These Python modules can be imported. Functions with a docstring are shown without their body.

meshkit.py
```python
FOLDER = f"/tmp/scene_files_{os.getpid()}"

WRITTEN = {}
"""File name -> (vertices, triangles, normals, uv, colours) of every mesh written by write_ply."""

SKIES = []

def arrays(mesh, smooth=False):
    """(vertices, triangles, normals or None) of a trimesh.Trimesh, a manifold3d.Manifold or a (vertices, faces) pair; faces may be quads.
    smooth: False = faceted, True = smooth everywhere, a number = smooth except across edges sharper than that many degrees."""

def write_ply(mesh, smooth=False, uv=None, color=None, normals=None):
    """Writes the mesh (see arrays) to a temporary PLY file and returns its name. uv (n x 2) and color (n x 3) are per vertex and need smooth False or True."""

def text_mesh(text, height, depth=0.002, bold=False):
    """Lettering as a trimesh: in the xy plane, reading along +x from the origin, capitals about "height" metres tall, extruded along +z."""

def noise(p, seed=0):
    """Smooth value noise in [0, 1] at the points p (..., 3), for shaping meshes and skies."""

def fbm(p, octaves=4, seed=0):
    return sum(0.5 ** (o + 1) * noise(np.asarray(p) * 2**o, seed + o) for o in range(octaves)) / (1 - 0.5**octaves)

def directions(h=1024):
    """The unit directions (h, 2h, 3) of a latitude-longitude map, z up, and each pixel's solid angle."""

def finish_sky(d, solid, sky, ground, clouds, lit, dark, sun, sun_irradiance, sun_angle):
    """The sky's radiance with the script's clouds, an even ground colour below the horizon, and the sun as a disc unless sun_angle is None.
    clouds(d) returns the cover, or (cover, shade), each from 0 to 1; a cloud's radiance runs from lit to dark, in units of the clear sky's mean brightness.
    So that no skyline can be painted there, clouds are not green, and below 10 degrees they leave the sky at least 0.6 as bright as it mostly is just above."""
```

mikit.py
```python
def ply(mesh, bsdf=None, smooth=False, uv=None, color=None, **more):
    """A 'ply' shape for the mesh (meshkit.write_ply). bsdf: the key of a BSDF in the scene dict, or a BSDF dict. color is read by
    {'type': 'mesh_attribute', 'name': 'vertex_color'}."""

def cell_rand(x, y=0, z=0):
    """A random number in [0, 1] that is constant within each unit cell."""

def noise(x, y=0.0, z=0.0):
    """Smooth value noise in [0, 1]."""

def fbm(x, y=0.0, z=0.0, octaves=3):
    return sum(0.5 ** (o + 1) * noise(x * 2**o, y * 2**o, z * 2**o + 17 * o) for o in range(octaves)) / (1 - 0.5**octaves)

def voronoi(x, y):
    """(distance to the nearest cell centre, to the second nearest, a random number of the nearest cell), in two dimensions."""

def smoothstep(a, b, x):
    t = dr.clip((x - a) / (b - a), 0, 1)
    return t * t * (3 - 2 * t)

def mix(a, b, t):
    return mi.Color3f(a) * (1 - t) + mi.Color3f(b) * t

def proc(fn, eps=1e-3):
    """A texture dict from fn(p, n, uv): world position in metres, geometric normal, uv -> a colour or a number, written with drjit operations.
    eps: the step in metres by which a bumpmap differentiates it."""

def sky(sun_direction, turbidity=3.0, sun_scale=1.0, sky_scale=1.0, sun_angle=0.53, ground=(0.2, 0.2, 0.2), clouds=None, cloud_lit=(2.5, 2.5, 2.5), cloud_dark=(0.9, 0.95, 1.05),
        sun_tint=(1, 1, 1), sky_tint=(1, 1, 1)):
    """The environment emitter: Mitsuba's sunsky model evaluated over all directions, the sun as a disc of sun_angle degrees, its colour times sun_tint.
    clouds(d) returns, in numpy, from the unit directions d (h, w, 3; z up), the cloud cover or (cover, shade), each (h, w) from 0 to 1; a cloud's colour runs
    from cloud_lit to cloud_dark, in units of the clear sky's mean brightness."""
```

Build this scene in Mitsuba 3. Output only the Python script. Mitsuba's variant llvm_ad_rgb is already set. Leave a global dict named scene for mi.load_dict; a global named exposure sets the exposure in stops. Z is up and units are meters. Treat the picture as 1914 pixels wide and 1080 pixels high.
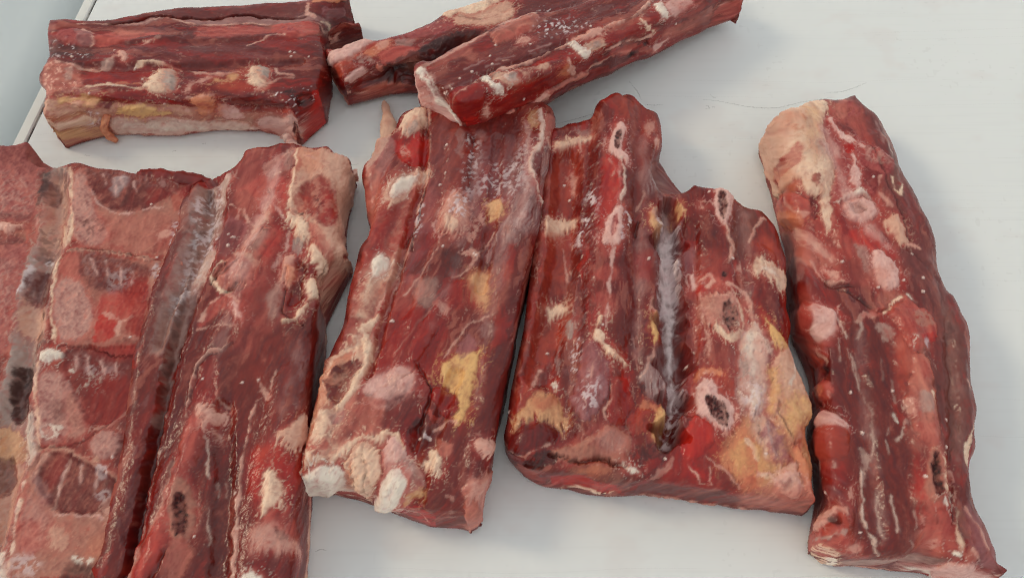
import math
import numpy as np
import shapely
import trimesh
import manifold3d
import drjit as dr
import mitsuba as mi
import mikit
import meshkit
from mikit import proc, noise, fbm, smoothstep, mix
from scipy.spatial import cKDTree
from scipy.ndimage import gaussian_filter, map_coordinates, spline_filter

T = mi.ScalarTransform4f
scene, labels = {}, {}

# ---------------------------------------------------------------- camera, light, exposure
TILT, DIST = math.radians(30), 0.82
eye = [0, -DIST * math.sin(TILT), DIST * math.cos(TILT)]
scene['camera'] = {'type': 'thinlens', 'fov': 60, 'fov_axis': 'x', 'aperture_radius': 0.0012, 'focus_distance': 0.79, 'near_clip': 0.05, 'far_clip': 20.0,
                   'to_world': T().look_at(origin=eye, target=[0, 0, 0], up=[0, math.cos(TILT), math.sin(TILT)])}
scene['sky'] = mikit.sky([-0.80, 0.22, 0.62], turbidity=4, sun_scale=0.19, sun_angle=13, clouds=lambda d: 1.0, cloud_lit=(2.0, 2.06, 2.06), sun_tint=(0.95, 1.0, 1.0))
exposure = 1.86

# ---------------------------------------------------------------- materials
def vc(rough, spec, **k):
    return {'type': 'twosided', 'b': {'type': 'principled', 'base_color': {'type': 'mesh_attribute', 'name': 'vertex_color'}, 'roughness': rough, 'specular': spec, **k}}

wet = proc(lambda p, n, uv: 0.20 + 0.26 * fbm(p.x * 90, p.y * 90, p.z * 90, 3))
scene['muscle_flesh'] = {'type': 'twosided', 'b': {'type': 'bumpmap', 'scale': 0.00022, 't': proc(lambda p, n, uv: fbm(p.x * 700, p.y * 700, p.z * 700, 2), 0.0003), 'b': vc(wet, 0.34, clearcoat=0.35, clearcoat_gloss=0.94)['b']}}
scene['fat'] = vc(proc(lambda p, n, uv: 0.36 + 0.22 * fbm(p.x * 120, p.y * 120, p.z * 120, 2)), 0.42)
scene['bone'] = vc(proc(lambda p, n, uv: 0.45 + 0.25 * fbm(p.x * 200, p.y * 200, p.z * 200, 2)), 0.35)
scene['frosted'] = vc(0.75, 0.3)

def table_colour(p, n, uv):
    c = mix((0.72, 0.74, 0.725), (0.755, 0.77, 0.755), fbm(p.x * 5, p.y * 9, 1.0, 3))
    brush = fbm(p.x * 14, p.y * 420, 2.0, 3)
    c = c * (1 - 0.02 * smoothstep(0.55, 0.85, brush))
    smear = smoothstep(0.56, 0.78, fbm(p.x * 22, p.y * 34, 5.0, 4))
    c = mix(c, (0.70, 0.675, 0.655), 0.45 * smear)
    # long faint scratches
    w = p.y + 0.03 * (fbm(p.x * 3, 4.0, p.y * 2) - 0.5)
    cell = dr.floor(w * 70)
    off = mikit.cell_rand(cell, 3) * 0.8 + 0.1
    line = 1 - smoothstep(0.0, 0.022, dr.abs(w * 70 - cell - off))
    gate = smoothstep(0.66, 0.74, noise(p.x * 7 + 31 * mikit.cell_rand(cell, 5), cell))
    c = mix(c, (0.45, 0.45, 0.43), 0.22 * line * gate)
    dirt = smoothstep(0.86, 0.92, noise(p.x * 240, p.y * 240, 3.0)) * smoothstep(0.52, 0.7, fbm(p.x * 11, p.y * 11, 8.0))
    return mix(c, (0.36, 0.35, 0.33), 0.10 * dirt)

scene['table_paint'] = {'type': 'twosided', 'b': {'type': 'principled', 'base_color': proc(table_colour), 'roughness': proc(lambda p, n, uv: 0.42 + 0.16 * fbm(p.x * 30, p.y * 200, 0.0, 2)), 'specular': 0.4}}
scene['trim_plastic'] = {'type': 'twosided', 'b': {'type': 'principled', 'base_color': proc(lambda p, n, uv: mix((0.74, 0.735, 0.69), (0.66, 0.655, 0.61), fbm(p.x * 40, p.y * 40, 0.0, 3))), 'roughness': 0.4, 'specular': 0.4}}
scene['grime'] = {'type': 'twosided', 'b': {'type': 'principled', 'base_color': proc(lambda p, n, uv: mix((0.07, 0.065, 0.06), (0.40, 0.39, 0.36), smoothstep(0.42, 0.62, fbm(p.x * 60, p.y * 60, 0.0, 3)))), 'roughness': 0.8}}
scene['grey_paint'] = {'type': 'twosided', 'b': {'type': 'principled', 'base_color': proc(lambda p, n, uv: mix((0.47, 0.52, 0.53), (0.51, 0.555, 0.565), fbm(p.x * 9, p.y * 9, p.z * 9, 3))), 'roughness': 0.45, 'specular': 0.5}}
scene['floor_paint'] = {'type': 'twosided', 'b': {'type': 'principled', 'base_color': proc(lambda p, n, uv: mix((0.42, 0.43, 0.42), (0.36, 0.37, 0.36), fbm(p.x * 6, p.y * 6, 0.0, 4))), 'roughness': 0.6}}
scene['ink'] = {'type': 'twosided', 'b': {'type': 'principled', 'base_color': {'type': 'rgb', 'value': [0.33, 0.33, 0.32]}, 'roughness': 0.7}}

# ---------------------------------------------------------------- the table, its edge, and what lies beside it
EDGE_A, EDGE_B = np.array([-0.5089, 0.1658]), np.array([-0.4861, 0.3777])                    # the table's left edge runs through these two points
ed = (EDGE_B - EDGE_A) / np.linalg.norm(EDGE_B - EDGE_A)
en = np.array([ed[1], -ed[0]])                                        # points to the right, over the table top
if en[0] < 0:
    en = -en
def along(a, w):
    return EDGE_A + ed * a + en * w

def prism(w0, w1, z0, z1, a0=-1.6, a1=1.6, bevel=0.0):
    prof = [(w0 + bevel, z0), (w1 - bevel, z0), (w1, z0 + bevel), (w1, z1 - bevel), (w1 - bevel, z1), (w0 + bevel, z1), (w0, z1 - bevel), (w0, z0 + bevel)] if bevel else [(w0, z0), (w1, z0), (w1, z1), (w0, z1)]
    return strip(prof, a0, a1)

def strip(prof, a0, a1):
    """a closed profile in (across, up) run along the table's edge"""
    k = len(prof)
    v = [[*along(a, w), z] for a in (a0, a1) for w, z in prof]
    q = [[i, (i + 1) % k, k + (i + 1) % k, k + i] for i in range(k)]
    f = [t for a, b, c, d in q for t in ([a, b, c], [a, c, d])]
    cap = [list(t) for t in manifold3d.triangulate([np.array(prof, float)])]
    f += [[c, b, a] for a, b, c in cap] + [[k + a, k + b, k + c] for a, b, c in cap]
    m = trimesh.Trimesh(v, f, process=False)
    m.fix_normals()
    return m

labels['table'] = {'label': 'white painted work table under the meat, with a raised white edge strip at the left', 'category': 'table'}
scene['table__table_top'] = mikit.ply(prism(0.0135, 1.9, -0.03, 0.0), 'table_paint')
scene['table__edge_strip'] = mikit.ply(prism(0.0, 0.0115, -0.032, 0.0022, bevel=0.0012), 'trim_plastic')
scene['table__joint'] = mikit.ply(prism(0.0115, 0.0135, -0.03, -0.0008), 'grime')
def hair(pts, r=0.00022):
    p = np.asarray(pts, float)
    t = np.linspace(0, len(p) - 1, 40)
    i = np.clip(t.astype(int), 0, len(p) - 2)
    g = lambda j: p[np.clip(j, 0, len(p) - 1)]
    x = (t - i)[:, None]
    c = 0.5 * (2 * g(i) + (g(i + 1) - g(i - 1)) * x + (2 * g(i - 1) - 5 * g(i) + 4 * g(i + 1) - g(i + 2)) * x ** 2 + (3 * g(i) - g(i - 1) - 3 * g(i + 1) + g(i + 2)) * x ** 3)
    c = np.concatenate([c, np.full((len(c), 1), 0.0001)], 1)
    d = np.gradient(c, axis=0); d /= np.linalg.norm(d, axis=1, keepdims=True) + 1e-12
    s = np.cross(d, [0, 0, 1.0])
    w = r * np.sin(np.linspace(0.25, 2.9, len(c)))[:, None]
    v = np.stack([c - s * w, c + [0, 0, 1] * w * 0.5, c + s * w], 1).reshape(-1, 3)
    f = [[3 * a + k, 3 * a + k + 1, 3 * a + k + 4] for a in range(len(c) - 1) for k in (0, 1)] + [[3 * a + k, 3 * a + k + 4, 3 * a + k + 3] for a in range(len(c) - 1) for k in (0, 1)]
    return v, np.array(f)
for n, pts in enumerate([[(200.8, 229.9), (215.9, 228.4), (248.6, 220.3), (276.4, 218.8), (305.8, 226.9), (340.8, 233.6)], [(210.0, 236.6), (212.5, 233.6), (215.2, 232.1)], [(201.5, 220.3), (205.0, 221.8), (206.8, 218.1), (202.3, 217.4)], [(209.3, 220.3), (213.2, 219.6)], [(139.4, 223.3), (148.9, 222.5), (159.1, 223.3)], [(46.0, 197.1), (68.4, 204.3), (86.6, 211.5)], [(124.7, 256.3), (132.3, 242.6), (136.4, 229.2)], [(-153.4, 144.9), (-162.5, 143.5), (-169.2, 140.8)], [(-155.1, -239.1), (-151.0, -237.4), (-146.7, -238.3)], [(330.4, 238.9), (353.8, 242.6), (378.8, 254.0)], [(-317.5, 171.6), (-314.1, 170.9), (-311.1, 172.3)], [(-345.0, 161.2), (-343.0, 161.9), (-340.7, 161.2)], [(-433.0, 156.4), (-429.9, 155.1), (-427.4, 155.7)]]):
    scene['table__scratch' + (f'_{n:03d}' if n else '')] = mikit.ply(hair(np.array(pts) / 1000), 'ink')

# a rounded grey cabinet beside the table, its near shoulder curving down into the gap
R = 0.062
arc = [(-0.014 - R + R * math.sin(t), -0.035 - R + R * math.cos(t)) for t in np.linspace(0, math.pi / 2, 24)]
scene['cabinet__body'] = mikit.ply(strip([(-0.9, -0.7), (-0.9, -0.035)] + arc + [(-0.014, -0.7)], -1.6, 1.6), 'grey_paint', smooth=30)
labels['cabinet'] = {'label': 'blue grey rounded metal surface beyond the left edge of the table', 'category': 'cabinet'}
scene['floor'] = mikit.ply((np.array([[-6, -6, -0.75], [6, -6, -0.75], [6, 6, -0.75], [-6, 6, -0.75]], float), np.array([[0, 1, 2], [0, 2, 3]])), 'floor_paint')
labels['floor'] = {'label': 'grey floor far below the table', 'category': 'floor', 'kind': 'structure'}

# ---------------------------------------------------------------- the meat builder (all lengths in mm until the end)
def lin(c):
    c = np.asarray(c, float) / 255
    return np.where(c <= 0.04045, c / 12.92, ((c + 0.055) / 1.055) ** 2.4)

def sst(a, b, x):
    t = np.clip((x - a) / (b - a), 0, 1)
    return t * t * (3 - 2 * t)

LATTICE = spline_filter(np.random.default_rng(5).uniform(-1, 1, (256, 256)), mode='grid-wrap')

def nz(p, s, seed, octs=2):
    """fractal noise at the points p (n, 2), about -1 to 1; s = size of a lump in mm (one number or one for each axis)"""
    q = p / np.broadcast_to(np.asarray(s, float), (2,))
    out = 0
    for o in range(octs):
        out = out + 0.5 ** o * map_coordinates(LATTICE, (q * 2 ** o + 256 + seed * 37.7 + 91.3 * o).T % 256, order=3, mode='grid-wrap', prefilter=False)
    return out * (1.15 if octs > 1 else 1.25)

def inside(poly, p):
    shape = shapely.Polygon(poly).buffer(0)
    shapely.prepare(shape)
    return shapely.contains_xy(shape, p[:, 0], p[:, 1])

def seg_dist(p, pts, w=None):
    """distance to a polyline, the width there, and the run along it"""
    best, wid, run, at = np.full(len(p), 1e9), np.zeros(len(p)), np.zeros(len(p)), 0.0
    for i in range(max(1, len(pts) - 1)):
        a, b = pts[i], pts[min(i + 1, len(pts) - 1)]
        d = b - a
        L = np.hypot(*d)
        t = np.clip(((p - a) @ d) / (L * L + 1e-9), 0, 1)
        q = np.hypot(*(p - a - t[:, None] * d).T)
        n = q < best
        best[n], run[n] = q[n], (at + t * L)[n]
        if w is not None:
            wid[n] = (w[i] + (w[min(i + 1, len(w) - 1)] - w[i]) * t)[n]
        at += L
    return best, wid, run

def smooth_poly(poly, n=2):
    poly = np.asarray(poly, float)
    for _ in range(n):
        a, b = poly, np.roll(poly, -1, 0)
        poly = np.stack([a * 0.8 + b * 0.2, a * 0.2 + b * 0.8], 1).reshape(-1, 2)
    return poly

def base_surface(M):
    """The plain body over its outline: a rounded edge, a wall, an undercut foot. One sheet of points over a regular grid whose margin is folded down as the wall."""
    st, H, rh, rv, rb = M['step'], M['H'], M['rh'], M['rv'], 5.0
    out = smooth_poly(M['outline'])
    seg = np.roll(out, -1, 0) - out
    n = np.maximum(1, np.ceil(np.hypot(*seg.T) / 0.7)).astype(int)
    dense = np.concatenate([a + d * (np.arange(k) / k)[:, None] for a, d, k in zip(out, seg, n)])
    La, wall = (rh + rv) * 0.785, max(H - rv - rb, 0.5)
    tmin = rh - La - wall - 1.57 * rb
    x0, y0 = out.min(0) + tmin - 2 * st
    x1, y1 = out.max(0) - tmin + 2 * st
    gx, gy = np.arange(x0, x1, st), np.arange(y0, y1, st)
    P = np.stack(np.meshgrid(gx, gy), -1)
    shp, p = P.shape[:2], P.reshape(-1, 2)
    d, k = cKDTree(dense).query(p)
    ins = inside(out, p)
    s = np.where(ins, d, -d) + M.get('rag', 1.0) * (1.1 * nz(p, 9, M['seed']) + 0.5 * nz(p, 2.6, M['seed'] + 1))
    q = dense[k]
    o = np.where(ins[:, None], q - p, p - q) / np.maximum(d, 1e-6)[:, None]
    t = np.maximum(s, tmin)
    phi = np.clip((rh - t) / La, 0, 1) * (np.pi / 2)
    inset, z = rh * (1 - np.sin(phi)), H - rv * (1 - np.cos(phi))
    tw = rh - La
    z = np.where(t < tw, H - rv - np.clip(tw - t, 0, wall), z)
    fb = np.clip((tw - wall - t) / (1.57 * rb), 0, 1) * (np.pi / 2)
    inset, z = inset + rb * (1 - np.cos(fb)) * (t < tw), np.where(t < tw - wall, rb - rb * np.sin(fb), z)
    xy = np.where((t < rh)[:, None], q - o * inset[:, None], p)
    B = np.concatenate([xy, z[:, None]], 1).reshape(*shp, 3)
    for (bx, by, bh, bs) in M.get('tops', ()):
        B[..., 2] += bh * np.exp(-((B[..., 0] - bx) ** 2 + (B[..., 1] - by) ** 2) / (2 * bs * bs)) * np.clip(z.reshape(shp) / H, 0, 1)
    sm = gaussian_filter(B, (1.6 / st, 1.6 / st, 0))
    B = B + (sm - B) * sst(0.0, 3.0, t.reshape(shp) - tmin)[..., None]
    lift = M.get('lift', (0, 0, 0))
    B[..., 2] += lift[0] + lift[1] * B[..., 0] + lift[2] * B[..., 1]
    N = np.cross(np.gradient(B, axis=1), np.gradient(B, axis=0))
    N /= np.linalg.norm(N, axis=-1, keepdims=True) + 1e-12
    return P, B, N, s.reshape(shp), tmin

# tissue: main colour, second colour (as they look in daylight), lump size, streak strength, contrast
TISSUE = {
    'muscle': ((112, 46, 41), (78, 33, 31), 6, 0.9, 0.8), 'brown': ((124, 84, 72), (94, 56, 50), 5, 0.5, 0.8),
    'red': ((150, 44, 39), (112, 34, 32), 5, 0.7, 0.8), 'bright': ((190, 48, 40), (152, 34, 31), 4, 0.4, 0.8),
    'darkred': ((108, 34, 32), (78, 26, 26), 5, 0.6, 0.8), 'dark': ((66, 31, 32), (45, 24, 26), 4, 0.3, 0.8),
    'black': ((38, 30, 32), (56, 34, 36), 4, 0.2, 0.7), 'purple': ((112, 60, 58), (86, 43, 42), 5, 0.7, 0.8),
    'palepurple': ((162, 104, 104), (122, 66, 70), 4, 0.6, 0.9), 'pinkmeat': ((198, 124, 106), (156, 74, 66), 3.5, 0.5, 1.0),
    'redpink': ((190, 96, 84), (146, 52, 48), 3.5, 0.5, 1.0), 'redorange': ((176, 76, 58), (142, 46, 42), 5, 0.6, 0.8),
    'orange': ((218, 146, 108), (194, 110, 82), 4, 0.4, 0.8), 'fat': ((226, 184, 166), (192, 126, 112), 3, 0.4, 1.0),
    'beige': ((218, 180, 156), (194, 142, 122), 3.5, 0.1, 0.9), 'cream': ((240, 218, 190), (218, 174, 148), 3.5, 0.1, 0.9),
    'yellow': ((224, 186, 126), (204, 150, 98), 4, 0.4, 0.8), 'fatyellow': ((222, 180, 130), (204, 150, 112), 4, 0.5, 0.9),
    'white': ((238, 230, 216), (216, 198, 180), 4, 0.3, 0.8), 'tendon': ((228, 206, 190), (198, 160, 146), 4, 0.8, 0.9),
    'pinkwhite': ((230, 196, 184), (200, 146, 138), 2.5, 0.5, 1.0), 'fascia': ((172, 134, 128), (136, 88, 86), 3.5, 0.9, 1.0),
    'grey': ((176, 162, 152), (148, 126, 118), 3, 0.3, 0.9), 'frost': ((232, 222, 220), (200, 172, 172), 2.5, 0.1, 0.9),
    'spongy': ((196, 154, 142), (142, 84, 80), 2.5, 0.1, 1.2), 'spongyred': ((172, 92, 88), (124, 46, 50), 2.5, 0.2, 1.1),
    'tan': ((180, 130, 112), (142, 86, 76), 3, 0.3, 1.0), 'marrow': ((104, 58, 54), (56, 25, 27), 1.6, 0.1, 1.4),
    'silver': ((180, 160, 156), (124, 84, 82), 3, 1.6, 1.1), 'greybeige': ((182, 150, 138), (146, 108, 100), 3, 0.5, 0.9),
}
ROUGHNESS = {'frost': 'frosted', 'spongy': 'bone', 'spongyred': 'bone', 'white': 'bone', 'pinkwhite': 'bone', 'tan': 'bone', 'marrow': 'bone', 'cream': 'fat', 'beige': 'fat', 'yellow': 'fat', 'fatyellow': 'fat', 'fat': 'fat', 'orange': 'fat', 'tendon': 'fat', 'grey': 'fat'}

def tissue_colour(name, F, m, streak=None):
    c1, c2, size, sk, con = TISSUE[name]
    n = F['fine'][m] if size < 2.4 else 0.55 * F['mid'][m] + 0.45 * F['fine'][m] if size < 4.5 else 0.75 * F['mid'][m] + 0.25 * F['fine'][m]
    if name not in ROUGHNESS:
        n = 0.45 * n + 0.65 * F['fibre'][m]
    n = n + sk * 0.6 * (F['streak'][m] if streak is None else streak)
    w = np.clip(0.42 + 0.42 * con * n, -0.15, 1.15)[:, None]
    return np.clip((lin(c1) * (1 - w) + lin(c2) * w) * 1.12 - 0.016, 0.005, 0.9)

def meat(M):
    """Builds one piece: its body and, from the marked features, its parts."""
    P, B, N, s, tmin = base_surface(M)
    shp, p = s.shape, P.reshape(-1, 2)
    live = (s.reshape(-1) > tmin - 3 * M['step'])
    sd, g = M['seed'], math.radians(M['grain'])
    R = np.array([[math.cos(g), -math.sin(g)], [math.sin(g), math.cos(g)]])
    drop = (B[..., 2].max() - B[..., 2]).reshape(-1)
    Q = B[..., :2].reshape(-1, 2) + drop[:, None] * np.array([0.45, -0.9])   # so that grain runs on unbroken down the walls
    def full(fn):
        v = np.zeros(len(p)); v[live] = fn(Q[live]); return v
    F = {'fine': full(lambda q: nz(q, 1.7, sd + 2)), 'mid': full(lambda q: nz(q, 5.5, sd + 3, 3)), 'big': full(lambda q: nz(q @ R, (55, 18), sd + 4)),
         'streak': full(lambda q: nz(q @ R + 2 * nz(q, 14, sd + 5)[:, None], (16, 1.1), sd + 6)), 'fibre': full(lambda q: nz(q @ R + 3 * nz(q, 18, sd + 7)[:, None], (26, 3.2), sd + 8)),
         'fleck': full(lambda q: nz(q + 0.8 * nz(q, 3, sd + 33)[:, None], 2.3, sd + 9, 4)), 'lump': full(lambda q: nz(q @ R, (34, 14), sd + 12)), 'net1': full(lambda q: nz(q @ R + 3 * nz(q, 16, sd + 31)[:, None], (17, 6), sd + 30, 3)), 'tone': full(lambda q: nz(q @ R + 2.5 * nz(q, 9, sd + 35)[:, None], (48, 8), sd + 34, 4)), 'net2': full(lambda q: nz(q, 8, sd + 32, 3)), 'patch': full(lambda q: nz(q @ R, (40, 10), sd + 13, 3))}
    net = np.maximum(sst(0.10, 0.015, np.abs(F['net1'])), 0.8 * sst(0.11, 0.015, np.abs(F['net2'])))
    W = np.stack([full(lambda q: 0.8 * nz(q, 7.5, sd + 10) + 0.3 * nz(q, 2.2, sd + 11, 1)), full(lambda q: 0.8 * nz(q, 7.5, sd + 20) + 0.3 * nz(q, 2.2, sd + 21, 1))], 1)
    W += (0.7 * F['streak'] + 0.2 * F['fine'])[:, None] * np.array([math.cos(g), math.sin(g)])
    pw = p + W
    one = np.ones(len(p), bool)
    def veil(name, w):
        nonlocal col
        w = w[:, None]
        col = col * (1 - w) + tissue_colour(name, F, one) * w
    col = tissue_colour('muscle', F, one)
    veil('red', sst(0.1, 1.0, F['big'] + 0.3 * F['mid']) * 0.38)
    veil('darkred', sst(0.2, 1.0, -F['big'] + 0.5 * F['lump']) * 0.6)
    veil('purple', sst(0.25, 1.1, F['patch'] + 0.4 * F['fibre']) * 0.35)
    veil('fascia', sst(0.75, 1.4, F['fibre'] + 0.4 * F['mid'] + 0.4 * F['patch']) * 0.22)
    veil('bright', sst(0.5, 0.9, F['tone']) * 0.26)
    veil('pinkmeat', sst(0.40, 0.75, -F['tone'] + 0.25 * F['streak']) * 0.30)
    vein = sst(0.085, 0.012, np.abs(F['net1'])) * sst(0.05, 0.8, F['patch'] + 0.4 * F['lump'])
    veil('fat', vein * 0.26)
    veil('fascia', sst(1.0, 1.45, F['streak'] + 0.3 * F['fine'] + 0.4 * F['fibre']) * 0.22)
    rel = M.get('relief', 1.0)
    disp = rel * (0.8 * F['lump'] + 0.10 * F['fibre'] + 0.06 * F['streak'] + 0.16 * F['mid'] + 0.3 * vein) + 0.09 * F['fine']
    parts = []
    for f in M['features']:
        kind, tis, pts, w, soft, alpha, h, fleck, part = f
        pts = np.asarray(pts, float).reshape(-1, 2) / 10
        pad = (max(w) / 20 if w else 0) + soft + (18 if tis in ROUGHNESS else 5)
        m = live & (pw[:, 0] > pts[:, 0].min() - pad) & (pw[:, 0] < pts[:, 0].max() + pad) & (pw[:, 1] > pts[:, 1].min() - pad) & (pw[:, 1] < pts[:, 1].max() + pad)
        m = np.nonzero(m)[0]
        if not len(m):
            continue
        q, streak = pw[m], None
        if ROUGHNESS.get(tis) == 'fat' and kind == 'p' and fleck is None:
            q = q + (min(1.0, np.ptp(pts[:, 0]) / 25, np.ptp(pts[:, 1]) / 25) * (1.3 * F['streak'][m] + 1.0 * F['fibre'][m]))[:, None] * np.array([math.cos(g), math.sin(g)])
        if kind == 's':
            wd = np.asarray(w, float) / 10
            wd = np.interp(np.linspace(0, 1, len(pts)), np.linspace(0, 1, len(wd)), wd)
            d, wid, run = seg_dist(q, pts, wd)
            vary = nz(np.stack([run, np.full(len(run), pts[0, 0])], 1), (11, 50), sd + 16)
            wid = wid * np.clip(0.85 + 0.45 * vary, 0.3, 1.5) if tis not in (None, 'frost') and len(pts) > 2 else wid
            e = wid / 2 - d
            prof = np.clip(1 - (d / (wid / 2 + 0.4)) ** 2, 0, 1)
            if len(pts) > 1:
                streak = nz(np.stack([run, d * np.sign(q[:, 0] - q[:, 0].mean())], 1), (9, 0.9), sd + 15)
        else:
            pts = smooth_poly(pts, 2)
            e = np.where(inside(pts, q), 1, -1) * seg_dist(q, np.vstack([pts, pts[:1]]))[0]
            prof = sst(-1.5, max(3.5, abs(h) * 2.2), e) if h > 0 else sst(-0.8, max(2.5, abs(h) * 1.1), e)
        rg = (0.45 if ROUGHNESS.get(tis) == 'bone' else 1.0) * min(1.0, (max(np.ptp(pts[:, 0]), np.ptp(pts[:, 1])) + 1) / 14) if kind == 'p' else min(1.0, max(w) / 60)
        e = e + (0.4 * F['fine'][m] + 0.9 * F['mid'][m] + 0.5 * F['fibre'][m]) * rg
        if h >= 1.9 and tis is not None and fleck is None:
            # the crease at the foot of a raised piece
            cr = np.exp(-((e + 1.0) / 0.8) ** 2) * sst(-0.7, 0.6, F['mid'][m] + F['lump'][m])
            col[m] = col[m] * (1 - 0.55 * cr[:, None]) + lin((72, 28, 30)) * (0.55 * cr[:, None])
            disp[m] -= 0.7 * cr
        if tis is None:
            disp[m] += h * sst(0, 1, prof)
            continue
        pale = tis in ROUGHNESS and tis not in ('marrow', 'frost', 'spongyred')
        if pale and fleck is None and (kind == 'p' or max(w) > 45):
            # bloody, translucent rim, and thin seams of the same tissue running off into the lean
            hv = (sst(-13, -2, e + 2 * F['mid'][m]) * 0.22 * alpha)[:, None]
            col[m] = col[m] * (1 - hv) + tissue_colour('red', F, m) * hv
            hv = (sst(-6, 0.5, e + 1.2 * F['mid'][m] + 0.8 * F['streak'][m]) * 0.55 * alpha)[:, None]
            col[m] = col[m] * (1 - hv) + tissue_colour('redorange' if tis in ('orange', 'yellow', 'fatyellow') else 'redpink', F, m) * hv
            hv = (sst(-13, -1, e) * net[m] * 0.5 * alpha)[:, None]
            col[m] = col[m] * (1 - hv) + tissue_colour(tis, F, m) * hv
            disp[m] += 0.5 * hv[:, 0]
        if ROUGHNESS.get(tis) == 'fat' and kind == 'p':
            e = e + 0.55 * F['streak'][m] + 0.35 * F['fibre'][m]
        cov = 0.76 * sst(-soft, soft * 1.1, e) + 0.24 * sst(-soft * 3.2, soft * 1.5, e)
        if fleck is not None:
            cov = cov * sst(fleck - 0.45, fleck + 0.45, F['fleck'][m] + 0.6 * F['mid'][m])
        av = (cov * alpha * np.clip(0.88 + 0.25 * F['mid'][m] + 0.12 * F['streak'][m] + 0.12 * F['fine'][m] + (0.25 * vary if kind == 's' and tis != 'frost' else 0), 0.25, 1))[:, None]
        col[m] = col[m] * (1 - av) + tissue_colour(tis, F, m, streak) * av
        if pale:
            vn = sst(0.12, 0.0, np.abs(F['net2'][m])) * cov * 0.35 * alpha
            col[m] = col[m] * (1 - vn[:, None]) + lin((160, 72, 64)) * vn[:, None]
            disp[m] += cov * (0.16 * F['mid'][m] + 0.05 * F['fine'][m])
        disp[m] += h * prof + ({'frost': 0.10, 'spongy': 0.15, 'spongyred': 0.18, 'marrow': 0.15}.get(tis, 0) * F['fleck'][m] * cov)
        if part:
            parts.append((part, tis, m, cov))
    for (cx, cy, r) in M.get('crumbs', ()):
        d = np.hypot(*(p - np.array([cx, cy]) / 10 + 0.5 * W).T)
        m = np.nonzero(live & (d < r / 10 + 0.6))[0]
        a = sst(r / 10 + 0.35, r / 10 - 0.35, d[m])[:, None] * 0.9
        col[m] = col[m] * (1 - a) + lin((226, 196, 184)) * a
        disp[m] += 0.9 * r / 10 * a[:, 0]
    foot = np.clip((s.reshape(-1) - tmin) / 6, 0, 1)
    disp = (disp * foot).reshape(shp)
    V = (B + N * disp[..., None]) / 1000
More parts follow.
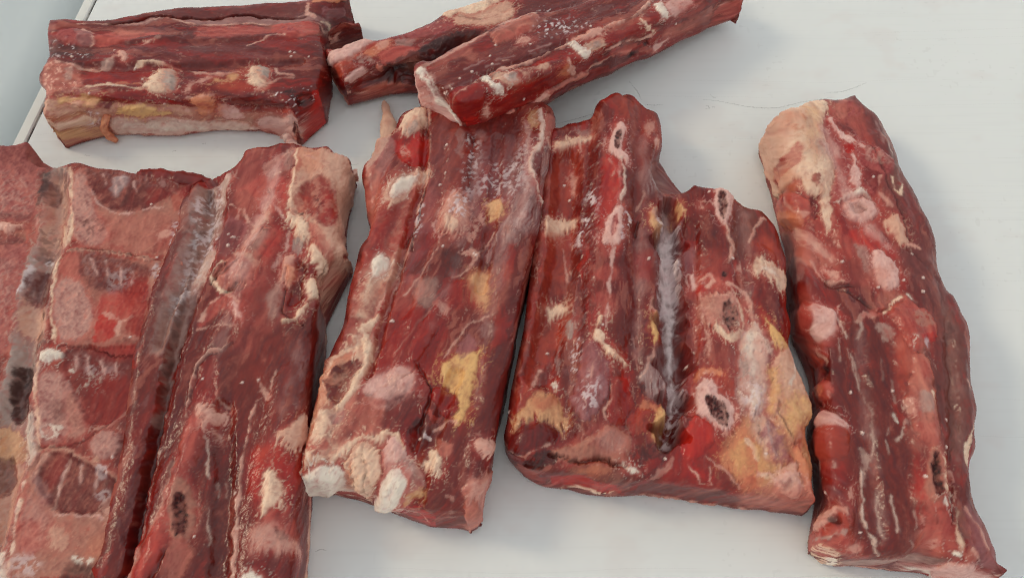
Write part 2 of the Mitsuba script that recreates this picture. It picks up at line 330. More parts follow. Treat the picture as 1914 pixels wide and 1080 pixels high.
    V[..., 2] = np.maximum(V[..., 2], 0.0006) if not M.get('lift') else V[..., 2]
    ok = live.reshape(shp)
    idx = np.arange(len(p)).reshape(shp)
    def faces(keep):
        c = keep[:-1, :-1] & keep[1:, :-1] & keep[:-1, 1:] & keep[1:, 1:]
        a, b, cc, d = idx[:-1, :-1][c], idx[:-1, 1:][c], idx[1:, 1:][c], idx[1:, :-1][c]
        return np.vstack([np.stack([a, b, cc], 1), np.stack([a, cc, d], 1)])
    def compact(v, f, c):
        used = np.zeros(len(v), bool); used[f.ravel()] = True
        return (v[used], (np.cumsum(used) - 1)[f]), c[used]
    body = faces(s > tmin - 1.01 * M['step'])
    # the underside: the rim's loop filled in
    e = np.sort(np.vstack([body[:, [0, 1]], body[:, [1, 2]], body[:, [2, 0]]]), 1)
    e, cnt = np.unique(e[:, 0].astype(np.int64) * len(p) + e[:, 1], return_counts=True)
    nxt = {}
    for i, j in ((int(k) // len(p), int(k) % len(p)) for k in e[cnt == 1]):
        nxt.setdefault(i, []).append(j); nxt.setdefault(j, []).append(i)
    loops = []
    while nxt:
        i = next(iter(nxt)); loop, prev = [i], None
        while True:
            js = [j for j in nxt[loop[-1]] if j != prev]
            if not js or js[0] == loop[0]:
                break
            prev = loop[-1]; loop.append(js[0])
            if len(loop) > 20000: break
        for i in loop: nxt.pop(i, None)
        loops.append(loop)
    loop = max(loops, key=len)
    lp = p[loop]
    if np.sum(lp[:, 0] * np.roll(lp[:, 1], -1) - lp[:, 1] * np.roll(lp[:, 0], -1)) < 0:
        loop = loop[::-1]
    cap = np.asarray(manifold3d.triangulate([p[loop]]), int)
    body = np.vstack([body, np.asarray(loop)[cap][:, ::-1]])
    mesh, c = compact(V.reshape(-1, 3), body, col)
    key = M['key']
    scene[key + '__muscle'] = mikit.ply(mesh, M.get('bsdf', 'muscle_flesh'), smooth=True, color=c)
    labels[key] = {'label': M['label'], 'category': M['category']}
    if M.get('group'):
        labels[key]['group'] = M['group']
    for part, tis, m, cov in parts:
        cv = np.zeros(len(p)); cv[m] = cov
        cg = gaussian_filter(cv.reshape(shp), 0.8)
        keep = (cg > 0.22) & (s > tmin)
        f = faces(keep)
        if len(f) < 12:
            continue
        v = V + N * ((np.clip(cg, 0, 1) - 0.42) * 1.1)[..., None] / 1000
        mesh, c = compact(v.reshape(-1, 3), f, col)
        k, i = (f'{last}__{part[1:]}' if part[0] == '>' else f'{key}__{part}'), 1
        while k in scene:
            k = (f'{last}__{part[1:]}' if part[0] == '>' else f'{key}__{part}') + f'_{i:03d}'; i += 1
        last = last if part[0] == '>' else k
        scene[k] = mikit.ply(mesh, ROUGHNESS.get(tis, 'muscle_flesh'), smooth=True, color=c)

def strand(key, part, pts, radii, tissue, seed):
    """a loose cord of fat or sinew along a line of points (mm)"""
    p, n = np.asarray(pts, float), 60
    u = np.linspace(0, 1, len(p))
    t = np.linspace(0, 1, n)
    c = np.stack([np.interp(t, u, p[:, k]) for k in range(3)], 1)
    c = gaussian_filter(c, (4, 0), mode='nearest')
    r = gaussian_filter(np.interp(t, np.linspace(0, 1, len(radii)), radii), 2, mode='nearest') * np.sqrt(np.clip(np.minimum(t, 1 - t) / 0.03, 0.02, 1))
    d = np.gradient(c, axis=0); d /= np.linalg.norm(d, axis=1, keepdims=True)
    a = np.cross(d, [0, 0, 1.0]); a /= np.linalg.norm(a, axis=1, keepdims=True) + 1e-9
    b = np.cross(a, d)
    k = 20
    ang = np.arange(k) * 2 * np.pi / k
    tt, aa = np.meshgrid(t, ang, indexing='ij')
    q = np.stack([tt.ravel() * 60, np.sin(aa).ravel() * 4], 1)
    w = (1 + 0.20 * nz(q, 5, seed, 3)).reshape(n, k)
    v = c[:, None] + (r[:, None] * w)[..., None] * (np.cos(ang)[None, :, None] * a[:, None] + 0.8 * np.sin(ang)[None, :, None] * b[:, None])
    v[..., 2] = np.maximum(v[..., 2], 0.3)
    i, j = np.meshgrid(np.arange(n - 1), np.arange(k), indexing='ij')
    f = np.stack([i * k + j, i * k + (j + 1) % k, (i + 1) * k + (j + 1) % k, (i + 1) * k + j], -1).reshape(-1, 4)
    c1, c2 = (lin(x) for x in TISSUE[tissue][:2])
    m = np.clip(0.45 + 0.5 * nz(q, (9, 2), seed + 1, 3), 0, 1)[:, None]
    while f'{key}__{part}' in scene:
        part += '_001'
    scene[f'{key}__{part}'] = mikit.ply((v.reshape(-1, 3) / 1000, np.vstack([f[:, [0, 1, 2]], f[:, [0, 2, 3]]])), ROUGHNESS.get(tissue, 'muscle_flesh'), smooth=True, color=c1 * (1 - m) + c2 * m)

# ---------------------------------------------------------------- the pieces: outlines in mm, feature points in tenths of a mm on the unfolded surface
meat({
  'key': 'beef_spine',
  'label': 'short beef spine block in the top left corner with cream fat along its near edge',
  'category': 'beef spine',
  'H': 58,
  'rh': 14,
  'rv': 12,
  'grain': -4,
  'seed': 11,
  'step': 0.95,
  'outline': [(-479.4,294.2),(-477.4,293.1),(-475.0,293.0),(-470.5,293.5),(-463.8,293.7),(-455.1,293.1),(-445.3,293.1),(-435.7,294.5),(-427.1,297.1),(-419.7,300.4),(-413.0,303.8),(-406.8,307.0),(-400.5,309.7),(-393.9,311.6),(-386.7,312.9),(-379.3,314.1),(-372.0,315.5),(-365.0,316.9),(-357.7,318.5),(-349.9,319.9),(-341.9,321.3),(-333.7,322.6),(-325.4,323.7),(-317.1,324.3),(-308.7,324.4),(-300.2,324.3),(-291.6,324.3),(-283.0,324.4),(-274.5,325.0),(-266.0,325.8),(-257.6,326.8),(-249.1,327.6),(-240.4,327.9),(-232.0,328.1),(-224.1,328.6),(-216.3,329.3),(-208.6,329.9),(-201.2,329.9),(-194.2,329.2),(-188.8,329.4),(-185.0,333.0),(-177.6,339.0),(-173.7,335.8),(-179.1,328.6),(-185.2,324.0),(-189.9,318.2),(-195.0,309.4),(-199.6,297.2),(-200.2,282.2),(-196.5,267.9),(-191.9,255.4),(-188.9,244.2),(-188.3,233.3),(-190.1,222.9),(-191.1,212.8),(-190.2,202.6),(-190.2,194.2),(-195.1,191.7),(-202.8,192.8),(-208.2,187.0),(-210.5,176.4),(-211.2,169.4),(-212.8,166.3),(-216.7,167.3),(-222.9,172.4),(-231.1,179.0),(-240.4,183.6),(-250.0,185.1),(-259.0,185.4),(-267.0,185.6),(-274.5,185.7),(-281.9,185.8),(-289.5,185.9),(-297.1,185.7),(-304.5,185.1),(-311.9,184.4),(-318.5,183.6),(-320.1,183.2),(-318.1,183.2),(-321.2,182.6),(-328.0,181.5),(-335.0,180.3),(-342.0,179.5),(-349.3,179.3),(-356.8,179.3),(-364.4,179.3),(-372.0,179.5),(-380.0,180.2),(-388.5,181.2),(-397.0,181.3),(-405.1,180.2),(-412.7,179.3),(-420.1,179.2),(-427.3,180.0),(-434.9,180.3),(-443.0,178.9),(-447.3,175.4),(-448.2,167.3),(-451.5,161.7),(-455.8,167.5),(-457.3,178.5),(-458.5,189.2),(-462.0,198.5),(-468.4,206.7),(-473.9,214.9),(-472.7,223.8),(-468.4,232.5),(-468.4,242.6),(-471.9,253.4),(-476.2,264.2),(-479.5,275.0),(-481.2,285.2),(-481.4,292.5)],
  'rag': 1.0,
  'tops': [(-319.4, 295.7, -14.0, 30.0), (-389.7, 288.0, -12.0, 22.0), (-242.4, 299.6, -12.0, 30.0)],
  'features': [
    ('s',None,(-4288,2208,-3328,2208,-2116,2280),(129,),3.0,0,-5,None,None),
    ('s',None,(-4372,2616,-3436,2652,-2236,2700),(119,),3.0,0,3,None,None),
    ('s',None,(-4420,1848,-3244,1704,-1961,1727),(89,),3.0,0,-3,None,None),
    ('p','purple',(-4312,2832,-4180,2916,-3532,3120,-2728,3192,-2188,3216,-2080,3048,-1780,3024,-1960,2928,-2272,2904,-2800,3024,-3328,3000,-3556,3000,-3916,2928),(),0.99,0.9,0.0,None,None),
    ('p','fascia',(-4300,2820,-3808,3012,-3556,2988,-3328,3000,-2800,3024,-2284,3012,-1828,3024,-1744,2988,-2272,2904,-2692,2928,-3316,2928,-3652,3000,-3916,2916),(),0.99,0.75,0.0,None,None),
    ('s','dark',(-4168,2868,-3808,3024,-3520,3000,-3280,3012,-2812,3048,-2152,2988),(20,),0.62,0.35,-5,None,None),
    ('s','fat',(-4456,2808,-3916,2928,-3760,2988,-3664,3000,-3520,2976,-3304,2916,-2692,2928,-2272,2904,-1960,2916,-1707,2952),(15,),0.62,0.75,0.5,None,None),
    ('p','darkred',(-2140,3204,-1580,3353,-1336,3384,-1551,2943,-1780,3024,-2080,3000),(),0.99,0.8,0.0,None,None),
    ('p','palepurple',(-2008,3108,-1768,3168,-1612,3120,-1672,3048,-1960,3012),(),0.99,0.7,0.0,None,'bone_end'),
    ('s','orange',(-2092,3204,-1888,3216,-1589,3351),(40,),0.62,0.8,0.0,None,None),
    ('s','fat',(-2152,3168,-2128,3024,-2056,2988),(45,),0.62,0.7,0.0,None,None),
    ('s','cream',(-1984,2964,-1792,3000,-1684,2952),(20,),0.62,0.8,0.0,None,None),
    ('p','spongyred',(-4624,2724,-4480,2748,-4288,2688,-4240,2568,-4300,2496,-4480,2520,-4660,2604),(),0.99,1,2.5,None,'bone_end'),
    ('p','fascia',(-4480,2724,-4360,2748,-4264,2640,-4240,2556,-4300,2496,-4384,2532,-4408,2640),(),0.99,0.6,0.0,None,None),
    ('s','fat',(-4396,2736,-4288,2688,-4240,2568,-4264,2496),(20,),0.62,0.8,0.0,None,None),
    ('p','redpink',(-4252,2628,-4048,2832,-3604,2748,-3592,2700,-3844,2652,-4084,2532,-4204,2496),(),1.55,0.9,0.0,None,None),
    ('p','pinkmeat',(-4144,2760,-4024,2844,-3760,2796,-3976,2700),(),3,0.6,0.0,None,None),
    ('p','purple',(-3460,2772,-3376,2844,-3280,2772,-3268,2652,-3364,2652,-3436,2712),(),1.24,0.9,3,None,None),
    ('p','redpink',(-3304,2892,-2884,2904,-2524,2868,-2452,2724,-2836,2664,-3124,2664,-3256,2712),(),1.55,0.75,0.0,None,None),
    ('p','redpink',(-2524,2916,-2320,2928,-2020,2892,-1924,2856,-2044,2652,-2332,2664,-2476,2760),(),1.24,1,1.5,None,None),
    ('p','spongyred',(-2404,2904,-2272,2880,-2248,2760,-2380,2796),(),0.99,0.9,0.0,0.1,None),
    ('p','darkred',(-3520,2652,-3244,2640,-2632,2628,-2032,2592,-1948,2268,-2272,2244,-2668,2268,-2932,2148,-3340,2244,-3544,2292,-3676,2508),(),5,0.4,0.0,None,None),
    ('s','fat',(-3772,2544,-3652,2628,-3556,2712),(15,),0.62,0.6,0.0,None,None),
    ('s','fat',(-3736,2580,-3592,2640),(30,),0.62,0.3,0.0,None,None),
    ('s','fat',(-2692,2532,-2572,2616,-2440,2688,-2320,2676),(17,),0.62,0.75,0.0,None,None),
    ('p','dark',(-4720,2580,-4492,2496,-4240,2484,-4168,2292,-4360,2256,-4600,2304),(),4,0.65,0.0,None,None),
    ('p','frost',(-4720,2592,-4336,2484,-4216,2316,-4600,2304),(),4,0.85,0.0,1.25,None),
    ('p','pinkmeat',(-4670,2320,-4432,2244,-4264,2172,-4216,1884,-4360,1836,-4592,1870,-4648,2088),(),3,0.85,0.0,None,None),
    ('p','fat',(-4677,2318,-4300,2184,-4228,1872,-4614,1910),(),3,0.95,0.0,0.85,None),
    ('p','greybeige',(-4444,2196,-4348,2184,-4336,2040,-4408,2052),(),1.24,0.8,0.0,None,None),
    ('s','fat',(-4528,2268,-4312,2220,-4108,2196,-4048,2256,-3976,2352,-3880,2388),(30,),0.62,0.8,0.0,None,None),
    ('p','greybeige',(-4132,2220,-4072,2292,-3964,2340,-3988,2244,-4072,2196),(),0.99,0.8,0.0,None,None),
    ('p','fascia',(-4420,1908,-4048,1956,-4000,1860,-4180,1800,-4480,1800),(),0.99,0.5,0.0,None,None),
    ('p','fat',(-3940,2412,-3892,2436,-3844,2364,-3856,2280,-3892,2316),(),0.62,1,3,None,'fat_nub'),
    ('p','red',(-4228,2136,-3748,2244,-3532,2136,-3652,2040,-3868,2004,-4168,2016),(),3,0.6,0.0,None,None),
    ('p','red',(-3736,2244,-3544,2244,-3496,2064,-3616,2052,-3712,2160),(),0.99,0.7,0.0,None,None),
    ('s','cream',(-3748,2244,-3628,2292,-3484,2268),(35,),0.62,0.85,0.6,None,None),
    ('s','fat',(-3484,2268,-3340,2220,-3124,2136,-2968,2124,-2836,2112,-2716,2136),(22,),0.62,0.75,0.5,None,None),
    ('s','cream',(-4168,1956,-3940,1980,-3664,1920,-3484,1908),(30,),0.62,0.7,0.0,None,None),
    ('s','orange',(-3868,1992,-3640,1992,-3484,1932),(40,),0.62,0.4,0.0,None,None),
    ('p','cream',(-3520,2172,-3424,2232,-3316,2124,-3268,1956,-3352,1872,-3484,1884,-3628,1944,-3556,2040),(),1.36,0.95,2.5,None,'rib_joint'),
    ('p','grey',(-3424,2136,-3340,2124,-3292,2004,-3292,1908,-3352,1896,-3400,2004),(),1.24,0.9,0.0,None,None),
    ('p','darkred',(-3292,2184,-3100,2100,-3172,1932,-3256,1920),(),0.99,0.6,0.0,None,None),
    ('p','red',(-4120,1884,-3652,1896,-3280,1788,-3232,1644,-3412,1644,-3760,1812,-4036,1824),(),0.99,0.8,0.0,None,None),
    ('p','darkred',(-3844,1860,-3544,1836,-3256,1704,-3256,1632,-3436,1656,-3760,1812),(),0.99,0.5,0.0,None,None),
    ('s','fat',(-3184,1908,-3088,2004,-2980,2064,-2860,2088),(59,),0.62,0.65,0.0,None,None),
    ('s','fat',(-3124,2124,-2920,2100,-2704,2136),(20,),0.62,0.6,0.0,None,None),
    ('p','redorange',(-2824,2076,-2596,2220,-2524,1980,-2668,1896,-2908,1896),(),4,0.7,0.0,None,None),
    ('s','fatyellow',(-2908,2016,-2800,2052,-2728,2076),(59,),1.55,0.6,0.0,None,None),
    ('p','cream',(-2608,2232,-2488,2268,-2404,2136,-2404,1980,-2500,1920,-2608,2052),(),1.55,0.95,2.5,None,'rib_joint'),
    ('p','grey',(-2524,2220,-2428,2196,-2392,2052,-2476,2088),(),1.24,0.9,0.0,None,None),
    ('s','fat',(-2380,2244,-2308,2112,-2152,2088),(20,),0.62,0.6,0.0,None,None),
    ('s','fat',(-2524,1920,-2308,2052,-2152,2064),(20,),0.62,0.45,0.0,None,None),
    ('p','darkred',(-3184,1872,-2320,1872,-2020,1836,-1935,1732,-2680,1632,-2920,1764),(),3,0.7,0.0,None,None),
    ('p','beige',(-4566,1802,-4228,1860,-4012,1764,-3556,1752,-3112,1704,-2620,1632,-1843,1668,-1684,1524,-2535,1325,-2559,1413,-3044,1358,-3538,1284,-3976,1320,-4144,1320,-4823,1276,-4618,1516),(),1.61,0.85,0.0,None,None),
    ('p','beige',(-4385,1791,-4192,1836,-4036,1812,-4072,1728,-4192,1716,-4316,1652,-4480,1608,-4528,1728,-4948,1860),(),0.99,0.95,0.0,None,'fat_cap'),
    ('s','yellow',(-4396,1800,-4192,1836,-4036,1800),(64,),1.24,0.6,0.0,None,None),
    ('p','yellow',(-4480,1632,-4322,1656,-4216,1656,-4240,1584,-4322,1610,-4492,1584),(),1.24,0.5,0.0,None,None),
    ('p','darkred',(-4036,1800,-3904,1800,-3880,1776,-4012,1728,-4060,1752),(),0.99,0.95,-1,None,None),
    ('p','cream',(-4492,1596,-4293,1612,-4120,1596,-4192,1452,-4278,1535,-4718,1394,-4632,1487),(),0.99,1,1,None,'fat_edge'),
    ('p','fatyellow',(-4278,1535,-4192,1452,-4132,1344,-4154,1322,-4192,1392,-4794,1271,-4760,1415),(),0.99,0.9,0.0,None,None),
    ('p','tendon',(-3988,1572,-3700,1596,-3244,1548,-2968,1512,-2632,1464,-2519,1432,-2572,1392,-3040,1380,-3532,1308,-3964,1344,-4048,1464),(),0.99,1,1.2,None,'tendon'),
    ('p','white',(-3919,1537,-3244,1512,-3016,1452,-3052,1404,-3376,1380,-3928,1452),(),3,0.6,0.0,None,None),
    ('p','yellow',(-3856,1740,-3676,1740,-3532,1704,-3304,1620,-3652,1584,-3928,1620),(),0.99,0.9,0.0,None,None),
    ('p','fatyellow',(-4192,1824,-4036,1824,-4048,1764,-4180,1728),(),0.99,0.5,0.0,None,None),
    ('p','orange',(-3112,1836,-3004,1884,-2908,1824,-2944,1668,-3028,1596,-3112,1608,-3138,1747),(),0.93,0.95,2,None,'fat_nub'),
    ('p','redpink',(-3088,1800,-2992,1824,-2968,1692,-3076,1656),(),0.99,0.6,0.0,0,None),
    ('s','fat',(-3172,1836,-3017,1873,-2920,1860),(25,),0.62,0.6,0.0,None,None),
    ('s','fat',(-3220,1704,-3148,1608),(40,),0.62,0.6,0.0,None,None),
    ('p','pinkwhite',(-2920,1740,-2800,1764,-2692,1644,-2680,1560,-2896,1548,-2944,1644),(),0.99,0.9,0.0,None,'cartilage'),
    ('p','orange',(-2908,1752,-2860,1752,-2920,1584,-2944,1608),(),0.99,0.7,0.0,None,None),
    ('p','redorange',(-2644,1692,-2416,1680,-1926,1705,-2482,1549,-2668,1536),(),3,0.6,0.0,None,None),
    ('s','fat',(-2968,1536,-2716,1488,-2504,1482),(25,),0.62,0.7,0.0,None,None),
    ('p','pinkwhite',(-2608,1536,-2344,1632,-1832,1656,-1732,1560,-2524,1356,-2559,1413),(),0.99,0.9,1,None,None),
    ('p','darkred',(-2332,1476,-1827,1626,-1744,1560,-2368,1380),(),0.62,0.9,-2,None,None),
    ('p','bright',(-1996,1920,-1840,1980,-1588,1740,-1640,1482,-1648,1476,-1792,1620,-1931,1760),(),1.24,0.9,0.0,None,None),
    ('p','darkred',(-1768,2136,-1440,2477,-1403,2036,-1648,1536),(),0.99,0.8,0.0,None,None),
    ('p','black',(-2164,1920,-1984,1884,-1930,1773,-1982,1796,-2260,1848),(),1.36,0.85,-1.5,-0.35,None),
    ('p','frost',(-2284,1932,-1912,1980,-1929,1736,-2296,1752),(),0.99,0.9,0.0,1.35,None),
    ('p','black',(-1912,2376,-1519,2854,-1635,2509,-1888,2268),(),3,0.4,0.0,None,None),
    ('p','frost',(-4192,1680,-4048,1656,-4084,1524,-4173,1442,-4202,1445,-4226,1536),(),0.99,0.9,0.5,0.35,None),
    ('p','fat',(-2551,1408,-2532,1410,-2344,1356,-2477,1268,-2571,1267,-2575,1337),(),0.99,0.8,0.0,None,None),
  ],
  'crumbs': [(-4000,2436,11),(-3760,2232,11),(-4120,1872,11),(-2032,2352,11),(-2236,2424,11),(-2212,2364,11),(-3400,1764,11),(-4408,2352,11),(-3640,2052,11),(-2188,2412,11),(-3892,1956,11),(-3400,1764,11),(-3760,2220,11),(-4396,2340,11)],
  'group': 'cut beef spine pieces on the table',
})

meat({
  'key': 'beef_spine_001',
  'label': 'rear beef spine bar at the top with pale sawn end and dark hollow',
  'category': 'beef spine',
  'H': 50,
  'rh': 12,
  'rv': 11,
  'grain': 22,
  'seed': 23,
  'step': 0.95,
  'lift': (4.0, 0.0, 0.0),
  'outline': [(-188.9,256.5),(-181.0,254.1),(-176.1,253.4),(-171.5,257.5),(-165.9,262.5),(-160.2,265.9),(-155.8,268.3),(-151.2,268.7),(-144.9,266.9),(-136.2,267.5),(-127.4,270.5),(-119.0,273.4),(-110.2,277.2),(-102.3,282.5),(-95.0,287.9),(-87.5,292.7),(-80.0,298.3),(-73.0,304.2),(-66.7,309.0),(-60.6,312.2),(-53.5,314.6),(-45.6,317.4),(-37.7,320.5),(-30.2,323.6),(-22.8,326.7),(-15.1,330.0),(-7.3,333.9),(0.6,338.3),(8.3,342.5),(15.9,346.6),(23.1,350.3),(30.1,353.1),(37.2,355.0),(44.7,356.7),(52.8,358.7),(60.9,360.8),(69.0,362.9),(77.2,365.0),(85.3,367.1),(93.5,369.2),(101.7,371.3),(109.7,373.3),(117.5,375.0),(125.3,376.2),(133.2,377.2),(141.4,378.4),(149.6,379.5),(157.9,380.7),(166.1,381.9),(174.4,383.1),(182.6,384.3),(190.5,385.4),(196.1,386.7),(198.5,386.3),(199.7,382.7),(203.0,377.5),(211.2,377.0),(220.1,379.5),(215.7,383.0),(205.7,386.6),(198.0,379.8),(192.0,367.5),(185.2,358.0),(177.6,351.8),(169.8,347.2),(162.0,342.9),(154.1,338.1),(146.2,333.1),(138.3,328.3),(130.5,323.6),(122.6,318.9),(114.9,314.3),(107.2,309.9),(99.4,305.8),(91.6,301.7),(83.8,297.5),(76.0,293.3),(68.2,289.1),(60.5,285.0),(52.8,280.9),(45.1,276.8),(37.5,272.7),(29.9,268.6),(22.3,264.6),(14.8,260.5),(7.3,256.5),(-0.0,252.7),(-7.3,249.3),(-14.4,246.4),(-21.7,243.7),(-29.0,240.8),(-36.4,237.9),(-43.7,235.1),(-51.0,232.2),(-58.2,229.5),(-64.6,227.0),(-70.2,225.4),(-75.9,226.1),(-82.3,228.5),(-89.9,230.7),(-98.5,232.6),(-107.2,232.7),(-115.3,231.4),(-122.5,229.7),(-130.4,230.4),(-139.6,232.9),(-149.2,232.3),(-157.4,228.2),(-162.0,223.0),(-164.7,217.4),(-168.9,215.8),(-173.9,220.8),(-178.3,229.8),(-183.2,239.4),(-189.6,248.0),(-191.7,255.1)],
  'rag': 1.0,
  'features': [
    ('p','purple',(-152,2987,-80,3083,112,3191,388,3311,1204,3371,1300,3167,784,2951,316,2927,220,2999,-128,2795),(),0.99,0.9,0.0,None,None),
    ('p','darkred',(244,3131,592,3239,784,3083,640,2927,376,2951),(),6,0.4,0.0,None,None),
    ('p','frost',(244,3083,784,3083,784,2939,316,2927),(),4,0.7,0.0,1.2,None),
    ('p','redpink',(856,3191,1084,3203,1072,3095,904,3083),(),5,0.5,0.0,None,None),
    ('p','frost',(520,2963,880,3011,904,2879,568,2843),(),3,0.7,0.0,0.8,None),
    ('p','orange',(-1520,2471,-1400,2555,-1220,2627,-1256,2531,-1352,2423,-1472,2399),(),0.99,0.75,0.0,None,None),
    ('p','fat',(-1400,2555,-1232,2615,-1268,2519,-1376,2471),(),0.99,0.6,0.0,None,None),
    ('p','fascia',(-1208,2591,-1088,2651,-944,2627,-1040,2507,-1172,2531),(),0.99,0.8,0.0,None,None),
    ('p','brown',(-1196,2579,-1052,2603,-980,2567,-1088,2531),(),0.99,0.6,0.0,None,None),
    ('p','redpink',(-1352,2423,-1208,2531,-932,2531,-944,2399,-1184,2339,-1316,2291),(),0.99,0.8,0.0,None,None),
    ('p','spongyred',(-1088,2687,-704,2939,-524,2915,-596,2771,-896,2663,-1028,2615),(),0.99,0.9,0.0,None,None),
    ('p','fat',(-1052,2723,-692,2915,-680,2843,-908,2699),(),0.99,0.8,0.0,0.75,None),
    ('p','beige',(-608,2999,-164,3143,16,3167,16,2927,-164,2843,-308,2831,-584,2831),(),0.99,0.95,0.0,None,'fat_cap'),
    ('s','brown',(-584,2963,-440,2927,-332,2903),(20,),0.62,0.5,0.0,None,None),
    ('s','cream',(-656,3011,-440,3083,-164,3191,16,3263),(129,),0.62,0.8,0.0,None,'fat_edge'),
    ('p','black',(-1316,2291,-1148,2375,-932,2507,-752,2639,-416,2795,-212,2759,-308,2651,-428,2543,-716,2327,-980,2159,-1040,1979,-1376,2039,-1448,2123,-1436,2159),(),1.24,0.75,-20,None,'hollow'),
    ('p','brown',(-1100,2339,-932,2423,-872,2315,-1016,2183,-1076,2195),(),3,0.8,0.0,None,None),
    ('p','fat',(-1076,2363,-968,2387,-980,2303,-1064,2279),(),4,0.35,0.0,None,None),
    ('p','pinkmeat',(-1426,2081,-1387,2071,-1043,2042,-1037,1956,-1318,1879,-1376,1979,-1374,1895),(),0.99,0.85,0.0,None,None),
    ('p','redorange',(-1386,2055,-1038,2000,-1065,1921,-1376,1991),(),0.99,0.5,0.0,None,None),
    ('s','fat',(-2066,2424,-2168,2351,-2156,2219,-2130,2112,-1916,1835),(49,54),0.62,0.9,0.0,None,'fat_rim'),
    ('p','pinkwhite',(-1916,2435,-1640,2567,-1460,2655,-1424,2603,-1544,2447,-1664,2339,-1904,2315,-2059,2424),(),0.62,1,2,None,'bone_end'),
    ('p','redorange',(-1916,2315,-1640,2339,-1544,2339,-1616,2195,-1772,2135,-1856,2231),(),0.99,0.85,0.0,None,None),
    ('p','pinkwhite',(-1736,2075,-1592,2207,-1520,2315,-1460,2267,-1448,2207,-1496,2147),(),0.62,0.95,2,None,'bone_end'),
    ('p','greybeige',(-1556,2399,-1460,2411,-1388,2339,-1472,2315,-1544,2339),(),0.99,0.7,0.0,-0.2,None),
    ('s','fascia',(-1940,2399,-1664,2459,-1496,2603),(12,),0.62,0.5,0.0,None,None),
    ('s','pinkmeat',(-1808,2291,-1628,2363,-1496,2495),(30,),0.62,0.7,-1,None,None),
    ('p','pinkmeat',(-1376,2339,-1292,2315,-1352,2207,-1388,2243),(),0.99,1,3.5,None,'fat_nub'),
    ('p','fat',(-1688,1943,-1409,2059,-1395,1982,-1916,1835),(),0.99,0.7,0.0,0.1,None),
  ],
  'crumbs': [],
  'group': 'cut beef spine pieces on the table',
})

meat({
  'key': 'meat_trimming',
  'label': 'small dark red meat lump wedged between top left block and rear bar',
  'category': 'meat scrap',
  'H': 46,
  'rh': 14,
  'rv': 16,
  'grain': 20,
  'seed': 31,
  'step': 0.95,
  'outline': [(-192.8,291.0),(-188.1,295.5),(-184.2,300.5),(-180.8,303.3),(-176.5,303.4),(-171.2,301.4),(-165.0,300.3),(-159.6,300.0),(-160.9,298.8),(-166.6,298.8),(-172.7,297.4),(-179.3,295.4),(-185.6,293.6),(-190.5,289.9),(-194.4,287.9)],
  'rag': 1.0,
  'features': [
    ('p','purple',(-1828,2863,-1708,2923,-1352,2991,-1636,2719,-1729,2675),(),0.99,0.7,0.0,None,None),
    ('p','fat',(-2089,2764,-1852,2863,-1804,2875,-1792,2779,-1744,2683,-2183,2733),(),0.99,0.9,0.0,-0.3,'fat_rim'),
    ('p','dark',(-1708,2731,-1468,2839,-1336,2839,-1696,2659),(),0.99,0.5,0.0,None,None),
  ],
  'crumbs': [],
})

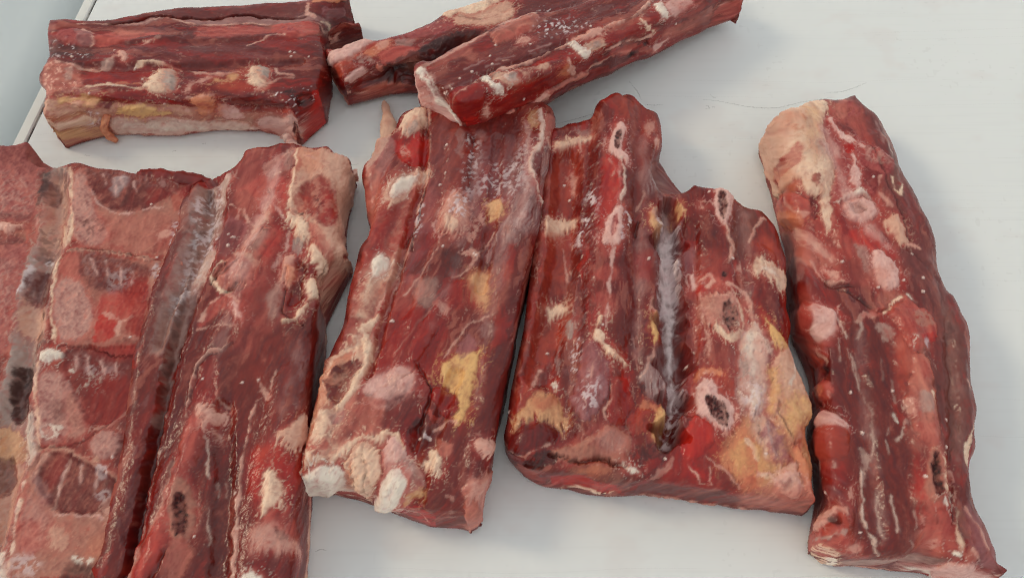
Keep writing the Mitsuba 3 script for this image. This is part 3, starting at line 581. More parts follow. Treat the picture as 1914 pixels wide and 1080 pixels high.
meat({
  'key': 'beef_spine_002',
  'label': 'slanting front beef spine bar with pink sawn end resting on the middle piece',
  'category': 'beef spine',
  'H': 52,
  'rh': 10,
  'rv': 9,
  'grain': 26,
  'seed': 41,
  'step': 0.95,
  'lift': (46.2818, -0.0849, -0.0459),
  'outline': [(-82.2,195.9),(-77.4,194.7),(-73.5,197.7),(-67.9,204.0),(-61.7,210.4),(-55.4,216.0),(-49.0,221.5),(-42.5,227.2),(-35.9,233.1),(-29.0,239.4),(-22.1,245.8),(-15.8,252.0),(-10.2,257.0),(-4.5,260.9),(1.6,264.8),(8.0,269.0),(14.1,273.0),(18.7,276.0),(23.3,276.8),(30.3,276.0),(39.2,277.6),(48.6,281.4),(56.9,285.7),(65.0,290.8),(73.0,296.2),(80.7,301.3),(88.5,306.3),(96.3,311.3),(104.3,316.5),(112.3,322.0),(120.3,327.5),(128.4,333.0),(136.5,338.5),(144.6,343.9),(152.5,349.1),(159.7,353.2),(166.7,355.4),(174.0,356.7),(182.2,358.4),(190.9,360.5),(199.6,362.6),(207.1,364.7),(211.7,366.9),(214.0,367.0),(216.3,363.3),(220.2,356.2),(224.5,346.6),(229.7,336.9),(235.1,333.4),(243.5,336.7),(249.7,335.3),(244.2,333.2),(235.6,335.6),(228.1,334.0),(220.6,326.6),(212.9,317.8),(205.5,310.3),(198.0,304.7),(190.5,300.1),(183.0,295.2),(175.6,289.7),(168.2,283.8),(161.1,277.9),(154.0,272.4),(146.9,267.3),(139.6,262.9),(132.5,259.7),(125.2,256.4),(117.1,251.9),(110.0,245.1),(104.4,238.0),(98.4,233.9),(91.6,231.5),(84.3,227.8),(76.8,222.7),(69.4,217.2),(62.2,211.9),(54.9,206.8),(47.8,201.4),(41.1,195.3),(35.0,189.5),(28.5,185.0),(21.8,180.9),(15.2,176.4),(8.8,172.0),(2.5,167.8),(-3.8,163.9),(-10.5,160.3),(-17.2,156.7),(-23.9,153.3),(-30.8,150.7),(-37.5,148.5),(-43.2,146.4),(-48.0,146.5),(-52.4,150.5),(-57.2,157.9),(-63.6,164.6),(-70.6,166.7),(-77.0,167.3),(-82.8,170.8),(-88.2,176.2),(-92.4,183.3),(-91.9,191.5),(-85.9,196.0)],
  'rag': 1.0,
  'features': [
    ('s',None,(-259,1781,221,2069,737,2441),(79,),3.0,0,-3,None,None),
    ('s',None,(-439,1493,221,1865,749,2165),(148,),3.0,0,3,None,None),
    ('p','darkred',(-631,1877,-223,2213,221,2345,545,2525,605,2309,221,2021,-259,1793,-691,1541,-679,1697),(),5,0.45,0.0,None,None),
    ('p','purple',(-151,2225,293,2609,749,2801,737,2465,221,2129,-151,2021),(),6,0.5,0.0,None,None),
    ('p','pinkmeat',(-211,2333,-139,2441,209,2693,293,2633,233,2441,77,2333,-127,2189,-163,2177),(),1.24,0.75,4,None,'bone_ridge'),
    ('s','fat',(-199,2429,-19,2537,209,2681),(45,),0.62,0.7,0.5,None,None),
    ('p','redpink',(-151,2273,53,2405,173,2489,173,2393,53,2309,-127,2201),(),0.99,0.6,0.0,None,None),
    ('p','fat',(41,2273,173,2345,209,2273,77,2201),(),1.24,0.7,0.0,None,None),
    ('p','frost',(209,2561,749,2669,737,2477,221,2309),(),4,0.8,0.0,0.85,None),
    ('p','pinkmeat',(-667,1997,-439,2177,-319,2009,-367,1949,-487,1997,-631,1913),(),3,0.6,0.0,None,None),
    ('p','greybeige',(-787,1769,-739,1781,-703,1625,-751,1625),(),0.99,0.8,0.0,None,None),
    ('p','pinkmeat',(-823,1829,-631,1985,-571,1781,-715,1685),(),4,0.35,0.0,None,None),
    ('s','fat',(-847,1817,-631,2009,-451,2165,-223,2369),(45,),0.62,0.55,0.0,None,None),
    ('s','fascia',(173,2129,377,2249),(20,),0.62,0.7,0.0,None,None),
    ('s','fascia',(197,2093,353,2189),(20,),0.62,0.7,0.0,None,None),
    ('s','fascia',(-643,1613,-547,1649),(20,),0.62,0.7,0.0,None,None),
    ('s','fascia',(-439,1841,-271,1949),(20,),0.62,0.7,0.0,None,None),
    ('s','fascia',(-151,1961,5,2057),(20,),0.62,0.7,0.0,None,None),
    ('s','fascia',(-247,1877,-115,1937),(20,),0.62,0.7,0.0,None,None),
    ('p','pinkwhite',(-955,1825,-835,1817,-751,1649,-739,1469,-559,1049,-878,1205,-883,1265,-1144,1393,-1267,1673),(),0.99,0.95,0.0,None,'cut_end'),
    ('p','redpink',(-943,1793,-859,1781,-787,1481,-859,1265,-864,1275,-1183,1553),(),0.99,0.55,0.0,-0.1,None),
    ('s','white',(-859,1805,-775,1637,-751,1457,-703,1121),(45,),0.62,0.9,0.8,None,None),
    ('s','white',(-823,1817,-727,1649,-732,1460),(20,),0.62,0.6,0.0,None,None),
    ('p','darkred',(-67,1985,29,1997,53,1901,-43,1865),(),0.99,0.5,0.0,None,None),
    ('s','fat',(-79,1973,-19,1997,17,1949,41,1901),(25,),0.62,0.7,0.0,None,None),
    ('p','red',(-703,1505,-319,1673,-187,1577,89,1685,425,1961,533,2165,737,2297,989,1997,725,1937,629,1841,365,1589,29,1253,-247,1073,-535,1169),(),1.24,0.8,0.0,None,None),
    ('p','red',(-691,1517,-331,1673,-235,1565,-235,1349,-211,1181,-535,1169,-748,1427),(),0.74,0.8,2.5,None,'lean_facet'),
    ('p','bright',(-499,1301,-247,1325,-187,1133,-343,1073),(),1.24,0.85,0.0,None,None),
    ('p','bright',(-199,1505,89,1697,245,1769,209,1577,-91,1481),(),4,0.4,0.0,None,None),
    ('s','fat',(-691,1517,-619,1433,-443,1555),(15,),0.62,0.3,0.0,None,None),
    ('s','fat',(-443,1555,-331,1673),(20,),0.62,0.8,0.0,None,None),
    ('s','fat',(-307,1697,-199,1793,-91,1889,53,1937,125,1961,245,2033,413,2165,557,2297),(30,45,35),0.62,0.85,2,None,'fat_seam'),
    ('p','cream',(-211,1757,-91,1829,53,1781,53,1721,-67,1649,-163,1685),(),0.93,0.9,0.0,None,None),
    ('p','white',(-295,1721,-199,1769,-211,1685,-151,1649,-55,1625,-79,1577,-151,1565,-223,1649),(),0.62,1,2,None,'bone_end'),
    ('p','white',(-91,1793,29,1805,29,1745,-67,1697),(),0.99,0.8,0.0,None,None),
    ('p','grey',(-19,1781,41,1781,29,1745,-19,1733),(),0.99,0.8,0.0,None,None),
    ('s','beige',(101,1805,197,1865,329,1961),(59,40,15),1.24,0.75,0.0,None,None),
    ('p','fat',(-223,1373,-199,1445,-103,1337,-103,1277,-199,1277),(),0.99,0.85,1,None,None),
    ('p','orange',(449,1961,533,2069,713,1949,629,1877),(),1.55,0.65,0.0,None,None),
    ('s','fat',(533,2069,641,1985,761,1937),(45,),0.62,0.8,0.0,None,None),
    ('p','darkred',(89,1625,293,1697,545,1889,569,1805,305,1589,125,1457),(),3,0.6,0.0,None,None),
    ('s','pinkmeat',(-247,1073,-127,1157,29,1253,149,1337,257,1445,401,1541,569,1721,713,1841,929,1973),(40,54,64,74),0.74,0.85,2,None,'ragged_edge'),
    ('p','fat',(365,1565,425,1637,557,1709,605,1601,437,1529),(),0.99,0.75,0.0,None,None),
    ('s','fat',(149,1337,353,1481),(25,),0.62,0.6,0.0,None,None),
    ('p','bright',(221,1397,377,1493,389,1445,281,1373),(),0.99,0.6,0.0,None,None),
    ('p','darkred',(329,1481,389,1529,437,1469,365,1433),(),0.99,0.6,0.0,None,None),
    ('p','cream',(689,2261,833,2393,929,2369,917,2297,785,2213,749,2165),(),0.93,0.9,0.0,None,None),
    ('p','white',(533,2261,593,2321,677,2249,773,2225,761,2153,677,2153,593,2201),(),0.62,1,2,None,'bone_end'),
    ('p','grey',(797,2333,869,2357,869,2321,809,2297),(),0.99,0.75,0.0,None,None),
    ('p','fat',(569,2321,689,2429,833,2525,917,2525,869,2405,689,2333),(),0.99,0.85,2,None,'fat_seam'),
    ('s','fat',(917,2525,1025,2597,1133,2645,1229,2705,1361,2885,1457,3005),(35,40,45,35),0.62,0.85,1.6,None,'fat_seam'),
    ('s','pinkmeat',(941,2573,989,2549,1073,2657,1181,2717),(30,),0.62,0.7,0.0,None,None),
    ('p','red',(893,2417,1265,2645,1385,2549,1253,2501,977,2345,917,2333),(),0.99,0.85,0.0,None,None),
    ('p','redpink',(1037,2513,1217,2609,1265,2609,1061,2465),(),0.99,0.4,0.0,None,None),
    ('s','cream',(1313,2669,1397,2597,1529,2573),(54,40),0.62,0.85,0.6,None,None),
    ('p','red',(1373,2861,1445,2921,1505,2741,1445,2657,1373,2669),(),0.99,0.85,0.0,None,None),
    ('p','darkred',(1397,2693,1505,2729,1541,2657,1433,2621),(),0.99,0.6,0.0,None,None),
    ('p','white',(1445,2921,1517,2969,1589,2813,1577,2753,1517,2753,1469,2825),(),0.99,1,1.5,None,'bone_end'),
    ('p','pinkwhite',(1529,2993,1889,3077,1745,2885,1661,2789,1601,2825),(),1.24,0.75,0.0,None,None),
    ('p','redpink',(1649,2957,2009,3113,2009,2873,1745,2789),(),4,0.5,0.0,None,None),
    ('s','fat',(953,2261,1097,2381,1277,2465,1397,2477,1493,2537),(30,),0.62,0.75,1,None,None),
    ('s','fat',(905,1985,989,2153,1229,2309,1325,2321),(25,),0.62,0.6,0.8,None,None),
    ('p','redpink',(1001,2297,1361,2441,1385,2333,1073,2189),(),1.24,0.7,0.0,None,None),
    ('s','fat',(605,2033,737,1937),(40,),0.62,0.7,0.0,None,None),
    ('p','dark',(1373,2441,1469,2465,1541,2417,1445,2369),(),0.99,0.85,-2,-0.5,None),
    ('p','black',(1325,2321,1373,2321,1421,2261,1388,2239),(),0.62,0.95,-2,None,None),
    ('p','pinkwhite',(1589,2429,1709,2489,1853,2597,1757,2465,1697,2369),(),0.99,0.85,0.0,None,None),
    ('p','pinkmeat',(1409,2333,1565,2417,1733,2369,1517,2309),(),0.99,0.8,0.0,None,None),
    ('p','pinkmeat',(1649,2633,1961,2837,2365,3050,2425,2952,2093,2705,1733,2525),(),3,0.6,0.0,None,None),
    ('p','darkred',(2033,2789,2421,3028,2427,2937,2189,2753),(),3,0.5,0.0,None,None),
    ('p','redpink',(2345,3089,2369,3173,2651,3250,2705,3053,2438,2914,2417,2969),(),0.99,0.9,0.0,None,None),
    ('s','fat',(2345,3089,2357,3133,2381,3173),(45,),0.62,0.6,0.0,None,None),
    ('s','dark',(2333,3065,2417,2982,2429,2945),(25,),0.62,0.4,0.0,None,None),
  ],
  'crumbs': [(-379,1805,12),(-487,1721,12),(-187,1913,12),(-211,2021,12),(-667,1565,12),(173,2225,12),(233,1565,12),(-163,2177,12),(1781,2741,13),(773,2537,13),(-679,1553,9),(-631,1553,9),(-643,1577,9),(-559,1601,9),(-667,1613,9)],
  'group': 'cut beef spine pieces on the table',
})

meat({
  'key': 'beef_spine_003',
  'label': 'sawn beef spine slab at the left edge with cut vertebrae and marrow channel up',
  'category': 'beef spine',
  'H': 52,
  'rh': 4,
  'rv': 5,
  'grain': 80,
  'seed': 53,
  'step': 0.95,
  'bsdf': 'bone',
  'relief': 0.6,
  'outline': [(-522.9,140.8),(-524.6,137.1),(-521.6,136.4),(-514.7,135.2),(-507.1,133.9),(-499.2,133.0),(-491.6,131.3),(-484.7,128.6),(-477.6,126.8),(-469.9,129.8),(-462.5,134.9),(-458.3,131.4),(-458.0,121.9),(-453.4,110.6),(-440.9,103.1),(-430.4,102.9),(-423.3,103.8),(-418.7,104.7),(-414.4,107.6),(-409.5,109.1),(-402.8,107.7),(-394.4,104.6),(-385.4,101.6),(-377.0,100.9),(-369.8,101.0),(-363.3,100.0),(-356.6,97.7),(-349.2,95.2),(-341.4,93.3),(-333.8,92.0),(-326.4,91.0),(-319.1,89.6),(-311.6,86.5),(-304.7,83.2),(-298.3,82.0),(-292.0,86.5),(-286.6,90.5),(-289.2,86.5),(-295.0,79.8),(-294.6,71.0),(-290.4,61.8),(-287.3,53.6),(-287.0,46.5),(-288.9,40.4),(-291.5,34.1),(-292.6,26.0),(-291.6,16.3),(-289.0,6.8),(-287.9,-1.1),(-289.8,-7.5),(-291.9,-13.9),(-292.6,-21.1),(-293.6,-28.3),(-295.2,-35.4),(-296.0,-43.0),(-296.1,-50.8),(-297.1,-58.0),(-299.5,-65.3),(-301.4,-74.0),(-298.6,-82.9),(-291.8,-89.0),(-287.3,-93.5),(-287.4,-98.7),(-288.6,-104.6),(-288.2,-111.4),(-287.2,-118.3),(-286.6,-125.0),(-286.3,-131.6),(-286.0,-138.1),(-285.8,-144.5),(-285.7,-150.9),(-285.6,-157.2),(-285.7,-163.3),(-286.1,-169.1),(-286.7,-174.8),(-287.2,-180.7),(-287.5,-186.8),(-287.8,-192.9),(-287.8,-199.1),(-286.9,-205.2),(-285.9,-210.9),(-285.3,-216.6),(-284.8,-222.3),(-284.2,-228.1),(-283.7,-233.5),(-283.7,-238.2),(-285.3,-241.8),(-288.5,-244.9),(-290.9,-249.3),(-293.7,-254.5),(-296.2,-260.0),(-296.9,-265.3),(-294.5,-269.3),(-293.7,-272.0),(-296.6,-273.3),(-301.6,-273.7),(-307.2,-273.7),(-312.8,-273.7),(-318.4,-273.7),(-324.0,-273.7),(-329.6,-273.7),(-335.2,-273.7),(-340.8,-273.7),(-346.4,-273.7),(-352.0,-273.7),(-357.7,-273.6),(-363.3,-273.6),(-368.9,-273.7),(-374.4,-273.7),(-380.2,-273.3),(-386.1,-272.1),(-392.0,-271.1),(-397.3,-272.3),(-401.5,-274.7),(-402.2,-272.6),(-398.5,-268.8),(-397.7,-265.2),(-399.1,-260.0),(-400.8,-254.4),(-402.5,-248.8),(-404.2,-243.2),(-406.0,-237.4),(-407.7,-231.7),(-409.5,-225.9),(-411.3,-220.0),(-413.1,-214.1),(-414.9,-208.1),(-416.7,-202.1),(-418.5,-196.0),(-420.4,-189.9),(-422.3,-183.7),(-424.2,-177.5),(-426.1,-171.2),(-428.0,-164.9),(-429.9,-158.5),(-431.9,-152.1),(-433.9,-145.5),(-435.8,-139.0),(-437.9,-132.4),(-439.9,-125.7),(-441.9,-118.9),(-444.0,-112.1),(-446.1,-105.2),(-448.2,-98.3),(-450.3,-91.3),(-452.5,-84.2),(-454.6,-77.1),(-456.8,-69.9),(-459.0,-62.6),(-461.3,-55.3),(-463.5,-47.9),(-465.8,-40.4),(-468.1,-32.8),(-470.4,-25.2),(-472.7,-17.5),(-475.1,-9.8),(-477.5,-1.9),(-479.9,6.0),(-482.4,14.0),(-484.9,22.1),(-487.4,30.3),(-489.9,38.5),(-492.5,46.9),(-495.0,55.3),(-497.6,63.8),(-500.3,72.4),(-502.9,81.1),(-505.6,89.9),(-508.3,98.7),(-511.0,107.7),(-513.8,116.7),(-516.6,125.9),(-519.3,135.0),(-520.9,142.2),(-521.8,142.8)],
  'rag': 1.0,
  'features': [
    ('p','muscle',(-5198,1429,-2791,1125,-2445,230,-2834,-1067,-2666,-2351,-2994,-3210,-4050,-3027),(),5,0.5,0.0,None,None),
    ('p','tan',(-4848,1285,-4442,1297,-4286,1390,-4310,973,-4322,853,-4310,685,-4238,361,-4214,121,-4202,-71,-4214,-215,-4214,-467,-4154,-755,-4130,-911,-4382,-911,-5042,1309),(),0.99,0.7,0.0,None,None),
    ('p','spongyred',(-5042,1309,-4442,1321,-4286,1390,-4322,853,-4310,685,-4250,397,-4406,385,-4778,421),(),0.99,0.9,0.0,None,None),
    ('p','spongy',(-4946,973,-4562,949,-4334,685,-4322,469,-4778,421),(),5,0.6,0.0,0,None),
    ('p','darkred',(-5042,1309,-4442,1321,-4286,1390,-4322,853,-4574,997,-4970,1045),(),5,0.45,0.0,None,None),
    ('p','spongyred',(-4730,253,-4298,253,-4202,-71,-4214,-467,-4130,-911,-4382,-911),(),0.99,0.9,0.0,None,None),
    ('p','spongy',(-4658,37,-4274,-11,-4250,-371,-4190,-755,-4418,-767),(),5,0.55,0.0,0,None),
    ('p','dark',(-4730,265,-4286,265,-4286,157,-4694,121),(),4,0.5,-2,None,None),
    ('p','dark',(-4814,529,-4274,481,-4250,397,-4778,421),(),3,0.4,0.0,None,None),
    ('s','fat',(-4754,349,-4574,337,-4454,325,-4322,337),(79,89,69),0.62,0.95,3,None,'disc_rim'),
    ('p','redpink',(-4346,373,-4250,373,-4226,157,-4322,205),(),0.99,0.7,0.0,None,None),
    ('s','pinkwhite',(-4310,661,-4262,421,-4226,205),(15,),0.62,0.6,0.0,None,None),
    ('p','red',(-4274,373,-4238,361,-4214,121,-4238,37),(),0.99,0.6,0.0,None,None),
    ('p','grey',(-4286,1047,-4130,1009,-4022,685,-3962,421,-3926,97,-3962,-47,-3955,-292,-3890,-719,-3878,-875,-3854,-1055,-3854,-1283,-3770,-1463,-3650,-1823,-3722,-1967,-3722,-2267,-3698,-2747,-3794,-2747,-4178,-1391,-4094,-1199,-4154,-755,-4214,-467,-4214,-215,-4214,-47,-4214,121,-4238,397,-4298,685,-4322,925),(),1.24,0.9,-11,None,'marrow_channel'),
    ('p','beige',(-4298,913,-4118,937,-3962,385,-3986,181,-4142,49,-4238,349),(),4,0.6,0.0,None,None),
    ('p','purple',(-4358,853,-4274,889,-4166,781,-4154,625,-4262,601),(),1.55,0.8,-2,None,None),
    ('p','dark',(-4358,961,-4312,1337,-4274,889,-4310,733,-4238,385,-4298,577),(),1.24,0.7,0.0,None,None),
    ('p','redpink',(-4286,577,-4190,577,-4154,433,-4226,385),(),3,0.5,0.0,None,None),
    ('p','brown',(-4226,325,-4154,361,-3998,169,-4034,37,-4130,25,-4202,181),(),0.99,0.6,0.0,-0.2,None),
    ('p','dark',(-4166,85,-4058,49,-4130,-11,-4202,13),(),0.99,0.6,0.0,None,None),
    ('p','cream',(-4058,385,-3962,349,-3914,133,-3962,97,-3998,253),(),0.99,0.8,0.0,None,None),
    ('s','frost',(-4178,-11,-4094,13,-3998,13),(40,),0.62,0.7,0.0,0,'frost'),
    ('s','frost',(-4190,-71,-4190,-227,-4214,-311),(40,),0.62,0.8,0.0,None,'frost'),
    ('p','purple',(-4190,-95,-3986,-71,-3962,-191,-3938,-443,-3986,-479,-4082,-431,-4166,-371,-4202,-191),(),0.74,0.95,-1,None,'marrow'),
    ('p','beige',(-4178,-383,-4082,-431,-3938,-503,-3878,-695,-3962,-767,-4130,-695,-4178,-575),(),1.24,0.8,0.0,None,None),
    ('p','dark',(-3998,-527,-3938,-527,-3938,-575,-3974,-587),(),0.99,0.7,0.0,None,None),
    ('p','brown',(-3986,-731,-3914,-695,-3866,-839,-3914,-911,-3998,-839),(),0.99,0.8,0.0,None,None),
    ('p','dark',(-4082,-1031,-4010,-995,-3902,-1055,-3842,-1295,-3878,-1427,-3938,-1511,-3998,-1463,-4058,-1283),(),0.87,0.95,-5,None,'marrow'),
    ('p','purple',(-4022,-1199,-3914,-1163,-3866,-1391,-3950,-1463),(),4,0.55,0.0,None,None),
    ('p','fatyellow',(-4130,-1535,-3998,-1535,-3842,-1607,-3794,-1751,-3842,-1859,-4058,-1787),(),0.99,0.7,0.0,None,None),
    ('p','white',(-3890,-1487,-3818,-1391,-3710,-1643,-3650,-1823,-3710,-1943,-3770,-1859,-3830,-1643),(),1.55,0.75,2,None,None),
    ('p','brown',(-4064,-1771,-3890,-1751,-3826,-1927,-3830,-2063,-3958,-2130),(),0.99,0.9,-3,None,None),
    ('p','beige',(-3878,-1751,-3734,-1931,-3734,-2099,-3722,-2423,-3830,-2555,-3958,-2130,-3825,-2080),(),1.55,0.7,0.0,None,None),
    ('p','white',(-3842,-2519,-3722,-2507,-3638,-2639,-3638,-2735,-3794,-2747),(),0.99,0.9,0.0,None,None),
    ('p','tan',(-4082,973,-3914,997,-3038,733,-2918,469,-2870,61,-3242,37,-3758,121,-3914,253),(),0.99,0.85,1,None,None),
    ('p','spongy',(-4070,925,-3938,925,-3782,517,-3578,253,-3626,157,-3794,121,-3926,337),(),1.55,0.9,0.0,None,None),
    ('p','marrow',(-3866,421,-3686,421,-3614,253,-3758,205),(),3,0.6,0.0,0,None),
    ('p','darkred',(-3962,985,-3854,985,-3542,925,-3338,865,-3098,805,-3122,649,-3266,529,-3518,481,-3722,577,-3866,733),(),3,0.85,-1.3,None,None),
    ('p','fascia',(-3950,973,-3031,839,-3086,757,-3398,781,-3530,865,-3866,889),(),3,0.55,0.0,0.1,None),
    ('p','frost',(-3710,901,-3614,949,-3530,901,-3578,685,-3650,685),(),1.55,0.75,0.0,None,'frost'),
    ('s','pinkwhite',(-3878,757,-3758,601,-3590,481,-3446,481,-3302,529,-3158,553),(25,),0.62,0.7,0.0,None,None),
    ('p','redpink',(-3782,469,-3434,445,-3050,517,-2978,121,-3350,61,-3662,157),(),5,0.35,0.0,None,None),
    ('p','red',(-3050,757,-2906,745,-2906,433,-2930,121,-3170,37,-3146,121,-3026,289,-2978,469),(),3,0.7,0.0,None,None),
    ('p','redorange',(-3098,709,-3002,685,-3014,517,-3050,469),(),0.99,0.6,0.0,None,None),
    ('p','frost',(-3038,373,-2918,637,-2834,301,-2918,1,-3014,37),(),0.99,0.6,0.0,0.3,None),
    ('p','fat',(-3146,289,-3038,313,-3050,229,-3110,205),(),0.99,0.6,0.0,None,None),
    ('s','cream',(-4106,997,-4010,685,-3938,361,-3902,121),(30,),0.62,0.6,0.0,None,None),
    ('s','beige',(-2889,771,-2894,469,-2822,277,-2894,-35),(54,),0.62,0.75,0.8,None,'periosteum_edge'),
    ('s','beige',(-3950,37,-3878,85,-3758,97,-3566,73,-3350,37,-3122,-23,-2894,-47),(30,35,45,54),0.62,0.85,1.2,None,'disc_rim'),
    ('s','dark',(-3410,-71,-3386,-35),(20,),0.62,0.9,0.0,None,None),
    ('p','tan',(-3962,-11,-3746,61,-2906,-71,-2858,-431,-2942,-563,-3062,-839,-3530,-851,-3770,-803,-3914,-371),(),0.99,0.7,0.0,None,None),
    ('p','spongy',(-3938,-215,-3758,-167,-3626,-371,-3518,-527,-3530,-755,-3758,-803,-3878,-491),(),1.55,0.95,0.0,None,None),
    ('p','spongy',(-3842,-467,-3602,-467,-3590,-719,-3758,-719),(),0.99,0.6,0.0,0.1,None),
    ('p','redpink',(-3950,37,-3782,61,-3710,-83,-3734,-251,-3902,-167),(),0.99,0.7,0.0,None,None),
    ('p','darkred',(-3818,61,-3602,61,-3218,-47,-3098,-131,-3098,-335,-3326,-359,-3554,-299,-3674,-251),(),3,0.85,-0.8,None,None),
    ('p','fascia',(-3782,61,-3722,97,-3494,37,-3218,-71,-3458,-95,-3566,-251,-3686,-167),(),3,0.5,0.0,0.1,None),
    ('p','frost',(-3482,-83,-3218,-131,-3278,-287,-3398,-371,-3482,-251),(),3,0.6,0.0,-0.1,None),
    ('p','bright',(-3530,-371,-3314,-287,-3098,-155,-3026,-527,-3218,-575,-3326,-683,-3494,-563),(),3.5,0.75,0.0,None,None),
    ('p','bright',(-3482,-551,-3362,-527,-3290,-719,-3369,-797,-3482,-839,-3482,-683),(),1.24,0.9,0.0,None,None),
    ('p','red',(-3254,-563,-3050,-527,-2966,-611,-3038,-755,-3218,-743),(),0.99,0.8,0.0,None,None),
    ('p','dark',(-3302,-779,-3074,-755,-3062,-911,-3242,-911),(),0.99,0.5,0.0,None,None),
    ('s','fat',(-3434,-527,-3290,-623,-3199,-568),(45,),0.62,0.65,0.0,None,None),
    ('s','fat',(-3290,-623,-3290,-719,-3062,-803),(45,),0.62,0.6,0.0,None,None),
    ('p','frost',(-3146,-71,-2894,-59,-2858,-431,-3062,-491,-3067,-292),(),1.55,0.75,0.0,-0.3,'frost'),
    ('s','beige',(-3122,-179,-3074,-371,-3062,-575),(49,),0.62,0.5,0.0,None,None),
    ('s','redorange',(-2942,-563,-2918,-719,-3014,-875),(69,),1.24,0.7,0.0,None,None),
    ('s','fat',(-3026,-647,-3026,-839),(49,),0.62,0.5,0.0,None,None),
    ('s','cream',(-3974,37,-3962,-167,-3902,-491,-3782,-803),(30,),0.62,0.7,0.0,None,None),
    ('s','beige',(-2882,-71,-2822,-323,-2930,-539),(49,),0.62,0.7,0.8,None,'periosteum_edge'),
    ('p','white',(-3878,-887,-3806,-863,-3698,-887,-3662,-959,-3758,-983,-3806,-1019,-3878,-971),(),0.62,1,4,None,'fat_clump'),
    ('p','darkred',(-3686,-851,-3146,-839,-2978,-899,-2942,-1067,-2990,-1451,-3302,-1571,-3506,-1319,-3657,-1049),(),3,0.75,-2,None,None),
    ('p','fascia',(-3626,-887,-3110,-1019,-3158,-1115,-3434,-1151,-3586,-1049),(),3,0.8,0.0,-0.2,None),
    ('p','frost',(-3506,-995,-3290,-1031,-3158,-1127,-3297,-1146,-3446,-1115),(),0.99,0.6,0.0,0.1,None),
    ('p','bright',(-3458,-851,-3158,-815,-3068,-892,-3194,-971,-3374,-971),(),3,0.6,0.0,None,None),
    ('p','white',(-3092,-951,-2966,-827,-2930,-1031,-3038,-1055),(),0.99,0.7,0.0,-0.2,None),
    ('p','spongy',(-3842,-1091,-3674,-1067,-3518,-1259,-3362,-1463,-3350,-1631,-3482,-1679,-3662,-1703,-3770,-1391),(),1.55,0.95,0.0,None,None),
    ('p','purple',(-3686,-1343,-3542,-1355,-3482,-1523,-3614,-1499),(),4,0.7,0.0,None,None),
    ('p','tan',(-3602,-1199,-3357,-1484,-3350,-1643,-3506,-1703,-3458,-1571),(),0.99,0.5,0.0,None,None),
    ('p','white',(-3722,-1523,-3518,-1535,-3554,-1655,-3674,-1643),(),0.99,0.6,0.0,-0.2,None),
    ('p','red',(-3434,-1163,-3098,-1067,-2990,-1451,-3170,-1535,-3338,-1571,-3446,-1391),(),3,0.7,0.0,None,None),
    ('s','red',(-3650,-1679,-3434,-1667,-3266,-1571,-3110,-1499),(79,),0.62,0.7,0.0,None,None),
    ('s','fat',(-3266,-1571,-3158,-1547,-3086,-1451,-3014,-1391),(30,),0.62,0.6,0.0,None,None),
    ('p','spongy',(-3284,-1647,-3182,-1571,-3050,-1619,-3026,-1739,-3134,-1835,-3254,-1787),(),0.99,0.9,2.5,None,'bone_knob'),
    ('p','darkred',(-3062,-1703,-2978,-1643,-2942,-1823,-3062,-1859),(),0.99,0.7,0.0,None,None),
    ('p','white',(-3626,-1043,-3566,-1043,-3554,-1079,-3602,-1079),(),0.37,1,1.5,None,None),
    ('p','white',(-3355,-1107,-3326,-1115,-3302,-1175,-3338,-1175),(),0.37,1,1.5,None,None),
    ('p','white',(-3446,-1163,-3410,-1175,-3410,-1211,-3446,-1199),(),0.37,0.9,1,None,None),
    ('s','fat',(-3062,-1151,-3050,-1319,-2990,-1451),(40,),0.62,0.5,0.0,None,None),
    ('s','beige',(-2906,-1271,-2882,-1535,-2906,-1679,-2930,-1895,-2969,-1996),(69,79,74,59),0.62,0.9,1.5,None,'periosteum_edge'),
    ('s','beige',(-2882,-1991,-2894,-2135,-2858,-2243),(54,),0.62,0.8,1,None,None),
    ('s','fat',(-3890,-1007,-3842,-1211,-3758,-1451,-3674,-1703),(40,),0.62,0.7,0.0,None,None),
    ('p','redpink',(-3890,-1247,-3806,-1247,-3758,-1415,-3830,-1391),(),0.99,0.7,0.0,None,None),
    ('p','tan',(-3734,-2003,-3638,-1739,-3410,-1751,-2899,-1996,-2846,-2423,-2901,-2632,-3381,-2710,-3632,-2703,-3722,-2267),(),0.99,0.9,0.0,None,None),
    ('s','beige',(-3669,-1736,-3572,-1718,-3470,-1739,-3338,-1787,-3194,-1823),(45,),0.62,0.6,0.0,None,None),
    ('p','darkred',(-3566,-1739,-3410,-1775,-3117,-1928,-2969,-1996,-2966,-2171,-3110,-2243,-3410,-2231,-3542,-2099,-3638,-1979),(),1.55,0.9,-2.5,None,None),
    ('p','bright',(-3542,-1751,-3422,-1775,-3442,-1962,-3518,-2063,-3583,-1996),(),3,0.35,0.0,None,None),
    ('s','fat',(-3410,-1823,-3422,-1967,-3446,-2099,-3434,-2231),(30,),0.62,0.7,0.0,None,None),
    ('s','fat',(-3314,-1859,-3290,-1967),(25,),0.62,0.5,0.0,None,None),
    ('s','fat',(-3590,-1787,-3650,-1943),(35,),0.62,0.6,0.0,None,None),
    ('p','fascia',(-3650,-1931,-3478,-2081,-3494,-2195,-3626,-2063),(),0.99,0.6,0.0,None,None),
    ('p','frost',(-3194,-1859,-3098,-1871,-3093,-1962,-3176,-1962),(),0.99,0.6,0.0,0,None),
    ('p','frost',(-3158,-2051,-3050,-2063,-3080,-2164,-3134,-2135),(),0.99,0.6,0.0,-0.1,None),
    ('p','fat',(-3050,-2087,-2918,-2099,-2894,-2243,-3038,-2267,-3170,-2267),(),0.99,0.6,0.0,-0.2,None),
    ('s','pinkwhite',(-3422,-2243,-3242,-2255,-3038,-2267),(20,),0.62,0.6,0.0,None,None),
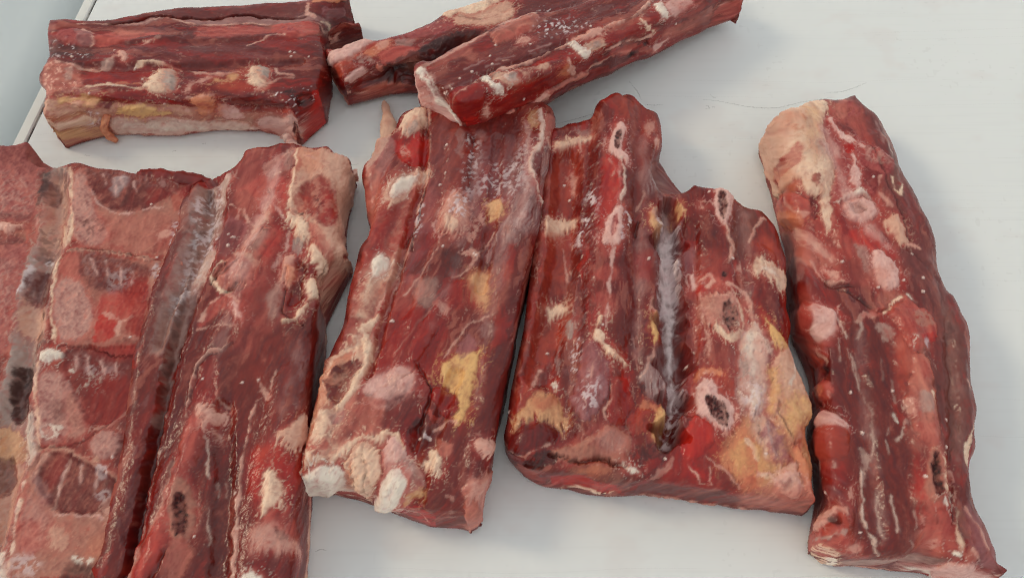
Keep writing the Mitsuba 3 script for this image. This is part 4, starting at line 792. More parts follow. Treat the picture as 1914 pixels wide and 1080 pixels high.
    ('p','spongy',(-3722,-2087,-3566,-2135,-3446,-2267,-3410,-2459,-3614,-2519),(),4,0.6,0.0,None,None),
    ('p','redpink',(-3686,-2291,-3458,-2291,-3434,-2507,-3631,-2535),(),4,0.6,0.0,None,None),
    ('p','orange',(-3075,-2393,-2885,-2391,-2882,-2591,-3134,-2567),(),5,0.3,0.0,None,None),
    ('p','beige',(-3434,-2315,-3266,-2351,-3273,-2504,-3404,-2488),(),0.99,0.5,0.0,None,None),
    ('p','frost',(-3650,-2519,-3422,-2555,-3422,-2675,-3626,-2675),(),3,0.5,0.0,0,None),
    ('p','white',(-3211,-2559,-3050,-2555,-3058,-2598,-3182,-2603),(),0.99,0.8,0.0,-0.2,None),
    ('p','dark',(-3260,-2614,-3026,-2603,-2990,-2735,-3254,-2735),(),3,0.7,-3,None,None),
    ('p','darkred',(-2942,-2567,-2814,-2523,-2894,-2639,-2966,-2699),(),0.99,0.7,0.0,None,None),
    ('p','redpink',(-3749,-1996,-3674,-1979,-3662,-2195,-3650,-2423,-3674,-2423),(),0.99,0.6,0.0,None,None),
    ('s','pinkwhite',(-3716,-1996,-3710,-2195,-3669,-2457,-3626,-2699),(30,),0.62,0.8,0.0,None,None),
    ('p','greybeige',(-5162,1333,-4288,1410,-2882,805,-2954,-587,-2810,-1967,-3074,-3119,-4044,-2970),(),5,0.08,0.0,None,None),
    ('p','darkred',(-3926,949,-3614,925,-3206,781,-3122,709,-3242,577,-3446,505,-3638,529,-3818,685),(),3,0.65,0.0,None,None),
    ('p','red',(-3362,781,-3086,733,-3146,625,-3314,553),(),3,0.5,0.0,None,None),
    ('p','darkred',(-3698,37,-3494,37,-3134,-107,-3098,-299,-3254,-371,-3482,-311,-3650,-167),(),3,0.6,0.0,None,None),
    ('p','red',(-3374,-167,-3086,-179,-3014,-563,-3218,-575),(),4,0.6,0.0,None,None),
    ('p','red',(-3254,-563,-2966,-563,-2930,-731,-3230,-803),(),3,0.6,0.0,None,None),
    ('p','darkred',(-3679,-892,-3140,-892,-3026,-1067,-3026,-1427,-3278,-1535,-3506,-1295),(),4,0.6,0.0,None,None),
    ('p','red',(-3398,-1091,-3098,-1103,-3021,-1447,-3206,-1523,-3374,-1391),(),4,0.5,0.0,None,None),
    ('p','darkred',(-3614,-1931,-3542,-1751,-3386,-1787,-3086,-1943,-2978,-2015,-2998,-2164,-3122,-2255,-3410,-2231),(),1.55,0.4,0.0,None,None),
    ('s','pinkwhite',(-3686,889,-3638,805,-3614,673),(20,30,10),0.87,0.6,0.0,None,None),
    ('s','pinkwhite',(-3614,913,-3566,781),(20,30,10),0.87,0.6,0.0,None,None),
    ('s','pinkwhite',(-3794,925,-3734,805),(20,30,10),0.87,0.6,0.0,None,None),
    ('s','pinkwhite',(-3482,853,-3446,733),(20,30,10),0.87,0.6,0.0,None,None),
    ('s','pinkwhite',(-3674,13,-3602,-155),(20,30,10),0.87,0.6,0.0,None,None),
    ('s','pinkwhite',(-3554,-11,-3494,-167),(20,30,10),0.87,0.6,0.0,None,None),
    ('s','pinkwhite',(-3410,-71,-3350,-251),(20,30,10),0.87,0.6,0.0,None,None),
    ('s','pinkwhite',(-3290,-131,-3266,-251),(20,30,10),0.87,0.6,0.0,None,None),
    ('s','pinkwhite',(-3590,-935,-3554,-1055),(20,30,10),0.87,0.55,0.0,None,None),
    ('s','pinkwhite',(-3494,-935,-3434,-1103),(20,30,10),0.87,0.55,0.0,None,None),
    ('s','pinkwhite',(-3374,-971,-3302,-1127),(20,30,10),0.87,0.55,0.0,None,None),
    ('s','pinkwhite',(-3242,-995,-3218,-1103),(20,30,10),0.87,0.55,0.0,None,None),
    ('s','pinkwhite',(-3434,-1859,-3441,-2098),(20,30,10),0.87,0.55,0.0,None,None),
    ('s','pinkwhite',(-3314,-1859,-3292,-1996),(20,30,10),0.87,0.55,0.0,None,None),
    ('s','pinkwhite',(-3182,-1931,-3165,-2081),(20,30,10),0.87,0.55,0.0,None,None),
    ('s','cream',(-4106,973,-4010,625,-3890,121),(25,35,25),0.62,0.6,0.0,None,None),
    ('s','cream',(-3962,13,-3950,-215,-3902,-515,-3794,-803),(20,30,25),0.62,0.65,0.0,None,None),
    ('s','cream',(-3890,-1007,-3830,-1247,-3758,-1451,-3674,-1703),(20,30,20),0.62,0.6,0.0,None,None),
    ('s','cream',(-3716,-1996,-3698,-2231,-3668,-2488,-3632,-2703),(25,30,25),0.62,0.6,0.0,None,None),
    ('s','dark',(-3866,85,-3758,109,-3566,85,-3350,49,-3122,-11,-2918,-35),(15,),0.62,0.5,-1.5,None,None),
    ('s','dark',(-3729,-835,-3530,-851,-3278,-923,-3038,-935,-2837,-740),(15,),0.62,0.5,-1.5,None,None),
    ('s','dark',(-3674,-1715,-3470,-1715,-3314,-1655,-3146,-1499),(15,),0.62,0.4,-1.2,None,None),
    ('s','tan',(-2741,735,-2606,289,-2690,-167,-2690,-611,-2822,-1067,-2810,-1535,-2786,-1955,-2840,-2394,-2810,-2639),(168,178,198,198,198,198,198,198,178),3,0.65,0.0,None,None),
    ('s','frost',(-2666,745,-2582,253,-2654,-215),(129,129,89),1.55,0.4,0.0,0.4,None),
    ('s','cream',(-2831,734,-2786,241,-2810,-347,-2858,-755,-2858,-1379,-2858,-1859,-2860,-2393),(30,25,40,30,40,45,40),0.62,0.55,0.0,None,None),
  ],
  'crumbs': [(-3086,-1799,10),(-3002,-1523,10),(-3266,577,10),(-2990,253,10),(-3110,25,10),(-3175,-759,10)],
  'group': 'cut beef spine pieces on the table',
})

meat({
  'key': 'beef_spine_004',
  'label': 'long dark red beef spine beside the sawn slab with beige fat at its top',
  'category': 'beef spine',
  'H': 56,
  'rh': 13,
  'rv': 14,
  'grain': 77,
  'seed': 61,
  'step': 0.95,
  'outline': [(-284.8,91.8),(-279.9,94.1),(-274.4,97.1),(-267.0,99.8),(-259.4,105.1),(-255.8,114.5),(-254.1,122.0),(-251.0,124.7),(-247.5,125.5),(-243.8,126.9),(-238.8,128.2),(-231.8,128.6),(-224.8,129.9),(-219.7,132.6),(-215.2,133.6),(-209.5,132.7),(-202.3,131.2),(-194.7,129.3),(-187.4,127.4),(-180.5,127.7),(-174.7,128.9),(-170.7,125.2),(-166.7,118.8),(-158.8,117.7),(-152.5,115.3),(-153.3,108.1),(-155.3,100.1),(-154.6,91.9),(-154.3,84.3),(-156.8,77.1),(-160.1,69.4),(-160.4,60.5),(-158.2,51.5),(-156.1,43.1),(-155.4,34.9),(-154.6,26.1),(-150.9,18.0),(-147.5,11.3),(-150.5,6.8),(-157.6,5.1),(-164.2,1.8),(-168.8,-5.6),(-170.7,-15.3),(-169.7,-25.1),(-167.5,-34.1),(-165.6,-42.5),(-164.4,-50.4),(-163.4,-58.1),(-162.8,-65.5),(-162.9,-72.6),(-163.3,-79.4),(-163.5,-86.1),(-163.4,-92.8),(-163.4,-99.5),(-163.5,-106.1),(-163.5,-112.6),(-163.4,-119.1),(-163.4,-125.5),(-163.4,-131.8),(-163.4,-138.1),(-163.3,-144.4),(-163.2,-150.6),(-163.1,-156.7),(-163.0,-162.8),(-162.8,-168.9),(-162.3,-175.3),(-161.8,-181.7),(-161.4,-188.1),(-161.0,-194.4),(-160.6,-200.5),(-160.3,-206.4),(-160.1,-212.2),(-159.8,-217.9),(-159.5,-223.6),(-159.3,-229.4),(-159.0,-235.3),(-158.8,-241.2),(-158.5,-247.0),(-158.3,-252.8),(-158.0,-258.5),(-157.8,-264.1),(-157.7,-269.7),(-157.7,-274.7),(-157.7,-278.4),(-159.0,-280.0),(-162.7,-280.3),(-167.9,-280.6),(-173.4,-280.6),(-179.1,-280.6),(-184.7,-280.6),(-190.3,-280.6),(-195.9,-280.6),(-201.5,-280.6),(-207.2,-280.6),(-212.8,-280.6),(-218.4,-280.6),(-224.0,-280.6),(-229.6,-280.6),(-235.3,-280.6),(-240.9,-280.6),(-246.5,-280.6),(-252.1,-280.6),(-257.8,-280.6),(-263.4,-280.6),(-269.0,-280.6),(-274.6,-280.6),(-280.3,-280.2),(-286.1,-279.3),(-291.9,-278.6),(-297.1,-280.2),(-301.4,-281.7),(-302.9,-278.2),(-302.1,-272.4),(-304.5,-267.8),(-307.7,-264.5),(-307.3,-261.7),(-305.0,-258.7),(-303.6,-253.6),(-303.0,-247.3),(-303.5,-240.6),(-304.4,-234.1),(-304.9,-228.1),(-305.4,-222.2),(-305.8,-216.3),(-306.2,-210.6),(-306.5,-204.9),(-306.9,-199.1),(-307.3,-193.4),(-307.6,-187.6),(-307.6,-181.9),(-307.5,-176.1),(-307.6,-170.1),(-307.7,-164.0),(-307.7,-157.8),(-307.9,-151.4),(-308.5,-144.7),(-309.2,-138.1),(-309.8,-131.5),(-310.3,-124.8),(-311.0,-118.0),(-312.0,-111.2),(-313.2,-104.5),(-314.2,-98.1),(-314.7,-91.9),(-314.3,-85.9),(-313.6,-79.7),(-313.3,-73.0),(-313.4,-66.0),(-313.5,-59.0),(-313.2,-52.2),(-312.7,-45.5),(-311.9,-38.7),(-311.2,-31.8),(-310.3,-25.0),(-309.3,-18.4),(-308.4,-11.5),(-307.6,-4.5),(-306.8,2.7),(-305.9,9.8),(-304.7,16.8),(-303.2,23.9),(-302.0,31.8),(-302.5,40.6),(-304.2,49.4),(-304.9,56.9),(-303.5,63.3),(-300.4,69.1),(-297.8,74.9),(-295.9,80.6),(-293.3,84.9),(-290.6,87.9),(-287.1,90.7)],
  'rag': 1.0,
  'features': [
    ('s',None,(-2765,877,-2669,445,-2693,-59,-2765,-587,-2789,-1079,-2789,-1583,-2789,-2087,-2777,-2639,-2899,-2986),(297,257,208,139,99,79,69,69),3.0,0,-10,None,None),
    ('s',None,(-1973,1057,-2201,-107,-2405,-1127,-2537,-2003,-2561,-2723),(346,),3.0,0,5,None,None),
    ('s',None,(-2273,-1403,-2177,-2003,-2105,-2711),(178,),3.0,0,-5,None,None),
    ('s',None,(-1781,-1127,-1865,-1919,-1865,-2723),(297,),3.0,0,4,None,None),
    ('s',None,(-2741,-431,-2777,-1403,-2777,-2411),(198,),3.0,0,-4,None,None),
    ('s',None,(-1781,1057,-1649,337,-1697,-407),(247,),3.0,0,3,None,None),
    ('p','muscle',(-2009,-215,-1457,-215,-1277,-1031,-1685,-1391,-1865,-2759,-2213,-2747,-2465,-2411,-2369,-1583,-2453,-839),(),5,0.8,0.0,None,None),
    ('p','muscle',(-2837,-1127,-2789,-431,-2525,-431,-2448,-1120,-2579,-2007,-2657,-2411,-2813,-2003),(),5,0.6,0.0,None,None),
    ('p','redpink',(-2477,805,-2069,985,-1877,217,-1793,-431,-2009,-839,-2429,-431,-2597,49),(),6,0.35,0.0,None,None),
    ('p','greybeige',(-2921,769,-2765,805,-2669,661,-2633,289,-2681,-11,-2753,-275,-2813,-587,-2849,-935,-2981,-935,-2945,-395,-2909,97,-2885,445),(),4,0.75,-9,None,None),
    ('p','frost',(-2873,709,-2705,709,-2669,265,-2753,-191,-2825,-599,-2885,-551,-2837,-71,-2837,373),(),3,0.85,0.0,0.2,None),
    ('p','dark',(-2849,397,-2801,373,-2801,-71,-2861,-515,-2909,-587,-2861,-323,-2837,13),(),3,0.5,0.0,None,None),
    ('p','tendon',(-2705,913,-2561,925,-2609,697,-2657,589),(),0.99,0.9,0.0,None,'tendon'),
    ('p','tendon',(-2741,97,-2621,121,-2597,25,-2717,-287,-2753,-239,-2753,-71),(),0.93,0.9,0.0,None,'tendon'),
    ('p','frost',(-2825,433,-2621,373,-2621,97,-2729,97),(),3,0.7,0.0,0.4,None),
    ('p','purple',(-2582,1053,-2465,1153,-2237,1201,-2285,985,-2429,733,-2501,661),(),3,0.7,0.0,None,None),
    ('p','greybeige',(-2321,973,-2117,1165,-2009,1201,-1997,937,-2153,865,-2285,889),(),1.24,0.8,0.6,None,None),
    ('s','fat',(-2297,973,-2177,1045,-2081,1141),(25,),0.62,0.5,0.0,None,None),
    ('s','fat',(-2333,1081,-2333,1177),(15,),0.62,0.4,0.0,None,None),
    ('p','redpink',(-2537,709,-2309,853,-2081,817,-1997,661,-2045,397,-2201,373,-2321,433,-2477,553),(),3,0.8,0.0,None,None),
    ('p','brown',(-2537,661,-2429,733,-2333,637,-2249,433,-2345,385,-2453,481),(),1.24,0.6,0.0,None,None),
    ('p','bright',(-2225,841,-2021,841,-1985,529,-2117,589),(),4,0.5,0.0,None,None),
    ('p','dark',(-2237,733,-2189,733,-2165,661,-2213,661),(),0.62,0.7,-1.5,None,None),
    ('p','tan',(-2249,589,-2153,565,-2141,373,-2213,373),(),0.99,0.7,0.0,None,None),
    ('s','fat',(-2537,553,-2405,505,-2357,373,-2285,325),(25,),0.62,0.7,0.0,None,None),
    ('s','fat',(-2441,505,-2453,397),(25,),0.62,0.6,0.0,None,None),
    ('p','palepurple',(-2573,433,-2297,337,-2333,97,-2513,-11,-2633,157),(),3,0.6,0.0,None,None),
    ('p','muscle',(-2609,349,-2381,349,-2405,49,-2525,13,-2633,157),(),3,0.5,0.0,None,None),
    ('p','darkred',(-2141,433,-2045,421,-1985,265,-2033,217,-2117,301),(),0.99,0.7,0.0,None,None),
    ('s','cream',(-2189,553,-2201,373,-2261,289,-2297,181,-2333,97),(49,89,79,49),1.55,0.55,0.0,None,None),
    ('p','pinkmeat',(-2321,205,-2189,301,-2057,241,-2117,73,-2201,-119,-2201,-335,-2381,-347,-2525,-323,-2585,-203,-2537,-71,-2381,49),(),1.55,0.9,6,None,'bone_process'),
    ('p','greybeige',(-2345,121,-2201,265,-2105,241,-2153,73,-2249,-35),(),1.55,0.7,0.0,None,None),
    ('p','brown',(-2309,97,-2201,133,-2189,25,-2273,-23),(),1.24,0.6,0.0,None,None),
    ('p','dark',(-2201,241,-2093,265,-2105,205,-2177,193),(),0.99,0.6,0.0,None,None),
    ('p','pinkwhite',(-2429,-95,-2237,-71,-2213,-275,-2381,-335),(),4,0.4,0.0,None,None),
    ('s','marrow',(-2489,-95,-2525,-179,-2537,-227),(79,),1.24,0.85,-4,None,None),
    ('s','cream',(-2513,-47,-2573,-119,-2585,-203,-2501,-323,-2393,-371),(27,),0.62,0.8,1,None,None),
    ('s','cream',(-2393,13,-2237,-71,-2201,-95),(59,),1.55,0.5,0.0,None,None),
    ('p','dark',(-2465,-359,-2357,-275,-2273,-311,-2345,-347,-2417,-383),(),0.99,0.7,-2,None,None),
    ('s','dark',(-2453,-383,-2405,-395),(25,),0.62,0.6,0.0,None,None),
    ('p','redpink',(-2225,-35,-2069,205,-1985,13,-2081,-239,-2189,-359,-2285,-371),(),4,0.6,0.0,None,None),
    ('p','bright',(-2117,289,-2009,289,-1973,49,-2129,-119,-2165,97),(),4,0.5,0.0,None,None),
    ('s','darkred',(-2009,133,-2069,-35,-2141,-191),(49,),3,0.5,0.0,None,None),
    ('p','redpink',(-2647,1169,-2117,1225,-2057,733,-2189,325,-2525,553),(),4,0.45,0.0,None,None),
    ('s','dark',(-2189,277,-2297,25,-2477,-191,-2573,-275),(20,),0.62,0.5,-1.5,None,None),
    ('s','dark',(-1949,-107,-1925,-551,-1745,-671),(20,),0.62,0.5,-2,None,None),
    ('s','pinkwhite',(-2153,553,-1973,325,-1973,61,-2057,-107),(30,),0.62,0.6,0.0,None,None),
    ('s','greybeige',(-2717,769,-2693,337,-2741,-107,-2789,-539,-2813,-1031,-2801,-1487),(228,198,158,119,89,59),1.55,0.6,0.0,None,None),
    ('s','dark',(-2801,769,-2777,445,-2789,1,-2818,-530,-2820,-1025,-2777,-1583,-2789,-2003,-2789,-2447),(40,35,30,30,30,25),1.24,0.5,0.0,None,None),
    ('s','frost',(-2717,745,-2705,217,-2777,-275),(148,129,79),3,0.5,0.0,0.4,None),
    ('s','fascia',(-2261,1,-2357,-635,-2429,-1211,-2489,-1835),(69,99,79,40),3,0.35,0.0,None,None),
    ('s','fascia',(-1745,-827,-1805,-1403,-1853,-2003),(79,99,59),3,0.35,0.0,None,None),
    ('s','pinkwhite',(-2177,1057,-2201,565,-2285,157,-2417,-215),(79,119,99,59),3,0.45,0.0,None,None),
    ('p','beige',(-2033,1213,-1592,1184,-1445,1033,-1265,1117,-1093,944,-1215,641,-1217,373,-1517,-71,-1199,185,-1037,1,-1361,-227,-1354,-245,-1613,-143,-1637,-35,-1817,181,-1961,313,-2021,661,-1997,985),(),1.24,0.95,1.5,None,'fat_cap'),
    ('p','orange',(-1985,1177,-1781,1129,-1781,889,-1937,889),(),5,0.35,0.0,None,None),
    ('p','red',(-1889,781,-1745,865,-1625,733,-1553,445,-1641,248,-1781,397,-1937,577),(),3,0.9,-1.5,None,None),
    ('p','dark',(-1793,637,-1709,637,-1685,505,-1757,481),(),0.99,0.6,0.0,-0.3,None),
    ('p','bright',(-1721,661,-1601,661,-1589,421,-1661,289),(),3,0.4,0.0,None,None),
    ('p','redorange',(-1961,661,-1829,613,-1841,433,-1937,481),(),1.24,0.7,0.0,None,None),
    ('s','fat',(-1913,1057,-1805,1033),(20,),0.62,0.5,0.0,None,None),
    ('s','redorange',(-1997,1129,-1961,937,-1973,757),(45,),1.24,0.6,0.0,None,None),
    ('s','cream',(-2009,1189,-1985,889,-1997,661,-1997,481),(25,),0.62,0.7,0.0,None,None),
    ('p','cream',(-2009,457,-1901,421,-1829,349,-1757,181,-1805,97,-1901,193,-1973,325),(),0.99,0.9,2,None,'fat_flap'),
    ('p','cream',(-1793,133,-1709,85,-1589,-47,-1553,-107,-1673,-131,-1757,-35),(),0.87,0.95,2.5,None,'fat_flap'),
    ('s','dark',(-1925,469,-1865,433),(20,),0.62,0.8,0.0,None,None),
    ('p','redpink',(-1817,349,-1685,265,-1529,25,-1611,-7,-1757,133),(),1.55,0.6,0.0,None,None),
    ('p','grey',(-1925,181,-1829,157,-1829,13,-1901,49),(),0.99,0.7,0.0,None,None),
    ('p','dark',(-1889,13,-1757,-71,-1745,-395,-1853,-515,-1925,-455,-1877,-239),(),1.24,0.8,-4,None,None),
    ('p','red',(-1937,-395,-1841,-323,-1769,-419,-1865,-551),(),0.99,0.7,0.0,None,None),
    ('p','fat',(-1985,13,-1901,25,-1865,-191,-1901,-275,-1997,-263,-1985,-155),(),0.99,0.95,2,None,'fat_flap'),
    ('p','orange',(-1961,-71,-1889,-71,-1865,-239,-1913,-275),(),0.99,0.5,0.0,None,None),
    ('p','beige',(-1649,-107,-1385,-215,-1305,-277,-1601,-251,-1709,-239),(),0.99,0.7,1,None,None),
    ('p','redpink',(-1490,-154,-1301,-131,-1205,-251,-1385,-215),(),0.99,0.6,0.0,None,None),
    ('s','dark',(-1625,-35,-1649,-119,-1673,-263,-1613,-311),(17,),0.62,0.5,-1.5,None,None),
    ('s','cream',(-1709,-227,-1697,-371,-1721,-503,-1805,-599,-1901,-647),(69,99,89,69),0.87,0.95,2,None,'fat_flap'),
    ('p','greybeige',(-2093,-395,-1985,-179,-1949,-551,-1997,-683),(),3,0.6,0.0,None,None),
    ('p','dark',(-1985,-683,-1733,-587,-1613,-503,-1577,-731,-1937,-779),(),5,0.4,0.0,None,None),
    ('p','fascia',(-1613,-311,-1325,-263,-1277,-635,-1625,-671),(),3,0.5,0.0,None,None),
    ('s','beige',(-1361,-251,-1241,-407,-1253,-731),(54,),1.55,0.5,0.0,None,None),
    ('p','redpink',(-2597,-587,-2525,-395,-2381,-395,-2297,-515,-2477,-551,-2609,-707),(),1.24,0.7,0.0,None,None),
    ('s','fat',(-2489,-383,-2561,-479,-2602,-628),(25,),0.62,0.6,0.0,None,None),
    ('p','pinkwhite',(-2357,-455,-2297,-491,-2225,-635,-2285,-635),(),0.99,0.85,0.8,None,None),
    ('s','fat',(-2441,-371,-2357,-419,-2285,-491),(30,),0.62,0.6,0.0,None,None),
    ('s','fat',(-2609,-719,-2525,-683,-2393,-683,-2285,-695),(15,),0.62,0.6,0.0,None,None),
    ('s','fat',(-2285,-719,-2321,-803,-2357,-899),(20,),0.62,0.4,0.0,None,None),
    ('s','redpink',(-2285,-395,-2213,-635,-2189,-863),(148,),5,0.35,1,None,None),
    ('s','fat',(-2297,-863,-2369,-911,-2465,-935,-2549,-1055,-2561,-1199,-2561,-1391),(40,40,35),0.62,0.7,2.4,None,'membrane_fold'),
    ('p','red',(-2537,-1055,-2393,-959,-2321,-1355,-2417,-1415,-2537,-1355),(),1.24,0.7,-1,None,None),
    ('p','fat',(-2489,-1379,-2417,-1391,-2321,-1463,-2249,-1427,-2213,-1475,-2309,-1547,-2352,-1504,-2369,-1631,-2417,-1595,-2477,-1487),(),0.62,0.95,3,None,'fat_nub'),
    ('p','fat',(-2357,-1571,-2285,-1607,-2225,-1643,-2273,-1679),(),0.99,0.6,0.0,None,None),
    ('p','redpink',(-2513,-1451,-2357,-1595,-2393,-1871,-2458,-1958,-2501,-2279,-2521,-2561,-2585,-2747,-2777,-2747,-2657,-2435,-2585,-2147,-2561,-1871,-2549,-1643),(),3,0.75,3,None,'bone_ridge'),
    ('p','bright',(-2573,-2147,-2561,-2435,-2531,-2672,-2633,-2747,-2729,-2747,-2657,-2435),(),4,0.4,0.0,None,None),
    ('s','fat',(-2585,-1871,-2585,-2111,-2609,-2279,-2693,-2495,-2762,-2716),(35,),1.24,0.45,0.0,None,None),
    ('s','dark',(-2585,-1811,-2585,-1979),(25,),0.62,0.5,0.0,None,None),
    ('s','dark',(-2525,-2531,-2519,-2655,-2585,-2747),(35,),0.62,0.5,-2,None,None),
    ('p','tan',(-2531,-2010,-2453,-1991,-2357,-2207,-2333,-2375,-2393,-2459,-2477,-2447,-2537,-2279),(),0.99,0.95,1.5,None,'bone_stub'),
    ('p','marrow',(-2501,-2099,-2453,-2099,-2393,-2243,-2393,-2375,-2429,-2435,-2489,-2387,-2501,-2243),(),0.87,1,-4,None,'>marrow'),
    ('p','pinkmeat',(-2495,-2451,-2369,-2435,-2321,-2591,-2369,-2735,-2465,-2759),(),1.55,0.7,0.0,None,None),
    ('p','dark',(-2441,-1631,-2117,-1595,-2033,-2111,-1997,-2747,-2273,-2735,-2321,-2279),(),5,0.3,0.0,None,None),
    ('s','tendon',(-2369,-1607,-2333,-1799,-2297,-1979),(17,),0.62,0.5525,0.0,None,None),
    ('s','tendon',(-2233,-2010,-2213,-2111),(10,),0.62,0.39,0.0,None,None),
    ('s','tendon',(-2261,-2207,-2237,-2339,-2213,-2471),(10,),0.62,0.45499999999999996,0.0,None,None),
    ('s','tendon',(-2177,-2015,-2165,-2111),(10,),0.62,0.325,0.0,None,None),
    ('s','tendon',(-2105,-2063,-2093,-2099),(14,),0.62,0.39,0.0,None,None),
    ('s','tendon',(-2352,-2177,-2326,-2185),(14,),0.62,0.39,0.0,None,None),
    ('s','tendon',(-2777,-2195,-2717,-2375),(14,),0.62,0.325,0.0,None,None),
    ('s','tendon',(-2741,-1775,-2717,-1751,-2753,-1739),(14,),0.62,0.325,0.0,None,None),
    ('s','fat',(-1973,-1295,-2033,-1355,-2057,-1499,-2057,-1643,-2076,-1803,-2057,-2027,-2045,-2207,-2021,-2435,-2009,-2723),(20,20,25,35,35,30),0.62,0.75,0.8,None,None),
    ('s','dark',(-2093,-1871,-2081,-2015),(20,),0.62,0.6,0.0,None,None),
    ('s','fat',(-2045,-1163,-1997,-1259,-1937,-1319),(40,),0.62,0.6,0.0,None,None),
    ('s','fat',(-1913,-1091,-1925,-1259),(15,),0.62,0.5,0.0,None,None),
    ('s','fat',(-2369,-1187,-2333,-1331,-2249,-1391),(20,),0.62,0.4,0.0,None,None),
    ('p','bright',(-2021,-1775,-1805,-1667,-1661,-1859,-1673,-2243,-1853,-2243,-1990,-2043),(),6,0.8,0.0,None,None),
    ('p','redorange',(-1993,-1733,-1793,-1703,-1745,-1835,-1901,-1907),(),5,0.5,0.0,None,None),
    ('p','cream',(-1870,-1958,-1800,-1924,-1721,-2075,-1709,-2207,-1781,-2207,-1853,-2291,-1853,-2111),(),1.24,0.95,3,None,'rib_joint'),
    ('p','fat',(-1920,-2404,-1748,-2307,-1637,-2399,-1337,-2507,-1721,-2519,-1901,-2531),(),3,0.7,0.0,None,None),
    ('p','redpink',(-1853,-2279,-1673,-2219,-1505,-2399,-1706,-2403),(),3,0.6,0.0,None,None),
    ('p','dark',(-1757,-2363,-1670,-2370,-1589,-2435,-1697,-2435),(),0.99,0.5,0.0,None,None),
    ('p','darkred',(-1877,-2567,-1577,-2531,-1481,-2711,-1949,-2747),(),4,0.7,0.0,None,None),
    ('p','white',(-1937,-2699,-1793,-2687,-1793,-2783,-1937,-2759),(),0.99,0.9,0.0,None,None),
    ('p','beige',(-1829,-1667,-1697,-1535,-1637,-1391,-1505,-1595,-1637,-1775,-1757,-1739),(),0.99,0.9,2,None,'fat_cap'),
    ('s','fascia',(-1709,-983,-1685,-1211,-1689,-1438),(69,),3,0.5,0.0,None,None),
    ('s','beige',(-1265,-1967,-1193,-2231,-1145,-2615),(69,),0.93,0.8,0.0,None,None),
    ('s','red',(-1589,-2219,-1361,-2351,-1325,-2471),(59,),3,0.5,0.0,None,None),
    ('s','redorange',(-2153,-1127,-2093,-1067,-1865,-1415,-1985,-1523),(99,),5,0.25,0.0,None,None),
  ],
  'crumbs': [(-2465,205,11),(-2501,241,11),(-2477,-1175,11),(-2741,-899,11),(-2165,-1187,11),(-2045,-1163,11),(-2093,-2087,11),(-2333,-2411,11),(-2489,121,14),(-2453,205,14)],
  'group': 'cut beef spine pieces on the table',
})

